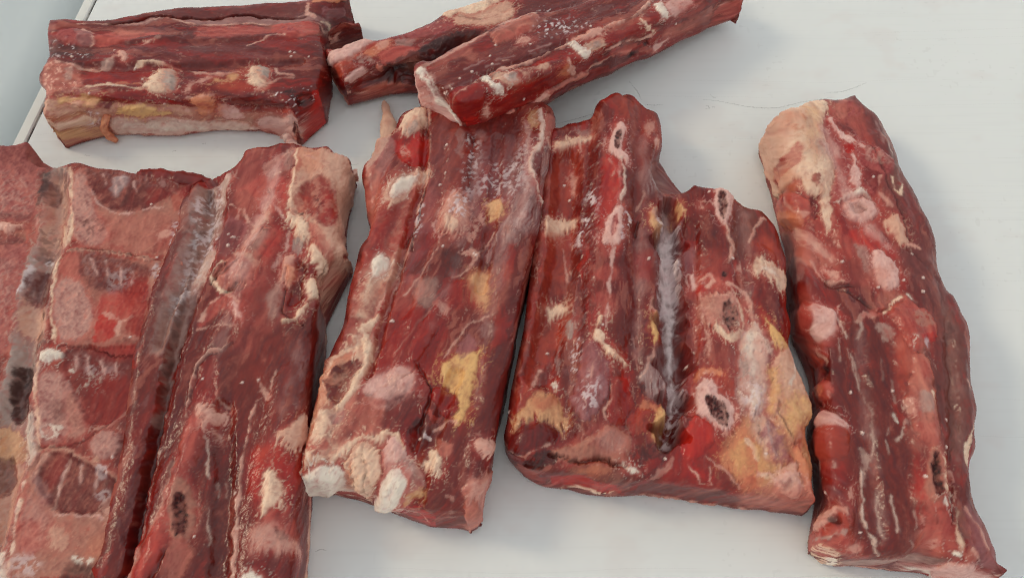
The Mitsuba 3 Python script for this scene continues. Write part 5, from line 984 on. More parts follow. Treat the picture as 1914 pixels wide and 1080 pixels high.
meat({
  'key': 'beef_spine_005',
  'label': 'middle beef spine piece with white bone ends and curled cream fat at its bottom',
  'category': 'beef spine',
  'H': 56,
  'rh': 16,
  'rv': 16,
  'grain': 70,
  'seed': 71,
  'step': 0.95,
  'outline': [(-109.8,166.3),(-106.0,172.1),(-100.9,174.6),(-96.0,176.4),(-90.4,178.5),(-83.6,180.7),(-76.4,183.8),(-69.7,187.0),(-63.9,189.4),(-57.9,190.6),(-51.4,190.9),(-44.1,191.3),(-36.4,191.9),(-29.0,192.4),(-22.0,192.8),(-15.2,192.6),(-8.2,191.6),(-0.7,190.4),(6.9,189.1),(14.2,187.8),(20.4,186.8),(24.8,186.5),(28.4,186.5),(33.4,184.4),(39.0,178.8),(42.5,169.8),(42.8,159.7),(41.6,150.0),(40.1,140.9),(38.9,132.0),(38.0,123.1),(36.9,114.4),(35.4,105.7),(33.6,96.9),(31.8,87.8),(30.4,78.7),(29.5,69.7),(28.9,61.2),(28.1,52.9),(27.0,44.8),(26.0,36.8),(24.3,29.0),(22.0,21.4),(20.1,13.6),(18.6,5.7),(16.9,-2.0),(14.9,-9.6),(13.0,-17.2),(11.2,-24.7),(9.5,-32.1),(7.7,-39.4),(6.0,-46.7),(4.5,-54.0),(3.6,-61.5),(2.8,-68.9),(1.6,-76.1),(0.4,-83.0),(-0.7,-89.7),(-1.7,-96.2),(-2.7,-102.7),(-3.8,-109.2),(-5.3,-115.6),(-7.0,-122.1),(-8.6,-128.7),(-10.2,-135.3),(-11.8,-141.9),(-13.2,-148.4),(-14.0,-154.8),(-14.6,-160.9),(-15.4,-166.9),(-16.4,-172.8),(-17.7,-178.7),(-19.5,-184.7),(-21.3,-190.7),(-23.4,-196.8),(-26.0,-202.8),(-27.3,-209.0),(-25.5,-214.8),(-24.2,-219.7),(-26.6,-222.9),(-30.2,-224.8),(-32.9,-226.1),(-35.8,-224.3),(-40.2,-220.7),(-46.5,-219.4),(-53.2,-220.6),(-59.2,-221.8),(-64.8,-221.0),(-70.2,-219.4),(-75.6,-217.5),(-80.9,-215.4),(-86.1,-213.2),(-91.5,-210.9),(-97.3,-208.6),(-103.1,-206.5),(-108.4,-204.4),(-113.3,-201.5),(-118.6,-197.3),(-124.9,-194.2),(-131.6,-194.2),(-137.9,-195.6),(-143.7,-196.4),(-149.5,-195.6),(-155.5,-194.3),(-161.2,-195.7),(-165.6,-196.7),(-166.1,-193.1),(-164.8,-187.4),(-165.9,-181.6),(-166.4,-175.8),(-164.7,-170.2),(-163.3,-164.2),(-162.9,-157.5),(-162.4,-150.7),(-161.6,-144.1),(-160.7,-137.5),(-159.9,-130.9),(-158.9,-124.5),(-157.8,-118.2),(-156.9,-111.8),(-155.8,-105.5),(-154.3,-99.4),(-152.4,-93.6),(-150.6,-87.6),(-149.1,-81.3),(-147.5,-75.0),(-145.5,-68.4),(-143.5,-61.2),(-142.6,-53.4),(-142.7,-45.4),(-142.5,-37.6),(-141.4,-30.2),(-140.5,-22.7),(-139.8,-15.2),(-139.0,-7.8),(-137.9,-0.4),(-137.0,7.0),(-135.8,14.2),(-133.4,20.5),(-129.9,26.1),(-127.1,33.2),(-127.6,42.4),(-131.4,51.9),(-134.9,60.8),(-136.1,69.6),(-136.7,78.4),(-138.3,87.3),(-140.0,96.0),(-139.8,104.5),(-136.0,111.8),(-132.0,118.6),(-131.3,127.2),(-131.5,135.8),(-127.9,140.5),(-121.1,141.3),(-115.3,145.7),(-112.0,155.9)],
  'rag': 1.0,
  'features': [
    ('s',None,(-828,1504,-816,868,-996,-224,-1152,-1124),(89,),3.0,0,-6,None,None),
    ('s',None,(-1056,1048,-1200,52,-1308,-740),(247,),3.0,0,5,None,None),
    ('s',None,(-492,1312,-504,328,-708,-428,-852,-1124),(297,),3.0,0,5,None,None),
    ('s',None,(-132,1312,-180,328,-264,-320),(129,),3.0,0,-4,None,None),
    ('s',None,(168,1300,12,-104,-120,-1196,-264,-1988),(297,),3.0,0,4,None,None),
    ('s',None,(-456,-1124,-648,-1796,-715,-2126),(148,),3.0,0,-6,None,None),
    ('s',None,(-1464,-1016,-1500,-1580,-1512,-1916),(198,),3.0,0,4,None,None),
    ('p','muscle',(-792,1684,140,1857,84,868,-156,256,-480,124,-732,460),(),5,0.6,0.0,None,None),
    ('p','muscle',(-672,-1568,-276,-1064,24,-740,336,-1184,36,-1652,-60,-2084,-492,-2396,-618,-2088),(),4,0.75,0.0,None,None),
    ('p','redpink',(-1308,148,-1128,808,-744,868,-840,124,-1044,-344,-1296,-692),(),6,0.3,0.0,None,None),
    ('p','redpink',(-1632,-1616,-1344,-860,-996,-560,-768,-1100,-924,-1568,-1260,-1760),(),5,0.3,0.0,None,None),
    ('p','cream',(-1632,-1820,-1548,-1448,-1488,-1088,-1344,-884,-1260,-920,-1356,-1124,-1452,-1568,-1404,-1724,-1200,-1652,-996,-1604,-984,-1760,-1182,-1852,-1536,-1904),(),4,0.8,0.0,None,None),
    ('p','pinkmeat',(-780,1600,-408,1432,-468,640,-720,268,-840,412),(),4,0.35,0.0,None,None),
    ('p','palepurple',(-324,1336,156,1336,72,640,-264,268,-384,496),(),4,0.4,0.0,None,None),
    ('p','red',(-780,1600,-372,1600,-468,592,-708,-44,-828,136),(),4,0.5,0.0,None,None),
    ('p','red',(-828,-464,-684,-548,-936,-1016,-1164,-1208,-1116,-944),(),0.99,0.8,2,None,None),
    ('p','red',(-516,-212,-348,-236,-636,-860,-760,-1094,-876,-944),(),0.99,0.8,2,None,None),
    ('p','pinkmeat',(-336,-128,0,-44,-60,-548,-288,-704),(),3,0.4,0.0,None,None),
    ('p','redpink',(-1164,-344,-816,-128,-684,-380,-1032,-704),(),1.55,0.6,0.0,None,None),
    ('s','dark',(-804,1600,-768,928,-840,412,-936,136),(20,),0.62,0.55,-2,None,None),
    ('s','dark',(-360,1336,-396,736,-600,184),(20,),0.62,0.4,-1.5,None,None),
    ('s','dark',(-768,-1016,-648,-1244,-708,-1532),(35,),0.62,0.5,-3,None,None),
    ('s','dark',(-600,-704,-762,-1056,-888,-1172),(20,),0.62,0.5,-1.5,None,None),
    ('s','dark',(-1140,-704,-1284,-1052,-1392,-1316),(15,),0.62,0.4,0.0,None,None),
    ('s','fat',(-588,412,-648,40,-804,-212,-912,-380),(17,),0.62,0.6,0.0,None,None),
    ('s','fat',(-156,268,-372,-128,-516,-212),(15,),0.62,0.6,0.0,None,None),
    ('s','pinkwhite',(-984,-212,-1104,-704,-1260,-944,-1332,-1244),(20,),0.62,0.6,0.0,None,None),
    ('s','fat',(-684,-548,-948,-944),(15,),0.62,0.5,0.0,None,None),
    ('p','cream',(-1681,-1525,-1416,-1016,-1176,-704,-1104,-860,-1260,-1316,-1332,-1604,-1512,-1808),(),3,0.6,0.0,None,None),
    ('p','pinkwhite',(-1200,-1208,-768,-1016,-780,-1316,-1080,-1460),(),1.24,0.6,0.0,None,None),
    ('s','cream',(-828,928,-948,568,-1056,52,-1176,-224,-1236,-632,-1332,-1028,-1428,-1400,-1500,-1796),(89,99,129,99,99,139,168,148),3,0.6,0.0,None,None),
    ('s','redpink',(-1176,1048,-1248,376,-1296,-428,-1380,-932),(148,198,178,148),4,0.5,0.0,None,None),
    ('s','fascia',(-288,1372,-372,568,-492,-116,-696,-836),(79,109,69,40),3,0.45,0.0,None,None),
    ('s','fascia',(12,1048,-84,112,-204,-632,-288,-1400),(69,119,99,49),3,0.45,0.0,None,None),
    ('s','palepurple',(-648,1504,-756,448,-900,-224),(99,129,69),3,0.4,0.0,None,None),
    ('s','pinkwhite',(144,1504,156,868,60,280),(49,69,40),1.24,0.5,0.0,None,None),
    ('p','beige',(-1312,1878,-1219,1842,-1161,1476,-1164,1240,-1248,1048,-1356,928,-1387,1326),(),0.99,0.9,0.0,None,None),
    ('p','fascia',(-1334,1363,-1116,1360,-1080,1132,-1212,808,-1368,808),(),0.99,0.5,0.0,None,None),
    ('p','pinkmeat',(-1392,892,-1248,1048,-1176,604,-1212,256,-1536,472),(),1.55,0.7,0.0,None,None),
    ('p','dark',(-1727,431,-1212,172,-1332,-44,-1392,40),(),0.99,0.6,0.0,None,None),
    ('p','bright',(-1116,1312,-804,1408,-768,1048,-960,952,-1068,1072),(),1.55,0.85,-1,None,None),
    ('p','cream',(-984,1672,-828,1696,-816,1540,-900,1420,-1020,1336,-1104,1432),(),0.99,0.95,2.5,None,'bone_end'),
    ('p','grey',(-972,1480,-888,1540,-924,1408,-996,1372),(),0.99,0.7,0.0,None,None),
    ('p','fat',(-1056,1228,-996,1240,-948,1108,-1032,1072),(),0.99,0.6,0.0,-0.2,None),
    ('p','dark',(-1032,1324,-948,1324,-984,1240,-1044,1252),(),0.99,0.5,0.0,None,None),
    ('p','redorange',(-1212,688,-1068,868,-840,892,-828,688,-1032,364,-1200,328),(),4,0.5,0.0,None,None),
    ('p','cream',(-1152,736,-924,940,-756,1000,-768,868,-912,760,-1044,508,-1164,508),(),1.55,0.8,0.0,None,None),
    ('p','white',(-1080,760,-924,904,-840,892,-936,748,-1008,652,-1104,580),(),1.24,0.9,3,None,'cartilage'),
    ('p','red',(-1188,136,-1080,508,-828,784,-840,460,-924,184,-1068,-44,-1176,-164),(),1.55,0.8,0.0,None,None),
    ('p','bright',(-1080,208,-912,460,-948,76,-1068,28),(),4,0.35,0.0,None,None),
    ('s','fat',(-792,1672,-768,1048,-804,760,-852,508),(20,20,30),0.62,0.7,0.8,None,None),
    ('s','fat',(-852,460,-876,136,-924,28,-1044,-344,-1116,-692),(35,20,20),0.62,0.6,0.5,None,None),
    ('s','dark',(-792,760,-828,460,-864,256,-876,76),(20,),0.62,0.6,-2,None,None),
    ('p','frost',(-852,604,-780,556,-804,316,-852,160,-888,268),(),0.99,0.7,0.0,0,'frost'),
    ('p','purple',(-780,1624,-480,1492,-420,1132,-576,652,-739,610),(),4,0.6,0.0,None,None),
    ('p','dark',(-480,1348,-384,1372,-384,1240,-468,1264),(),0.99,0.5,0.0,None,None),
    ('p','fascia',(-540,1432,-468,1432,-444,1048,-504,1048),(),0.99,0.5,0.0,None,None),
    ('p','frost',(-432,1348,-300,1348,-312,1000,-384,604,-492,604,-420,1024),(),3,0.5,0.0,0.4,None),
    ('p','fat',(-648,532,-492,700,-384,508,-396,256,-564,196,-672,280),(),3,0.75,4,None,'bone_process'),
    ('p','cream',(-624,412,-504,364,-480,256,-576,220),(),1.24,0.6,0.0,None,None),
    ('p','frost',(-612,556,-384,652,-408,364,-564,388),(),0.99,0.7,0.0,0.6,None),
    ('s','pinkwhite',(-516,688,-648,508,-696,316,-636,184),(20,),0.62,0.6,0.0,None,None),
    ('p','purple',(-252,1492,96,1540,84,1048,-168,1024),(),5,0.6,0.0,None,None),
    ('p','frost',(-252,1048,72,1048,108,652,-156,436,-312,664),(),3.5,0.5,0.0,0.45,None),
    ('p','frost',(48,1240,168,1240,132,664,48,664),(),3,0.4,0.0,0.05,None),
    ('p','silver',(84,1072,324,1360,656,506,84,220,-120,28,0,460),(),5,0.5,0.0,None,None),
    ('p','fatyellow',(168,1660,264,1684,264,1456,180,1456),(),1.24,0.7,0.0,None,None),
    ('s','tendon',(264,1672,300,1324,192,1108,168,916,228,748,300,640),(45,54,45,40),0.62,0.85,1,None,'tendon'),
    ('p','darkred',(192,1132,252,1168,276,844,204,892),(),0.99,0.7,0.0,None,None),
    ('s','tendon',(336,1372,432,1144,360,844),(30,),0.62,0.5,0.0,None,None),
    ('p','pinkmeat',(312,1636,456,1636,624,1276,324,1264),(),0.99,0.6,0.0,None,None),
    ('p','orange',(324,724,746,922,744,875,324,676),(),0.62,0.7,0.0,None,None),
    ('p','fatyellow',(-216,604,-108,640,-72,460,-144,376,-216,448),(),1.24,0.9,1,None,'fat_nub'),
    ('s','fascia',(60,652,-12,436,-120,232,-192,112,-216,-20),(30,),0.62,0.7,0.8,None,None),
    ('p','fat',(-396,232,-288,460,-216,436,-300,232,-396,112),(),0.99,0.5,0.0,-0.1,None),
    ('p','fat',(-480,124,-312,76,-276,-20,-432,4),(),0.99,0.6,0.0,0.1,None),
    ('p','dark',(-636,76,-468,28,-384,-116,-624,-164),(),3,0.5,0.0,None,None),
    ('p','cream',(-1248,-296,-1140,-20,-996,-20,-1044,-344,-1128,-476,-1248,-476),(),3.5,0.75,0.0,None,None),
    ('p','white',(-1212,-92,-1140,28,-1056,-44,-1080,-188,-1188,-224),(),1.24,0.9,3,None,'cartilage'),
    ('p','redorange',(-1200,-296,-1056,-212,-1032,-476,-1224,-524),(),4,0.5,0.0,None,None),
    ('p','red',(-1140,-296,-972,-164,-996,-524,-1205,-732),(),3,0.5,0.0,None,None),
    ('s','fat',(-1068,-344,-1158,-604,-1224,-740),(25,),0.62,0.7,0.0,None,None),
    ('p','greybeige',(-852,-236,-624,-224,-648,-536,-816,-524),(),3,0.5,0.0,None,None),
    ('p','fatyellow',(-384,-188,-192,-116,-204,-524,-348,-404),(),3,0.75,0.0,None,None),
    ('p','red',(-540,-248,-348,-212,-264,-476,-492,-560),(),3,0.6,0.0,None,None),
    ('p','fat',(-612,-476,-516,-476,-528,-584,-612,-560),(),0.99,0.5,0.0,None,None),
    ('p','orange',(-1608,-1472,-1548,-1112,-1344,-896,-1260,-944,-1356,-1400,-1452,-1616,-1584,-1724,-1657,-1627),(),1.55,0.5,0.0,None,None),
    ('p','cream',(-1315,-794,-1188,-752,-1128,-980,-1224,-1208,-1332,-1424,-1452,-1616,-1542,-1738,-1548,-1484,-1385,-1418,-1278,-1203),(),1.24,0.8,0.0,None,None),
    ('p','muscle',(-1476,-1100,-1296,-968,-1212,-1040,-1272,-1232,-1392,-1400,-1464,-1328),(),0.87,0.95,-1,None,None),
    ('s','cream',(-1512,-1124,-1380,-920,-1183,-794),(30,),0.62,0.5,0.0,None,None),
    ('p','red',(-1140,-584,-804,-500,-492,-692,-624,-1124,-756,-1304,-972,-1124,-1116,-1148,-1092,-968),(),3,0.65,0.0,None,None),
    ('s','cream',(-1116,-584,-1224,-728,-1164,-980,-1272,-1220,-1368,-1400),(40,69,79,49),1.24,0.85,1,None,'fat_strip'),
    ('p','pinkwhite',(-1200,-1220,-960,-1040,-768,-1124,-799,-1262,-960,-1328,-1152,-1340),(),1.55,0.65,0.0,None,None),
    ('s','fat',(-1020,-1220,-912,-1160,-792,-1136),(30,),0.62,0.6,0.0,None,None),
    ('p','dark',(-1176,-1280,-1104,-1304,-1116,-1364,-1176,-1340),(),0.99,0.5,0.0,None,None),
    ('p','palepurple',(-1449,-1457,-1332,-1424,-1303,-1514,-1392,-1568),(),0.99,0.7,0.0,None,None),
    ('p','pinkmeat',(-1303,-1321,-1014,-1321,-996,-1568,-1140,-1724,-1296,-1568),(),1.55,0.65,0.0,None,None),
    ('p','darkred',(-996,-1328,-763,-1262,-696,-1496,-888,-1664,-1032,-1592),(),3,0.8,-2,None,None),
    ('p','purple',(-996,-1280,-840,-1244,-828,-1400,-989,-1418),(),3,0.5,0.0,None,None),
    ('p','yellow',(-600,-1100,-480,-932,-336,-920,-228,-896,-288,-1100,-336,-1340,-360,-1532,-444,-1544,-408,-1304,-546,-1203),(),1.24,0.95,1.2,None,'fat_cap'),
    ('p','palepurple',(-480,-920,-360,-752,-276,-836,-384,-992),(),1.24,0.7,0.0,None,None),
    ('s','fat',(-204,-584,-372,-668,-480,-836,-552,-968),(20,),0.62,0.6,0.0,None,None),
    ('p','red',(-690,-1262,-576,-1232,-432,-1268,-420,-1424,-516,-1472,-593,-1418),(),0.74,0.9,2.5,None,'lean_lump'),
    ('p','redpink',(-696,-1400,-576,-1400,-516,-1496,-636,-1532),(),0.99,0.7,0.0,-0.2,None),
    ('s','fat',(-600,-1556,-516,-1520,-432,-1532),(40,),0.62,0.7,0.0,None,None),
    ('p','black',(-816,-1568,-691,-1418,-660,-1616,-732,-1808,-804,-1724),(),1.55,0.65,-7,None,None),
    ('p','red',(-840,-1724,-744,-1568,-703,-1720,-804,-1832),(),0.99,0.6,0.0,None,None),
    ('p','frost',(-696,-1592,-600,-1568,-619,-1646,-689,-1646),(),0.99,0.7,0.0,0,'frost'),
    ('p','cream',(-1668,-1856,-1548,-1760,-1392,-1820,-1224,-1628,-1032,-1628,-996,-1568,-936,-1616,-1020,-1724,-1188,-1736,-1356,-1868,-1524,-1892),(),1.24,0.9,1.5,None,'fat_strip'),
    ('p','redpink',(-1584,-1724,-1464,-1664,-1404,-1736,-1488,-1820),(),0.99,0.7,0.0,-0.3,None),
    ('p','white',(-1584,-1940,-1488,-1868,-1308,-1880,-1284,-2060,-1308,-2228,-1515,-2391,-1901,-2185),(),0.74,1,4,None,'bone_end'),
    ('p','grey',(-1512,-1952,-1332,-1916,-1303,-2063,-1524,-2156),(),4,0.35,0.0,None,None),
    ('s','cream',(-1668,-1856,-1620,-2024,-1921,-2206,-1512,-2372,-1320,-2264),(40,),0.62,0.8,0.0,None,None),
    ('p','cream',(-1291,-1875,-1212,-1736,-1128,-1700,-1020,-1736,-984,-1976,-1176,-2252,-1326,-2364,-1292,-2163,-1308,-2108),(),0.62,1,5,None,'fat_flap'),
    ('p','fatyellow',(-1260,-1880,-1150,-1825,-1116,-1964,-1272,-2084),(),1.24,0.5,0.0,None,None),
    ('s','redpink',(-1206,-1812,-1104,-1868,-1080,-2000),(20,),0.62,0.5,-1.5,None,None),
    ('s','brown',(-1279,-1934,-1224,-2024,-1296,-2252),(15,),0.62,0.4,-1.5,None,None),
    ('s','brown',(-1140,-1736,-1152,-1856,-1068,-2060),(15,),0.62,0.35,-1.5,None,None),
    ('p','pinkwhite',(-996,-1724,-924,-1628,-804,-1796,-708,-1868,-648,-2012,-720,-2108,-924,-2324,-1044,-2408,-1284,-2408,-1020,-2048,-966,-1946),(),0.62,0.95,4.5,None,'bone_end'),
    ('p','white',(-1008,-2048,-876,-1940,-792,-2012,-852,-2132,-1068,-2360,-1248,-2384),(),1.24,0.9,2,None,None),
    ('p','grey',(-840,-1808,-708,-1892,-720,-2012,-792,-1940),(),3,0.5,0.0,None,None),
    ('s','bright',(-864,-1904,-804,-1976),(30,),0.5,0.9,0.0,None,None),
    ('s','cream',(-1008,-1616,-900,-1628,-840,-1736),(35,),0.62,0.7,0.0,None,None),
    ('p','fatyellow',(-768,-2072,-684,-2036,-636,-2132,-768,-2156,-852,-2204),(),0.99,0.9,1.5,None,'fat_nub'),
    ('p','muscle',(-660,-1952,-552,-1952,-480,-2108,-576,-2276,-684,-2144),(),0.99,0.6,1,None,None),
    ('p','cream',(-684,-1844,-636,-1736,-570,-1739,-528,-1940,-564,-1976,-641,-1911),(),0.74,0.95,3,None,'fat_nub'),
    ('p','pinkmeat',(-600,-1652,-468,-1688,-480,-1832,-552,-1796),(),1.24,0.8,0.0,None,None),
    ('p','bright',(-1044,-2408,-720,-2144,-564,-2396,-648,-2648,-864,-2492),(),0.99,0.7,0.0,-0.5,None),
    ('s','fat',(-924,-2324,-756,-2324,-708,-2516),(20,),0.62,0.6,0.0,None,None),
    ('s','fat',(-492,-2108,-444,-2144,-480,-2312),(20,),0.62,0.4,0.0,None,None),
    ('p','fat',(-276,-1700,-228,-1664,-144,-1664,-132,-1724,-216,-1796,-277,-1789),(),0.62,0.95,3,None,'fat_nub'),
    ('p','red',(-240,-1820,12,-1784,0,-1868,-228,-1892),(),0.99,0.5,0.0,None,None),
    ('p','pinkmeat',(-378,-1994,144,-1820,201,-2030,9,-2088,163,-2206,-323,-2717,-523,-2584,-360,-2216),(),0.99,0.85,1.5,None,'skin_flap'),
    ('p','fat',(-348,-1988,-108,-1892,84,-2036,-324,-2180),(),3,0.6,0.0,None,None),
    ('s','fascia',(336,-620,360,-884,264,-1232,276,-1544),(35,),0.62,0.8,0.0,None,None),
    ('p','darkred',(-288,-1184,-24,-1088,-24,-1628,-264,-1724),(),5,0.4,0.0,None,None),
    ('p','white',(-1589,-1948,-1488,-1880,-1308,-1880,-1284,-2048,-1308,-2216,-1512,-2372,-1872,-2203),(),0.74,1,0.0,None,None),
    ('p','white',(-1020,-2072,-948,-1928,-864,-1904,-780,-1988,-840,-2144,-1092,-2396,-1248,-2384),(),0.74,0.95,1.5,None,None),
    ('s','cream',(-1284,-1880,-1188,-1760,-1104,-1736),(35,),0.62,0.8,1,None,None),
    ('p','cream',(-1188,-1736,-1020,-1748,-996,-1928,-1128,-2168,-1320,-2312,-1260,-2048),(),0.87,0.75,0.0,None,None),
    ('s','brown',(-1140,-1796,-1104,-1940,-1176,-2144),(15,),0.62,0.5,-1.5,None,None),
    ('s','brown',(-1224,-1892,-1224,-2024,-1284,-2192),(15,),0.62,0.5,-1.5,None,None),
  ],
  'crumbs': [(-996,-632,13),(-636,-1652,13),(-725,-1646,13),(371,-1348,13),(-612,1228,13),(-660,772,13),(-600,76,13),(-336,28,13),(-312,16,13),(-1008,-632,13),(-612,892,13)],
  'group': 'cut beef spine pieces on the table',
})

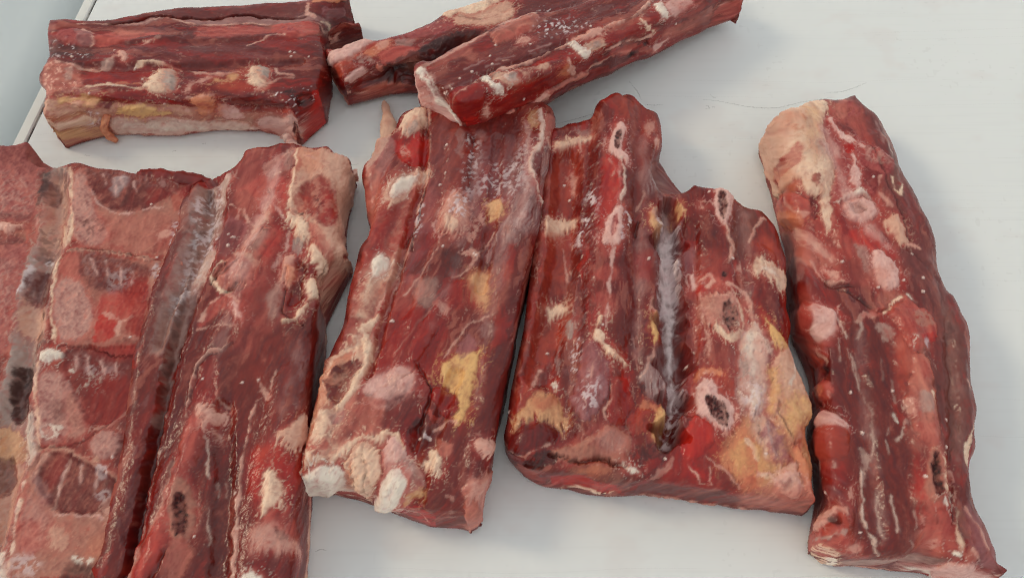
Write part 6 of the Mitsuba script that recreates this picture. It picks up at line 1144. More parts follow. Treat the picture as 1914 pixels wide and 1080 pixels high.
meat({
  'key': 'beef_spine_006',
  'label': 'wide beef spine piece with two ridges and a frost filled groove between them',
  'category': 'beef spine',
  'H': 50,
  'rh': 10,
  'rv': 11,
  'grain': 84,
  'seed': 83,
  'step': 0.95,
  'outline': [(38.9,153.3),(46.0,155.0),(50.3,157.2),(53.4,160.0),(58.2,160.9),(65.6,161.7),(74.5,164.7),(84.3,170.5),(91.6,179.1),(95.0,189.0),(100.0,194.7),(107.0,196.8),(112.9,198.9),(115.8,199.4),(117.1,198.4),(119.5,197.3),(122.9,195.6),(126.7,189.1),(130.4,182.6),(136.0,178.9),(141.0,176.1),(144.4,170.0),(145.3,161.3),(145.9,151.8),(146.3,142.1),(142.1,132.6),(134.0,123.3),(129.2,114.1),(128.5,103.3),(131.3,88.1),(142.8,75.9),(157.4,76.0),(165.0,82.6),(168.2,87.3),(172.7,86.3),(178.5,84.4),(183.9,83.7),(188.4,82.5),(192.6,80.3),(196.9,77.5),(202.0,73.2),(207.5,68.4),(213.7,63.4),(220.2,59.8),(225.5,58.9),(228.8,57.8),(231.0,55.0),(233.6,50.6),(236.4,45.6),(239.6,41.1),(241.7,35.6),(241.8,28.7),(242.0,21.4),(242.9,14.4),(243.4,7.3),(243.1,-0.1),(241.9,-7.6),(239.7,-15.2),(238.1,-23.1),(237.0,-30.9),(235.8,-38.6),(235.4,-46.0),(236.6,-52.9),(237.4,-60.2),(235.5,-68.2),(232.9,-76.7),(232.5,-84.8),(233.7,-91.9),(235.1,-98.2),(236.5,-104.3),(237.7,-110.4),(238.7,-116.3),(239.1,-122.1),(240.0,-127.9),(242.0,-133.9),(240.9,-140.3),(236.7,-146.8),(234.2,-153.8),(234.0,-160.7),(234.0,-166.9),(234.0,-172.8),(234.6,-178.4),(235.2,-183.9),(234.9,-189.4),(233.1,-195.1),(231.1,-200.5),(232.0,-205.7),(233.6,-210.7),(231.1,-212.0),(226.5,-209.4),(221.0,-208.7),(215.0,-209.4),(209.1,-209.2),(203.2,-208.5),(197.3,-207.8),(191.4,-207.1),(185.5,-206.4),(179.6,-205.6),(173.8,-204.8),(168.0,-203.9),(162.3,-202.9),(156.5,-202.0),(150.7,-201.0),(144.9,-200.1),(139.0,-199.2),(133.1,-198.6),(127.2,-198.0),(121.4,-197.4),(115.5,-196.8),(109.6,-196.2),(103.4,-195.8),(97.1,-195.8),(90.8,-195.9),(84.7,-196.2),(78.9,-196.7),(73.6,-197.1),(68.7,-196.6),(64.4,-193.9),(59.4,-190.4),(53.2,-188.8),(46.6,-189.4),(40.5,-190.1),(34.8,-190.1),(29.5,-189.5),(24.6,-187.9),(19.7,-185.9),(14.8,-184.0),(10.3,-181.2),(6.0,-177.2),(1.6,-173.3),(-2.1,-168.6),(-4.9,-162.9),(-6.3,-156.7),(-5.6,-150.4),(-4.0,-144.0),(-3.2,-137.4),(-2.4,-130.8),(-1.2,-124.1),(0.2,-117.4),(1.5,-110.5),(2.7,-103.6),(4.0,-96.5),(5.3,-89.5),(6.5,-82.4),(7.7,-75.4),(8.9,-68.2),(10.1,-61.1),(11.0,-53.7),(11.6,-46.3),(12.3,-38.8),(13.4,-31.4),(14.3,-23.8),(15.0,-16.1),(15.8,-8.4),(16.7,-0.6),(17.6,7.3),(18.5,15.2),(19.3,23.3),(20.2,31.4),(21.1,39.6),(22.0,47.8),(23.0,56.2),(24.0,64.6),(25.0,73.0),(26.0,81.6),(27.0,90.2),(28.0,99.0),(28.7,107.8),(29.2,116.8),(29.8,125.8),(30.7,134.8),(32.0,143.8),(35.6,151.1)],
  'rag': 1.0,
  'features': [
    ('s',None,(1002,1692,882,372,774,-708,642,-1560),(495,),3.0,0,11,None,None),
    ('s',None,(522,1104,438,-72,234,-1092),(317,),3.0,0,-12,None,None),
    ('s',None,(1290,1356,1182,-72,1146,-1092),(247,),3.0,0,3,None,None),
    ('s',None,(1866,612,1794,-396,1710,-1092),(346,),3.0,0,5,None,None),
    ('s',None,(2178,36,2142,-804,2166,-1560),(297,),3.0,0,4,None,None),
    ('s',None,(1602,372,1506,-600,1398,-1380),(178,),3.0,0,-5,None,None),
    ('s',None,(186,-1092,179,-1687),(346,),3.0,0,4,None,None),
    ('p','muscle',(1062,1884,1460,1680,1374,720,1290,-156,1002,-192,1026,852),(),4,0.7,0.0,None,None),
    ('p','redorange',(1134,1884,1458,1656,1662,1188,1182,852,1122,1332),(),6,0.3,0.0,None,None),
    ('p','muscle',(1612,1135,1854,732,1890,348,1878,-24,1614,-120,1422,-780,1350,-900,1458,48),(),4,0.75,0.0,None,None),
    ('p','muscle',(2010,588,2310,348,2370,-48,2075,-52,1878,48),(),5,0.6,0.0,None,None),
    ('p','darkred',(2130,-156,2250,-288,2334,-372,2286,-660,2154,-552,2094,-360),(),4,0.7,0.0,None,None),
    ('p','red',(1086,-1956,1458,-1440,1626,-1584,1734,-2052,1278,-2076),(),4,0.75,0.0,None,None),
    ('p','fatyellow',(1602,-1800,1758,-1584,1890,-1404,2046,-1284,2142,-996,2226,-900,2371,-955,2418,-1452,2369,-1952,2226,-2088,1890,-2064,1758,-2028,1657,-1902),(),4,0.8,0.0,None,None),
    ('p','darkred',(306,1368,798,1500,894,1092,798,708,558,96,330,-336,198,-336,282,636),(),5,0.5,0.0,None,None),
    ('s','redpink',(990,1416,882,372,786,-396,726,-804,834,-1188),(129,168,148,148,119),3,0.6,0.0,None,None),
    ('s','pinkwhite',(1026,1296,930,372,846,-180,774,-708),(25,40,25,20),0.62,0.6,0.0,None,None),
    ('s','fascia',(1242,1356,1194,492,1086,-396,1026,-996),(69,109,79,40),3,0.4,0.0,None,None),
    ('s','redorange',(462,1104,390,36,186,-900,102,-1380),(198,247,218,198),5,0.45,0.0,None,None),
    ('s','tendon',(1974,-600,1998,-1092,1986,-1464,1978,-1817),(79,168,198,129),4,0.55,0.0,None,None),
    ('s','fascia',(2094,492,2058,-180,1950,-600),(79,99,59),3,0.4,0.0,None,None),
    ('s','redpink',(1698,-72,1669,-702,1590,-1380,1482,-1644),(297,396,346,198),5,0.4,0.0,None,None),
    ('p','cream',(426,1308,642,1392,774,1368,738,1320,522,1260,414,1224),(),1.55,0.75,1.5,None,None),
    ('p','redorange',(402,1248,750,1320,630,1044,594,708,426,708),(),4,0.6,0.0,None,None),
    ('p','fat',(546,1044,618,996,594,756,558,756),(),0.99,0.5,0.0,None,None),
    ('s','fat',(630,1332,654,1212),(20,),0.62,0.6,0.0,None,None),
    ('p','grey',(618,1476,762,1464,750,1392,642,1404),(),3,0.35,0.0,None,None),
    ('p','cream',(282,444,426,504,570,492,594,420,474,360,402,288,306,252),(),1.55,0.75,1.5,None,'cartilage'),
    ('p','redorange',(282,312,582,396,558,180,474,-156,270,-156),(),4,0.6,0.0,None,None),
    ('s','fat',(462,180,474,12,486,-156),(15,),0.62,0.5,0.0,None,None),
    ('p','frost',(666,708,834,708,810,492,726,396,594,120,570,228,714,528),(),3,0.9,0.0,0.35,None),
    ('p','bright',(858,1116,1002,1044,1002,708,978,528,846,312,750,120,798,708),(),3,0.75,1.5,None,None),
    ('p','red',(738,624,882,804,858,396,750,180),(),3,0.6,0.0,None,None),
    ('s','fat',(894,1020,954,924,918,852),(20,),0.62,0.5,0.0,None,None),
    ('p','redorange',(966,1800,1218,1872,1146,1524,1026,1476),(),4,0.6,0.0,None,None),
    ('s','dark',(1134,1860,1134,1584),(20,),0.62,0.4,0.0,None,None),
    ('p','fat',(1266,1500,1386,1620,1362,1428,1278,1356),(),1.24,0.45,0.0,None,None),
    ('p','red',(1302,1380,1434,1392,1566,1212,1470,1140),(),0.99,0.6,0.0,None,None),
    ('p','fat',(1350,1368,1434,1380,1458,1284,1362,1284),(),0.93,0.8,0.0,None,None),
    ('p','pinkwhite',(906,1212,954,1356,1014,1488,1074,1464,1038,1260,1014,1140,1086,1068,1074,972,1014,1032,906,1104),(),0.62,0.95,2,None,'bone_stub'),
    ('p','marrow',(978,1356,1038,1380,1014,1236,990,1116,942,1164),(),0.62,0.95,-1.5,None,'>marrow'),
    ('p','pinkwhite',(774,108,834,348,930,492,990,516,966,264,930,72),(),0.62,0.95,2,None,'bone_stub'),
    ('p','spongyred',(870,348,942,420,918,180,858,156),(),0.74,0.95,-1.5,None,'>marrow'),
    ('s','tendon',(1014,1044,1038,900,1014,708,978,528),(30,25),0.62,0.85,1,None,None),
    ('p','frost',(1002,468,1074,420,1050,336,954,144,954,264),(),0.99,0.7,0.0,0.3,None),
    ('p','silver',(1302,1092,1602,1152,1302,708,1230,708),(),3,0.5,0.0,None,None),
    ('s','fat',(1134,528,1206,708),(20,),0.62,0.35,0.0,None,None),
    ('p','fatyellow',(1230,492,1326,576,1374,504,1338,264,1278,216,1242,348),(),0.93,0.95,1.5,None,'fat_nub'),
    ('p','pinkwhite',(1242,504,1350,576,1362,480,1302,420),(),0.99,0.5,0.0,None,None),
    ('s','dark',(1134,396,1086,228),(25,),0.62,0.5,-2,None,None),
    ('p','bright',(1050,48,1230,96,1206,-240,1074,-192),(),4,0.35,0.0,None,None),
    ('p','cream',(282,-408,426,-372,498,-456,402,-516,306,-516),(),1.55,0.8,1.5,None,'cartilage'),
    ('p','redorange',(354,-528,510,-480,480,-690,306,-888,204,-1146,90,-1296,186,-888),(),3,0.75,0.0,None,None),
    ('s','fat',(234,-1020,186,-1128,150,-1236),(40,15),0.62,0.8,0.0,None,None),
    ('p','white',(313,-1146,366,-1128,366,-1236,324,-1219),(),0.62,0.8,0.0,None,None),
    ('p','silver',(378,-768,414,-768,390,-1068,342,-1152),(),0.99,0.6,0.0,None,None),
    ('p','grey',(462,-612,510,-552,504,-749,462,-792),(),0.93,0.7,0.0,None,None),
    ('p','frost',(522,-804,606,-792,522,-1116,474,-1068),(),0.99,0.7,0.0,0.6,None),
    ('p','fatyellow',(114,-1380,222,-1260,306,-1260,402,-1332,420,-1504,426,-1584,246,-1476,102,-1512,-6,-1608,18,-1500),(),1.55,0.65,2,None,None),
    ('p','redorange',(150,-1332,354,-1260,383,-1363,216,-1434),(),3,0.55,0.0,None,None),
    ('p','darkred',(-18,-1608,114,-1524,246,-1512,366,-1608,294,-1692,78,-1764,-114,-1752),(),1.24,0.9,4,None,'lean_lump'),
    ('s','fat',(-66,-1740,90,-1788,198,-1740,301,-1697),(25,),0.62,0.75,0.0,None,None),
    ('p','palepurple',(606,-804,695,-749,738,-948,786,-1020,774,-1260,696,-1434,575,-1553,522,-1512,462,-1308,522,-1128),(),1.24,0.9,5,None,'lean_lump'),
    ('p','frost',(510,-1200,690,-1152,678,-1416,546,-1476),(),3,0.7,0.0,0.5,None),
    ('s','fat',(702,-984,642,-1080,624,-1182),(20,),0.62,0.5,0.0,None,None),
    ('s','cream',(750,-612,690,-744,738,-864,810,-948,918,-1020),(40,64,49,40),0.74,0.9,2,None,'tendon'),
    ('p','redorange',(774,-888,918,-852,918,-996,834,-996),(),0.99,0.5,0.0,None,None),
    ('p','darkred',(858,-696,990,-696,978,-960,846,-888),(),3,0.5,0.0,None,None),
    ('p','red',(798,-1152,930,-1128,985,-1363,930,-1524,803,-1577,726,-1476,768,-1327),(),1.24,0.85,3,None,'lean_lump'),
    ('p','bright',(846,-1128,966,-1128,954,-1260,870,-1236),(),0.99,0.7,0.0,None,None),
    ('s','fat',(786,-1236,786,-1344,714,-1452,738,-1524),(25,),0.62,0.7,0.0,None,None),
    ('p','yellow',(1182,-516,1278,-480,1254,-696,1194,-840,1158,-708),(),0.99,0.9,1,None,'fat_nub'),
    ('p','fat',(1182,-372,1278,-408,1278,-516,1182,-516),(),0.99,0.6,0.0,None,None),
    ('p','silver',(1146,-948,1266,-780,1302,-1032,1242,-1332,1146,-1344,1062,-1260,1062,-1152,1026,-1188,1050,-1080),(),1.24,0.85,0.0,None,None),
    ('s','fat',(1206,-828,1146,-948,1050,-1128),(25,),0.62,0.6,0.0,None,None),
    ('p','dark',(1014,-1152,1074,-1188,1050,-1272,1026,-1260),(),0.99,0.7,0.0,None,None),
    ('p','yellow',(1146,-1380,1254,-1320,1218,-1572,1158,-1668,1086,-1620,1128,-1504),(),1.24,0.95,2,None,'fat_cap'),
    ('p','redorange',(906,-1476,1014,-1368,1122,-1416,1098,-1572,966,-1620,906,-1548),(),0.87,0.95,4,None,'lean_lump'),
    ('p','orange',(1050,-1296,1146,-1368,1122,-1416,1026,-1380),(),0.99,0.6,0.0,None,None),
    ('p','tan',(606,-1668,738,-1560,870,-1572,934,-1626,906,-1848,786,-1860,666,-1788,378,-1836,282,-1752,426,-1716),(),0.87,0.95,2,None,'bone_plate'),
    ('p','spongy',(630,-1680,750,-1596,894,-1644,858,-1776,697,-1745),(),3,0.6,0.0,None,None),
    ('s','dark',(294,-1776,534,-1824,678,-1800,803,-1864,882,-1860),(25,),0.62,0.6,-3,None,None),
    ('p','dark',(155,-1780,306,-1728,371,-1828,186,-1920,-54,-1920),(),0.99,0.8,-2,None,None),
    ('p','brown',(438,-1860,690,-1824,846,-1896,886,-1986,858,-2028,546,-1968,462,-2052),(),3,0.7,0.0,None,None),
    ('p','orange',(474,-1884,690,-1848,786,-1920,558,-1932),(),3,0.4,0.0,None,None),
    ('p','bright',(270,-1992,528,-1963,798,-2016,918,-2316,498,-2160,270,-2280),(),1.55,0.75,0.0,None,None),
    ('p','redorange',(-126,-1896,138,-1980,138,-2208,-174,-2100),(),0.99,0.6,0.0,None,None),
    ('s','cream',(402,-2292,498,-2160,570,-2256,834,-2244),(20,45,59,20),0.62,0.8,1,-0.2,None),
    ('s','pinkmeat',(846,-2316,1035,-2377,1342,-2401),(25,),0.62,0.7,0.0,None,None),
    ('p','white',(851,-1844,918,-1860,990,-1932,918,-1908),(),0.74,0.8,0.0,None,None),
    ('p','dark',(925,-1711,1194,-1656,1206,-1776,1038,-1884,918,-1836),(),0.99,0.6,0.0,-0.4,None),
    ('p','red',(978,-1872,1110,-1776,1146,-1836,1038,-1944),(),0.99,0.8,2,None,None),
    ('s','darkred',(1422,660,1422,408,1374,48,1362,-288,1338,-624,1338,-876,1302,-1368,1254,-1536,1206,-1680),(168,267,297,267,218),4,0.75,-25,None,None),
    ('s','darkred',(1422,660,1398,228,1350,-288,1338,-780),(168,307,277,178),4,0.7,0.0,None,None),
    ('s','frost',(1410,588,1398,228,1362,-192,1350,-624),(129,237,198,139),1.55,0.6,0.0,0.35,None),
    ('s','frost',(1410,660,1422,540,1422,384,1398,228,1374,12,1362,-192,1362,-396,1350,-588,1338,-840,1326,-1068,1326,-1224,1302,-1332),(40,59,99,139,129,119,84,69,59,49,40),2.7,0.97,3.5,None,'frost_filling'),
    ('p','frost',(1326,-1032,1422,-1080,1362,-1368,1254,-1644,1170,-1680,1266,-1368),(),3,0.75,0.0,0.2,None),
    ('p','grey',(1374,636,1470,648,1458,456,1398,444),(),1.24,0.4,0.0,None,None),
    ('p','fatyellow',(1494,624,1554,612,1566,516,1506,456,1494,516),(),0.99,0.9,0.0,None,'fat_nub'),
    ('p','pinkwhite',(1866,768,1947,802,2022,648,1974,480,1902,348,1914,276,1842,420,1818,540),(),0.62,0.95,2.5,None,'bone_stub'),
    ('p','marrow',(1878,708,1938,684,1950,552,1890,372,1854,480,1854,588),(),0.74,1,-3,None,'>marrow'),
    ('s','fat',(1902,336,1926,192,1938,84,1878,-60),(30,),0.62,0.8,0.8,None,None),
    ('p','fat',(1698,648,1746,540,1710,540),(),0.62,0.6,0.0,None,None),
    ('p','brown',(2010,612,2298,540,2106,192,1962,-60,1902,228),(),5,0.35,0.0,None,None),
    ('s','fat',(2262,444,2178,348,2106,192),(30,),0.62,0.6,0.6,None,None),
    ('p','redorange',(2106,156,2250,300,2334,192,2406,-48,2310,-60,2202,12),(),4,0.7,0.0,None,None),
    ('p','cream',(2106,-24,2178,36,2226,-36,2310,-72,2418,-132,2358,-324,2274,-288,2202,-168,2142,-144,2082,-216),(),1.55,0.75,1,None,None),
    ('p','white',(2154,-96,2238,-108,2298,-156,2238,-156),(),0.99,0.5,0.0,None,None),
    ('p','red',(1518,264,1650,228,1638,132,1518,168),(),0.99,0.7,0.0,None,None),
    ('p','palepurple',(1506,168,1632,175,1590,-60,1530,-132,1482,36),(),1.55,0.7,0.0,None,None),
    ('p','fat',(1943,-52,1998,-60,1986,-144,1950,-120),(),1.24,0.5,0.0,None,None),
    ('p','fat',(1974,-156,2022,-192,1998,-228),(),1.24,0.35,0.0,None,None),
    ('p','redpink',(1566,-120,1710,-156,1842,-264,1830,-348,1686,-360,1578,-324),(),1.24,0.8,0.0,None,None),
    ('p','pinkwhite',(1554,-120,1590,-96,1590,-288,1554,-276),(),0.99,0.9,1,None,None),
    ('s','fat',(1626,-192,1710,-156,1734,-228,1674,-276),(25,),0.62,0.7,0.0,None,None),
    ('p','dark',(1818,-144,1854,-156,1842,-204,1806,-192),(),0.5,0.9,-2,None,None),
    ('p','bright',(1602,-228,1674,-276,1602,-396,1578,-324),(),0.99,0.6,0.0,None,None),
    ('p','fat',(1614,-348,1758,-360,1914,-408,1950,-552,1902,-720,1830,-780,1710,-720,1614,-684,1578,-528),(),1.55,0.8,3,None,'bone_stub'),
    ('p','tan',(1614,-396,1770,-408,1758,-624,1650,-624),(),4,0.5,0.0,None,None),
    ('p','marrow',(1782,-456,1878,-444,1902,-588,1866,-696,1806,-732,1758,-648,1758,-552),(),0.87,1,-4,None,None),
    ('s','cream',(1698,-696,1782,-780,1842,-780,1926,-684,1950,-552,1926,-420),(35,49,40,25),0.62,0.85,1,None,None),
    ('s','fat',(1710,-396,1866,-372,1938,-456),(25,),0.62,0.6,0.0,None,None),
    ('p','red',(1578,-228,1602,-456,1530,-900,1614,-900,1650,-720),(),1.24,0.8,0.0,None,None),
    ('s','fat',(1614,-324,1602,-552,1626,-780,1626,-900),(20,),0.62,0.5,0.0,None,None),
    ('s','fat',(1842,-276,1926,-288,2010,-336,2034,-504,2010,-648),(30,),0.62,0.7,0.5,None,None),
    ('p','redpink',(1914,-360,2034,-396,1998,-624,1950,-552),(),0.99,0.5,0.0,None,None),
    ('p','tendon',(1931,-712,2034,-600,2094,-780,2142,-912,1854,-912),(),1.24,0.95,1.5,None,'tendon'),
    ('p','yellow',(2118,-552,2142,-624,2202,-708,2250,-744,2298,-900,2202,-912,2142,-780),(),0.99,0.9,1,None,'fat_strip'),
    ('p','tendon',(1902,-792,2034,-792,2094,-900,2106,-1044,2046,-1356,1950,-1440,1830,-1380,1830,-1200,1830,-1044),(),5,0.7,2,None,'tendon'),
    ('s','white',(1974,-744,1950,-900,1950,-1068),(69,),4,0.7,0.0,None,None),
    ('p','white',(1866,-1236,2046,-1200,2022,-1392,1890,-1404),(),5,0.4,0.0,None,None),
    ('p','grey',(1842,-972,1932,-965,1902,-1128,1835,-1156),(),3,0.6,0.0,None,None),
    ('p','frost',(1842,-1200,2058,-1188,2046,-1392,1884,-1434,1842,-1356),(),3,0.6,0.0,-0.1,None),
    ('p','palepurple',(2082,-936,2190,-900,2130,-1164,2046,-1188),(),3,0.5,0.0,None,None),
    ('p','red',(1818,-804,1890,-804,1818,-1188,1770,-1188),(),1.24,0.6,0.0,None,None),
    ('s','red',(2262,-792,2310,-1020),(40,),0.62,0.5,0.0,None,None),
    ('p','redorange',(1518,-1092,1650,-1044,1782,-1128,1794,-1284,1674,-1248,1614,-1164),(),1.24,0.8,0.0,None,None),
    ('s','orange',(1506,-1128,1566,-1068,1674,-1092),(54,),0.62,0.8,0.0,None,None),
    ('p','pinkwhite',(1494,-1200,1554,-1116,1626,-1164,1662,-1260,1758,-1344,1778,-1434,1734,-1548,1650,-1572,1578,-1524,1494,-1452,1470,-1344),(),0.74,1,4,None,'bone_stub'),
    ('p','marrow',(1542,-1296,1602,-1284,1710,-1368,1722,-1464,1686,-1548,1602,-1524,1566,-1440),(),0.74,1,-4,None,'>marrow'),
    ('p','beige',(2022,-1440,2106,-1284,2106,-1044,2202,-900,2334,-852,2346,-1032,2393,-1228,2435,-1458,2274,-1548,2274,-1668,2190,-1716,2142,-1620,2094,-1512),(),1.24,0.9,1.5,None,'fat_cap'),
    ('p','yellow',(2154,-1344,2274,-1284,2382,-1320,2413,-1488,2274,-1536,2190,-1668,2142,-1584),(),4,0.65,0.0,None,None),
    ('s','brown',(2130,-1344,2111,-1434,2154,-1536,2202,-1692),(17,),0.62,0.55,-1.2,None,None),
    ('s','white',(2337,-874,2298,-1092,2238,-1188),(25,),0.62,0.5,0.0,None,None),
    ('s','yellow',(2106,-1092,2106,-1248,2058,-1404),(54,),1.55,0.5,0.0,None,None),
    ('p','orange',(1614,-1800,1746,-1620,1842,-1536,1902,-1728,1945,-1903,1878,-2052,1758,-2028,1662,-1896),(),3,0.75,0.0,None,None),
    ('p','yellow',(1662,-1788,1806,-1620,1842,-1788,1770,-1932),(),4,0.5,0.0,None,None),
    ('s','cream',(1842,-1668,1878,-1728,1883,-1803),(45,),0.62,0.7,0.0,None,None),
    ('s','cream',(1986,-1584,1992,-1672,1962,-1788),(30,),0.62,0.6,0.0,None,None),
    ('p','palepurple',(1950,-1536,2046,-1476,2118,-1644,2142,-1764,2202,-1824,2022,-1872,1974,-1716),(),1.55,0.9,2.5,None,'membrane'),
    ('p','yellow',(1878,-1680,1950,-1704,1962,-1860,2178,-1860,2154,-1908,1938,-1944,1878,-1872),(),3,0.5,0.0,None,None),
    ('s','silver',(2010,-1512,2022,-1680,2058,-1788),(20,),0.62,0.5,0.0,None,None),
    ('p','orange',(2214,-1704,2274,-1764,2310,-1932,2262,-2124,2214,-1920,2178,-1788),(),1.24,0.85,1,None,None),
    ('p','orange',(2262,-1572,2372,-1563,2310,-1692,2250,-1680),(),0.99,0.7,0.0,None,None),
    ('s','dark',(2202,-1836,2202,-1908,2214,-1980),(15,),0.62,0.5,-1,None,None),
    ('p','pinkwhite',(2015,-1938,2178,-1872,2214,-2004,2202,-2124,2082,-2100,1998,-2028),(),1.24,0.7,2.5,None,'bone_knob'),
    ('p','purple',(2046,-1980,2142,-1968,2130,-2028,2046,-2052),(),1.55,0.6,0.0,None,None),
    ('s','fat',(1902,-1932,2010,-1932,2178,-1860),(35,),0.62,0.6,0.0,None,None),
    ('p','bright',(1434,-1440,1499,-1457,1590,-1560,1590,-1644,1511,-1731,1386,-1860,1314,-1728,1350,-1620),(),1.55,0.8,2,None,None),
    ('p','red',(1518,-1680,1678,-1614,1614,-1764,1482,-1788),(),1.55,0.7,0.0,None,None),
    ('p','fat',(1614,-1560,1698,-1572,1678,-1614,1622,-1614),(),0.99,0.5,0.0,-0.2,None),
    ('p','red',(1086,-2028,1230,-1848,1362,-1800,1546,-1925,1740,-2055,1570,-2081,1278,-2076),(),1.55,0.75,0.0,None,None),
    ('p','bright',(1314,-1728,1422,-1848,1494,-1980,1350,-1968),(),3,0.4,0.0,None,None),
    ('p','darkred',(1554,-1860,1710,-1932,1734,-2052,1602,-2052),(),1.55,0.6,0.0,None,None),
    ('s','fat',(1362,-1848,1410,-1920,1446,-2004,1522,-2008,1518,-1872),(15,),0.62,0.7,0.0,None,None),
    ('s','fat',(1506,-1788,1632,-1888,1734,-2040),(20,),0.62,0.45,0.0,None,None),
    ('s','fat',(1242,-1800,1194,-1884,1086,-1968),(40,),0.62,0.35,0.0,None,None),
    ('p','purple',(1014,-2112,1278,-2100,1542,-2112,1770,-2184,1722,-2340,1290,-2304,1032,-2310),(),1.24,0.7,0.0,None,None),
    ('s','fat',(1032,-2322,1182,-2376,1354,-2396,1554,-2412,1698,-2412,1854,-2436),(25,45,49,35),0.62,0.75,0.8,-0.4,'fat_edge'),
    ('p','pinkmeat',(1758,-2076,1945,-2021,2357,-1991,2310,-2172,2469,-2344,2156,-2441,1794,-2424),(),3,0.75,0.0,None,None),
    ('p','dark',(1818,-2316,2070,-2352,1986,-2448,1842,-2448),(),0.99,0.5,0.0,-0.2,None),
    ('p','redorange',(1758,-1956,1890,-1956,1866,-2052,1758,-2040),(),0.99,0.6,0.0,None,None),
    ('p','cream',(1902,-1920,2010,-1932,1986,-2004,1922,-1974),(),0.99,0.5,0.0,-0.1,None),
  ],
  'crumbs': [(1926,0,12),(1194,0,12),(1806,720,12),(1458,-960,12),(1230,-1080,12),(1974,-1764,12),(1182,-1800,12),(1230,-1092,12),(-54,-1392,12),(294,-852,12),(750,-684,12),(534,720,12),(1038,432,12),(1050,360,12),(1194,0,12),(486,900,12)],
  'group': 'cut beef spine pieces on the table',
})

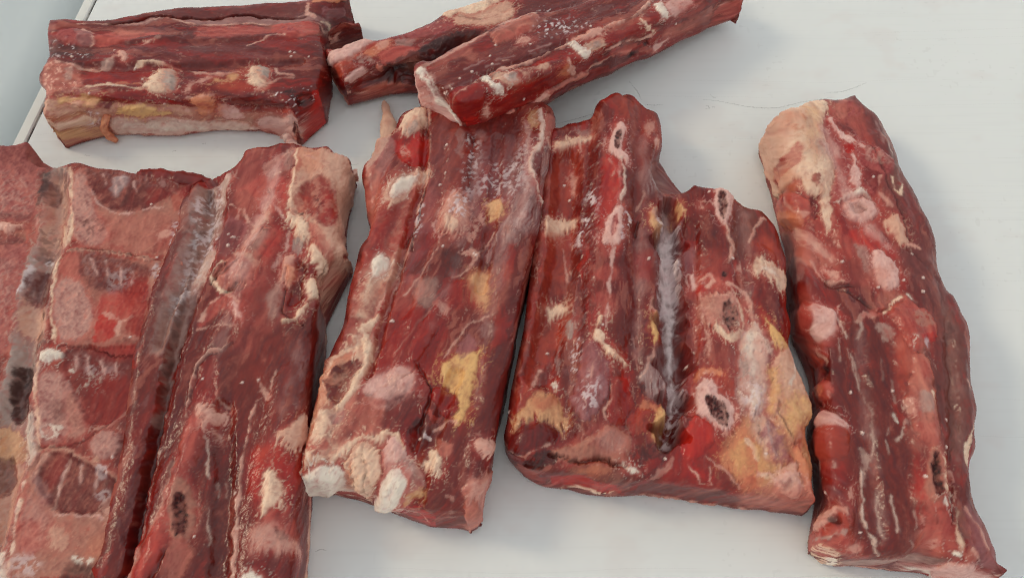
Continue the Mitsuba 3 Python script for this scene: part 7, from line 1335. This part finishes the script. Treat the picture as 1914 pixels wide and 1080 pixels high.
meat({
  'key': 'beef_spine_007',
  'label': 'longest beef spine piece at the far right with rounded cream fat cap on top',
  'category': 'beef spine',
  'H': 58,
  'rh': 18,
  'rv': 20,
  'grain': 94,
  'seed': 97,
  'step': 0.95,
  'outline': [(249.9,143.4),(247.9,152.7),(250.3,161.5),(257.5,167.1),(266.1,169.5),(273.3,172.4),(279.2,177.6),(285.1,182.5),(291.5,185.5),(298.2,187.8),(304.2,189.8),(309.7,190.0),(315.7,188.5),(323.5,188.6),(331.5,192.1),(337.3,194.4),(339.8,192.4),(341.4,187.9),(344.5,181.6),(349.1,175.6),(353.6,170.8),(356.5,166.8),(358.9,161.2),(360.7,153.8),(362.5,145.6),(364.5,137.5),(365.7,129.4),(366.0,120.9),(365.7,111.7),(365.9,102.2),(367.3,93.0),(369.5,84.8),(371.7,77.4),(373.3,70.3),(374.2,63.2),(375.4,56.3),(377.2,50.2),(378.4,43.7),(378.6,36.7),(379.0,29.3),(379.3,21.8),(378.5,14.0),(376.4,5.5),(374.7,-3.5),(374.5,-12.2),(374.9,-20.7),(375.9,-27.8),(377.7,-30.4),(379.7,-33.1),(381.1,-37.7),(382.0,-43.5),(382.5,-49.7),(383.6,-55.4),(385.2,-60.7),(385.6,-66.6),(384.5,-73.4),(383.1,-80.5),(381.6,-87.7),(380.2,-94.9),(378.8,-101.9),(377.4,-108.7),(376.0,-115.5),(374.7,-122.1),(374.0,-128.4),(373.5,-134.5),(372.3,-140.6),(370.0,-146.8),(367.5,-153.1),(365.9,-159.3),(365.6,-165.4),(363.5,-171.3),(359.3,-177.5),(356.2,-184.4),(354.7,-191.4),(353.2,-198.1),(351.6,-205.3),(351.0,-213.0),(351.9,-220.0),(353.9,-225.7),(355.8,-230.1),(357.2,-234.2),(357.9,-238.8),(358.5,-243.8),(359.5,-248.4),(358.9,-252.5),(356.1,-256.5),(355.4,-260.5),(359.2,-264.6),(360.1,-267.1),(356.9,-263.8),(352.5,-260.2),(346.7,-260.5),(340.4,-262.3),(334.6,-262.9),(329.4,-261.7),(324.4,-260.0),(320.0,-258.1),(317.3,-254.5),(315.0,-248.9),(309.0,-245.0),(300.9,-246.3),(294.4,-250.8),(289.3,-253.9),(284.1,-254.3),(278.9,-253.6),(273.7,-252.7),(268.6,-252.0),(263.1,-251.6),(257.6,-251.4),(252.2,-251.0),(247.0,-250.4),(242.5,-249.3),(239.0,-247.0),(236.0,-244.5),(233.2,-243.2),(231.8,-241.4),(232.0,-237.8),(232.9,-232.8),(235.0,-227.6),(238.5,-222.6),(241.7,-216.7),(242.9,-210.1),(243.5,-203.5),(244.4,-197.0),(245.1,-190.5),(245.4,-184.1),(245.7,-177.8),(246.0,-171.4),(246.7,-164.8),(247.3,-158.2),(247.1,-151.6),(246.9,-145.3),(247.9,-139.2),(250.1,-132.8),(252.3,-126.2),(253.6,-119.5),(254.5,-112.8),(256.0,-105.8),(257.5,-98.4),(258.1,-90.3),(258.1,-82.0),(257.0,-74.5),(254.4,-68.6),(251.1,-64.5),(248.5,-60.1),(247.9,-54.5),(248.6,-47.7),(249.2,-40.2),(248.7,-32.7),(248.3,-25.6),(248.8,-18.7),(249.8,-11.5),(250.5,-3.7),(251.3,4.5),(252.9,13.1),(254.9,21.8),(255.9,30.2),(256.0,38.1),(255.7,45.8),(255.2,53.7),(254.9,62.2),(254.9,71.3),(254.8,80.2),(254.8,89.1),(255.0,98.1),(254.3,106.6),(252.3,114.1),(250.9,121.7),(251.2,130.2),(250.9,139.0)],
  'rag': 1.0,
  'tops': [(271.2, 116.5, 6.0, 35.0), (253.3, -74.3, 8.0, 28.0), (251.2, -158.5, 5.0, 30.0)],
  'features': [
    ('s',None,(2691,1376,2655,836),(594,),3.0,0,5,None,None),
    ('s',None,(2739,200,2643,-676),(297,),3.0,0,-5,None,None),
    ('s',None,(2751,-868,2667,-1600,2607,-2416),(346,),3.0,0,-6,None,None),
    ('s',None,(3255,-652,3219,-1408,3123,-2176),(346,),3.0,0,5,None,None),
    ('s',None,(2391,-1540,2367,-1960),(297,),3.0,0,4,None,None),
    ('s',None,(3591,-844,3447,-1588,3322,-2013),(129,),3.0,0,-3,None,None),
    ('s',None,(3435,1280,3471,320),(247,),3.0,0,3,None,None),
    ('p','redpink',(2931,1724,3387,1784,3399,1208,3459,932,3483,536,3471,200,3399,-88,3195,-328,2823,-292,2547,-148,2083,317,2084,973,2684,744),(),5,0.6,0.0,None,None),
    ('p','muscle',(2703,-628,2871,-664,3135,-832,3111,-1072,3003,-1492,3015,-1852,2571,-1852,2595,-1576,2595,-1264,2619,-964),(),4,0.85,0.0,None,None),
    ('p','muscle',(2595,-1600,3099,-1588,3015,-1924,2966,-2349,3036,-2589,2727,-2632,2548,-2506,2535,-2128),(),4,0.85,0.0,None,None),
    ('p','purple',(3471,320,3651,56,3735,-580,3723,-1108,3567,-1660,3411,-2008,3303,-2008,3339,-1588,3447,-1036,3483,-544,3399,-232),(),4,0.85,0.0,None,None),
    ('p','darkred',(2221,-862,2643,-976,2571,-1444,2587,-1854,2043,-1636,2343,-1288),(),4,0.6,0.0,None,None),
    ('p','purple',(3375,1748,3507,1604,3579,956,3675,296,3699,-172,3411,-88,3351,452,3363,1208),(),4,0.7,0.0,None,None),
    ('p','cream',(2067,1592,2217,1640,2451,1568,2619,1640,2955,1808,3075,1736,2919,1424,2907,1220,2967,1016,2943,848,2847,656,2670,602,2631,800,2403,776,2127,992),(),1.24,0.95,2,None,'fat_cap'),
    ('p','beige',(2067,1592,2217,1640,2451,1568,2643,1568,2607,1184,2379,1064,2162,1006),(),5,0.5,0.0,None,None),
    ('p','yellow',(2787,1676,2943,1640,2823,1172,2775,944,2715,1172),(),5,0.35,0.0,None,None),
    ('p','grey',(2751,1196,2943,1184,2907,1016,2763,1016),(),4,0.45,0.0,None,None),
    ('p','grey',(2739,1424,2835,1424,2763,1268),(),3,0.25,0.0,None,None),
    ('p','orange',(2619,1532,2751,1556,2667,1316,2583,1352),(),4,0.3,0.0,None,None),
    ('p','redpink',(2355,1088,2547,1076,2655,1148,2703,1076,2643,920,2499,908,2307,980,2271,1052),(),1.55,0.75,-0.5,None,None),
    ('p','red',(2403,1088,2547,1076,2571,992,2451,1040),(),0.93,0.7,0.0,None,None),
    ('p','red',(2703,764,2787,824,2763,716,2715,680),(),1.24,0.8,0.0,None,None),
    ('p','orange',(2355,1040,2619,920,2643,668,2475,704,2283,968),(),3,0.4,0.0,None,None),
    ('p','redpink',(2223,908,2583,704,2679,536,2635,383,2499,368,2127,596),(),1.24,0.9,5,None,'fat_lump'),
    ('p','orange',(2235,728,2619,452,2547,344,2163,584),(),1.55,0.7,0.0,None,None),
    ('s','fat',(2463,692,2535,512,2619,452),(30,),0.62,0.5,0.0,None,None),
    ('s','dark',(2161,983,2247,860,2283,788),(30,),0.62,0.6,0.0,None,None),
    ('s','red',(2295,1004,2415,752,2463,656),(30,),0.62,0.8,-2,None,None),
    ('p','darkred',(2691,608,2787,620,2775,452,2667,344,2655,488),(),0.93,0.9,-2,None,None),
    ('p','cream',(2787,596,2859,536,2847,368,2799,236,2763,320,2775,452),(),1.24,0.85,0.0,None,None),
    ('s','cream',(2943,848,2859,692,2823,572),(69,),1.24,0.7,0.0,None,None),
    ('p','pinkmeat',(3111,1712,3261,1901,3207,1568,3087,1508),(),1.24,0.7,0.0,None,None),
    ('p','spongyred',(3231,1760,3387,1784,3315,1496,3195,1520),(),0.99,0.7,0.0,-0.3,None),
    ('p','spongyred',(2907,1424,2991,1556,3063,1520,3207,1400,3291,1208,3411,1148,3519,1016,3495,920,3327,752,3279,620,3135,620,2895,548,2847,644,2967,872,2931,1136),(),0.99,0.95,1.5,None,'vertebra_cut'),
    ('p','red',(2907,1424,2991,1508,2991,1184,2979,956,2931,1112),(),1.24,0.6,0.0,None,None),
    ('p','purple',(3027,1448,3135,1496,3219,1340,3183,1256,3063,1328),(),1.24,0.9,-1.5,None,None),
    ('s','pinkwhite',(3015,1484,3051,1352,3111,1268,3231,1196,3267,1160),(45,59,49),0.62,0.85,0.8,None,None),
    ('p','bright',(3087,1172,3171,1196,3171,1088,3087,1076),(),0.62,0.9,-1.5,None,None),
    ('p','spongy',(3279,1184,3411,1148,3507,1004,3483,920,3351,980,3267,1016),(),0.99,0.75,1.5,-0.3,None),
    ('p','darkred',(3219,932,3375,884,3291,668,3183,752),(),1.55,0.7,0.0,None,None),
    ('s','pinkwhite',(3147,1052,3147,920,3111,788,3135,656),(45,74,69,74),0.74,0.85,1,None,None),
    ('s','white',(2895,548,3027,608,3147,668,3267,560),(25,35,45,20),0.62,0.8,1,None,None),
    ('p','spongyred',(2943,872,3087,968,3039,704,2883,596),(),0.99,0.6,0.0,0,None),
    ('p','pinkwhite',(2955,548,3123,620,3267,560,3243,404,3135,332,2991,392),(),1.24,0.9,2,None,'bone_stub'),
    ('p','black',(3015,548,3111,572,3183,476,3111,416,3027,464),(),1.55,0.8,-3,None,'>marrow'),
    ('p','brown',(3507,1220,3627,1100,3579,836,3519,620,3471,692,3495,932),(),1.24,0.6,0.0,None,None),
    ('s','cream',(3471,824,3459,692,3507,632,3543,752),(20,),0.62,0.8,0.0,None,None),
    ('s','fat',(3483,1316,3555,1160),(30,),0.62,0.4,0.0,None,None),
    ('p','purple',(3339,1676,3495,1568,3435,1184,3351,1304),(),3,0.5,0.0,None,None),
    ('s','fascia',(3471,1508,3459,1220),(30,),0.62,0.5,0.0,None,None),
    ('s','fat',(3351,824,3315,668,3399,500),(25,),0.62,0.5,0.0,None,None),
    ('p','bright',(2967,272,3147,296,3315,116,3327,-64,3231,-52,3123,8,2979,140),(),1.55,0.7,0.0,None,None),
    ('p','red',(2895,488,2967,284,2919,200,2883,368),(),0.99,0.8,0.0,None,None),
    ('p','beige',(3291,368,3423,416,3483,236,3471,116,3375,128,3303,272),(),0.93,0.9,4,None,'fat_lump'),
    ('p','darkred',(3243,260,3303,200,3315,116,3243,152),(),0.99,0.7,0.0,None,None),
    ('p','purple',(3363,92,3543,56,3639,-196,3543,-280,3387,-184),(),1.55,0.6,0.0,None,None),
    ('s','fat',(3459,116,3543,92),(30,),0.62,0.7,0.0,None,None),
    ('p','greybeige',(2979,140,3111,92,3147,-292,3051,-184),(),1.55,0.7,0.0,None,None),
    ('p','pinkwhite',(3135,68,3231,44,3327,-112,3291,-292,3183,-364,3111,-292,3111,-88),(),0.74,0.95,2.5,None,'bone_plate'),
    ('p','red',(3327,-148,3363,-208,3351,-364,3291,-328),(),0.99,0.6,0.0,None,None),
    ('p','pinkmeat',(2187,500,2547,344,2763,116,2799,-88,2547,-124,2211,284),(),3,0.75,0.0,None,None),
    ('s','fat',(2463,356,2667,140,2787,-28),(69,),1.55,0.6,0.0,None,None),
    ('p','fascia',(2211,308,2547,8,2487,-172,2271,-100),(),1.55,0.7,0.0,None,None),
    ('p','tan',(2151,548,2415,380,2391,344,2163,464),(),0.99,0.7,0.0,None,None),
    ('p','darkred',(2847,-4,3003,-88,3051,-208,2883,-316,2811,-208),(),3,0.5,0.0,None,None),
    ('p','dark',(2679,-184,2835,-256,2955,-316,2775,-340,2667,-280),(),1.24,0.75,-4,None,None),
    ('p','fat',(2655,-112,2823,-148,2823,-232,2703,-196),(),0.99,0.7,1,None,None),
    ('s','fat',(2571,-28,2667,-220,2835,-244),(20,),0.62,0.5,0.0,None,None),
    ('p','redpink',(2079,-352,2343,-388,2523,-448,2691,-508,2715,-628,2631,-796,2547,-916,2355,-892,2173,-871,2031,-556),(),3,0.85,3,None,'rib_joint'),
    ('p','pinkwhite',(2475,-484,2535,-460,2619,-484,2703,-544,2715,-628,2612,-789,2535,-820,2427,-760,2511,-652),(),1.55,0.85,1.5,None,'cartilage'),
    ('p','redpink',(2367,-520,2502,-626,2475,-700,2367,-664),(),1.24,0.6,0.0,None,None),
    ('p','redorange',(2211,-832,2316,-843,2559,-904,2511,-964,2199,-868),(),1.55,0.8,0.0,None,None),
    ('s','fat',(2439,-844,2523,-964),(30,),0.62,0.7,0.0,None,None),
    ('p','darkred',(2216,-881,2619,-964,2595,-1264,2343,-1120,2141,-925),(),3,0.6,0.0,None,None),
    ('p','black',(2379,-928,2535,-1012,2535,-1084,2415,-1024),(),1.55,0.8,-3,None,None),
    ('p','redpink',(2307,-1012,2535,-1144,2547,-1240,2511,-1312,2331,-1240,2115,-1108),(),0.99,0.9,3,None,'fat_lump'),
    ('p','orange',(2307,-1072,2463,-1168,2475,-1240,2319,-1192),(),0.99,0.5,0.0,None,None),
    ('p','redorange',(2002,-1534,2247,-1480,2607,-1576,2607,-1696,2511,-1852,1986,-1633),(),3,0.8,3,None,None),
    ('p','pinkwhite',(2259,-1372,2415,-1360,2505,-1440,2619,-1552,2607,-1588,2499,-1540,2295,-1516),(),0.93,0.95,2.5,None,'cartilage'),
    ('p','spongy',(2391,-1372,2502,-1455,2463,-1504,2343,-1468),(),0.99,0.4,0.0,None,None),
    ('s','dark',(3459,80,3687,-220,3579,-844,3483,-1408,3315,-1948,3255,-2332),(45,),1.55,0.28,-1.5,None,None),
    ('s','dark',(3339,1172,3447,608,3495,152),(20,),0.62,0.45,-1.5,None,None),
    ('s','dark',(2223,-868,2331,-1240,2566,-1488),(25,),0.62,0.5,-2,None,None),
    ('s','dark',(2787,-340,3051,-556,3303,-460),(25,),0.62,0.55,-2,None,None),
    ('s','redpink',(2391,-448,2235,-892,2355,-1528,2319,-1936,2283,-2272),(247,247,277,247,297),5,0.4,0.0,None,None),
    ('s','pinkmeat',(3123,-232,3255,-652,3255,-1132,3195,-1588,3179,-1930,3087,-2428),(198,228,198,178,228,198),4,0.5,0.0,None,None),
    ('s','pinkwhite',(2919,1316,2991,836,3063,428,3279,92),(99,119,109,89),3,0.45,0.0,None,None),
    ('s','fascia',(3651,-4,3639,-640,3555,-1312,3435,-1840),(59,89,79,40),3,0.35,0.0,None,None),
    ('s','fascia',(2871,-760,2787,-1420,2751,-2020,2715,-2512),(49,79,79,49),3,0.3,0.0,None,None),
    ('s','tendon',(2715,-628,2727,-736,2763,-808),(17,),0.62,0.48,0.0,None,None),
    ('s','tendon',(2655,-808,2626,-992),(10,),0.62,0.36,0.0,None,None),
    ('s','tendon',(2763,-928,2775,-1048,2787,-1288,2823,-1444,2787,-1684,2751,-1852),(10,),0.62,0.42,0.0,None,None),
    ('s','tendon',(2787,-1012,2799,-1168),(10,),0.62,0.36,0.0,None,None),
    ('s','tendon',(2883,-688,2859,-808),(24,),0.62,0.42,0.0,None,None),
    ('s','tendon',(2991,-1000,2955,-1192),(14,),0.62,0.24,0.0,None,None),
    ('s','tendon',(3039,-1192,3027,-1300,3027,-1384),(17,),0.62,0.3,0.0,None,None),
    ('s','tendon',(3075,-1528,3015,-1624,2967,-1696),(21,),0.62,0.36,0.0,None,None),
    ('s','tendon',(2915,-1571,2895,-1648),(14,),0.62,0.3,0.0,None,None),
    ('s','tendon',(2703,-1756,2715,-1852),(35,),0.62,0.24,0.0,None,None),
    ('s','tendon',(2739,-892,2751,-988),(10,),0.62,0.3,0.0,None,None),
    ('p','greybeige',(3003,-664,3063,-652,3159,-748,3099,-832,3051,-832,3027,-784),(),0.93,0.75,0.0,None,None),
    ('s','fat',(2835,-676,2943,-592,2991,-604),(45,),0.62,0.5,0.0,None,None),
    ('p','redpink',(2883,-616,3123,-496,3111,-568,2955,-640),(),0.99,0.6,0.0,None,None),
    ('p','muscle',(2871,-856,3111,-832,2991,-1492,2811,-1624,2811,-1228),(),5,0.6,0.0,None,None),
    ('p','redpink',(3111,-556,3339,-364,3394,-504,3531,-580,3507,-784,3387,-832,3351,-928,3231,-940,3183,-724),(),1.55,0.85,2.5,None,'bone_process'),
    ('p','tan',(3327,-556,3483,-568,3519,-664,3399,-724,3315,-712),(),0.99,0.8,0.0,-0.5,None),
    ('p','bright',(3339,-748,3507,-760,3471,-832,3339,-844),(),0.99,0.75,0.0,-0.2,None),
    ('s','cream',(3111,-568,3219,-460,3291,-412),(25,),0.62,0.8,0.0,None,None),
    ('s','white',(3351,-388,3387,-460),(20,),0.62,0.9,0.0,None,None),
    ('p','white',(3243,-820,3315,-808,3267,-916,3219,-916),(),0.99,0.7,0.0,0,None),
    ('p','frost',(3375,-820,3423,-820,3399,-904,3363,-880),(),0.99,0.7,0.0,-0.1,'frost'),
    ('p','redorange',(3183,-724,3267,-784,3195,-1156,3123,-1348,3063,-1324,3099,-1012),(),3.5,0.65,0.0,None,None),
    ('p','pinkmeat',(3231,-940,3363,-964,3375,-1156,3351,-1384,3303,-1612,3279,-1756,3159,-1720,3087,-1624,3111,-1408,3099,-1324,3195,-1156),(),1.55,0.85,2.5,None,'bone_process'),
    ('p','redpink',(3267,-1036,3387,-1048,3351,-1216,3255,-1156),(),1.55,0.6,0.0,None,None),
    ('p','greybeige',(3183,-1324,3267,-1288,3315,-1372,3279,-1456,3183,-1528,3171,-1456),(),1.24,0.85,1,None,None),
    ('p','redpink',(3087,-1552,3303,-1552,3279,-1744,3123,-1732),(),3,0.5,0.0,None,None),
    ('s','cream',(3315,-1300,3327,-1408,3315,-1468),(20,),0.62,0.75,0.0,None,None),
    ('p','fat',(3099,-1360,3159,-1360,3118,-1486,3087,-1456),(),0.93,0.6,0.0,None,None),
    ('p','dark',(3411,-1204,3435,-1216,3423,-1264,3399,-1264),(),0.99,0.5,0.0,None,None),
    ('p','brown',(3603,-424,3699,-520,3747,-772,3675,-1204,3591,-1600,3363,-1852,3387,-1480,3495,-1072,3555,-712),(),5,0.4,0.0,None,None),
    ('p','dark',(3603,-640,3675,-664,3627,-784,3579,-772),(),3,0.4,0.0,None,None),
    ('s','fat',(3675,-1156,3687,-1228),(20,),0.62,0.6,0.0,None,None),
    ('s','cream',(3687,-1504,3591,-1624,3531,-1732,3519,-1840),(15,35,40),0.62,0.8,0.0,None,None),
    ('s','dark',(3639,-1588,3579,-1732),(15,),0.62,0.3,0.0,None,None),
    ('p','tan',(3195,-1780,3243,-1744,3279,-1756,3303,-1876,3279,-2008,3238,-2134,3159,-2200,3081,-2161,3070,-2050,3123,-1924),(),1.24,0.9,1.5,None,'bone_stub'),
    ('p','cream',(3279,-1768,3303,-1876,3267,-2032,3219,-2116,3267,-1924),(),0.93,0.7,0.0,None,None),
    ('p','marrow',(3207,-1792,3255,-1804,3243,-1924,3207,-2032,3212,-2134,3159,-2140,3135,-2032,3159,-1900),(),0.87,1,-4,None,None),
    ('p','black',(3183,-1876,3231,-1876,3207,-2032,3171,-2056,3159,-1984),(),1.24,0.5,0.0,-0.3,None),
    ('p','bright',(3003,-2008,3099,-1924,3063,-2080,3103,-2156,3020,-2156,2979,-2080),(),3,0.5,0.0,None,None),
    ('p','white',(3199,-2145,3243,-2152,3225,-2208,3195,-2200),(),0.62,0.8,0.0,None,None),
    ('p','redorange',(2391,-2152,2490,-2189,2482,-2269,2559,-2536,2691,-2632,2487,-2692,2367,-2500,2415,-2332),(),3,0.75,0.0,None,None),
    ('p','redpink',(1973,-2026,2307,-2296,2463,-2368,2463,-2596,2247,-2800,1875,-2488),(),3,0.8,0.0,None,None),
    ('p','cream',(1887,-2320,2295,-2524,2415,-2596,2499,-2920,2278,-2923,2065,-2832),(),1.24,0.7,1,-0.2,None),
    ('p','white',(2211,-2704,2379,-2668,2451,-2848,2343,-2920),(),0.99,0.8,0.0,-0.2,None),
    ('s','greybeige',(2031,-2308,2319,-2416,2427,-2392,2451,-2380),(45,),0.93,0.75,0.0,None,None),
    ('p','fat',(2451,-2512,2547,-2500,2583,-2560,2499,-2572),(),1.24,0.6,0.0,None,None),
    ('p','fat',(2067,-2116,2091,-2056,2379,-2164,2475,-2188,2475,-2212,2391,-2212,2295,-2260,2247,-2308),(),0.87,0.75,3,None,'fat_nub'),
    ('p','dark',(2331,-2236,2415,-2212,2446,-2325,2383,-2281),(),0.99,0.8,-3,None,None),
    ('p','fat',(2523,-2068,2571,-2032,2547,-2104,2519,-2099),(),0.62,0.5,0.0,None,None),
    ('p','dark',(2043,-1936,2127,-1984,2115,-2056,2038,-2015),(),0.99,0.5,0.0,None,None),
    ('p','greybeige',(2679,-1804,2763,-1792,2710,-1916,2655,-2056,2660,-1927),(),0.93,0.85,0.0,None,None),
    ('s','tendon',(2667,-1924,2631,-2140,2619,-2284,2643,-2428,2703,-2596),(15,20,35,30,20),0.62,0.7,0.8,None,'tendon'),
    ('s','tendon',(2835,-2116,2835,-2200,2835,-2284,2834,-2374),(17,),0.62,0.51,0.0,None,None),
    ('s','tendon',(2739,-2116,2715,-2236,2715,-2344,2727,-2488),(10,),0.62,0.36,0.0,None,None),
    ('s','tendon',(2979,-2236,2998,-2349,2979,-2368),(14,),0.62,0.3,0.0,None,None),
    ('s','tendon',(2883,-1708,2883,-1792),(14,),0.62,0.36,0.0,None,None),
    ('s','tendon',(2979,-1684,3039,-1600),(21,),0.62,0.36,0.0,None,None),
    ('s','tendon',(2331,-1780,2319,-1852),(14,),0.62,0.36,0.0,None,None),
    ('s','tendon',(2931,-2440,2967,-2500),(14,),0.62,0.24,0.0,None,None),
    ('s','tendon',(2475,-1852,2475,-1888),(14,),0.62,0.3,0.0,None,None),
    ('p','redpink',(3037,-2218,3207,-2212,3255,-2260,3171,-2536,3051,-2583,3015,-2404),(),3,0.7,0.0,None,None),
    ('p','fat',(3078,-2457,3135,-2440,3099,-2536,3076,-2568),(),0.99,0.5,0.0,-0.2,None),
    ('p','fat',(3027,-2260,3075,-2272,3039,-2416,3015,-2368),(),0.99,0.5,0.0,0,None),
    ('s','fat',(3335,-1931,3327,-2032,3321,-2134),(20,),0.62,0.5,0.0,-0.3,None),
    ('s','cream',(3315,-2236,3272,-2360,3267,-2440,3267,-2548),(15,25,30),0.62,0.6,0.0,None,None),
    ('s','brown',(3327,-2236,3315,-2404),(59,),1.24,0.6,-1.5,None,None),
    ('p','palepurple',(3375,-2200,3495,-2224,3531,-2380,3622,-2572,3507,-2716,3351,-2548,3351,-2404),(),3,0.75,0.0,None,None),
    ('s','fat',(3387,-2224,3438,-2337,3483,-2512),(25,),0.62,0.5,0.6,None,None),
    ('p','pinkmeat',(3274,-2556,3339,-2500,3387,-2608,3303,-2644),(),0.99,0.7,0.0,None,None),
    ('s','fat',(3351,-2524,3411,-2608),(25,),0.62,0.7,0.0,None,None),
    ('p','greybeige',(2451,-2752,2715,-2704,3060,-2591,3231,-2584,3207,-2656,3021,-2705,2727,-2872,2547,-2908),(),1.24,0.75,0.0,None,None),
    ('s','fat',(2547,-2951,2643,-2956,2739,-2956,2974,-2966),(30,),0.62,0.75,0.0,None,None),
    ('p','dark',(3059,-2596,3231,-2572,3231,-2608,3051,-2644),(),0.99,0.4,0.0,None,None),
    ('p','pinkwhite',(3015,-2800,3050,-2710,3231,-2620,3363,-2644,3483,-2764,3592,-2969,3072,-3086),(),1.24,0.85,1.5,None,'skin_flap'),
    ('p','white',(3200,-2531,3262,-2545,3259,-2578,3207,-2560),(),0.62,0.9,2,None,None),
    ('s','white',(3020,-2803,3015,-2908,3080,-3038),(35,),0.62,0.7,0.0,None,None),
    ('s','white',(2979,-1492,2991,-1528),(45,),0.5,0.7,0.0,None,None),
  ],
  'crumbs': [(3483,20,13),(3519,-220,13),(3483,-364,13),(2859,-52,13),(3111,-316,13),(3339,-256,13),(3291,824,13),(3483,-364,13),(2703,-1276,13),(2727,-1612,13),(3351,-1732,13),(3411,-1516,13),(3027,-1276,13),(3351,-1732,13),(2732,-1617,13),(2579,-2410,13),(2355,-2044,13),(3099,-1984,13)],
  'group': 'cut beef spine pieces on the table',
})

strand('beef_spine', 'fat_strand', [(-401.0, 181.8, 34.0), (-405.7, 175.9, 28.0), (-411.8, 176.3, 17.0), (-410.2, 175.6, 7.0), (-400.4, 170.4, 4.0)], (3.5, 4, 4.2, 3.8, 3), 'orange', 3)
strand('beef_spine_004', 'tendon_strip', [(-134.3, 225.2, 6.0), (-128.3, 201.5, 9.0), (-123.8, 176.0, 14.0), (-125.3, 129.1, 26.0), (-128.9, 87.7, 30.0)], (3, 5, 7.5, 10, 9), 'beige', 5)
strand('beef_spine_004', 'lean_strip', [(-372.0, 115.1, 12.0), (-354.7, 119.6, 13.0), (-327.8, 115.6, 13.0), (-290.3, 108.6, 12.0)], (6, 9, 9, 8), 'red', 11)
strand('beef_spine', 'fat_tag', [(-230.0, 175.9, 10.0), (-224.8, 169.2, 8.0), (-221.7, 162.3, 8.0), (-216.0, 153.6, 12.0)], (6, 5, 4.5, 6), 'pinkwhite', 7)
strand('beef_spine_003', 'fat_tag', [(-154.5, 119.4, 20.0), (-153.3, 118.8, 14.0), (-153.1, 115.3, 10.0)], (4, 3.5, 3), 'fat', 9)
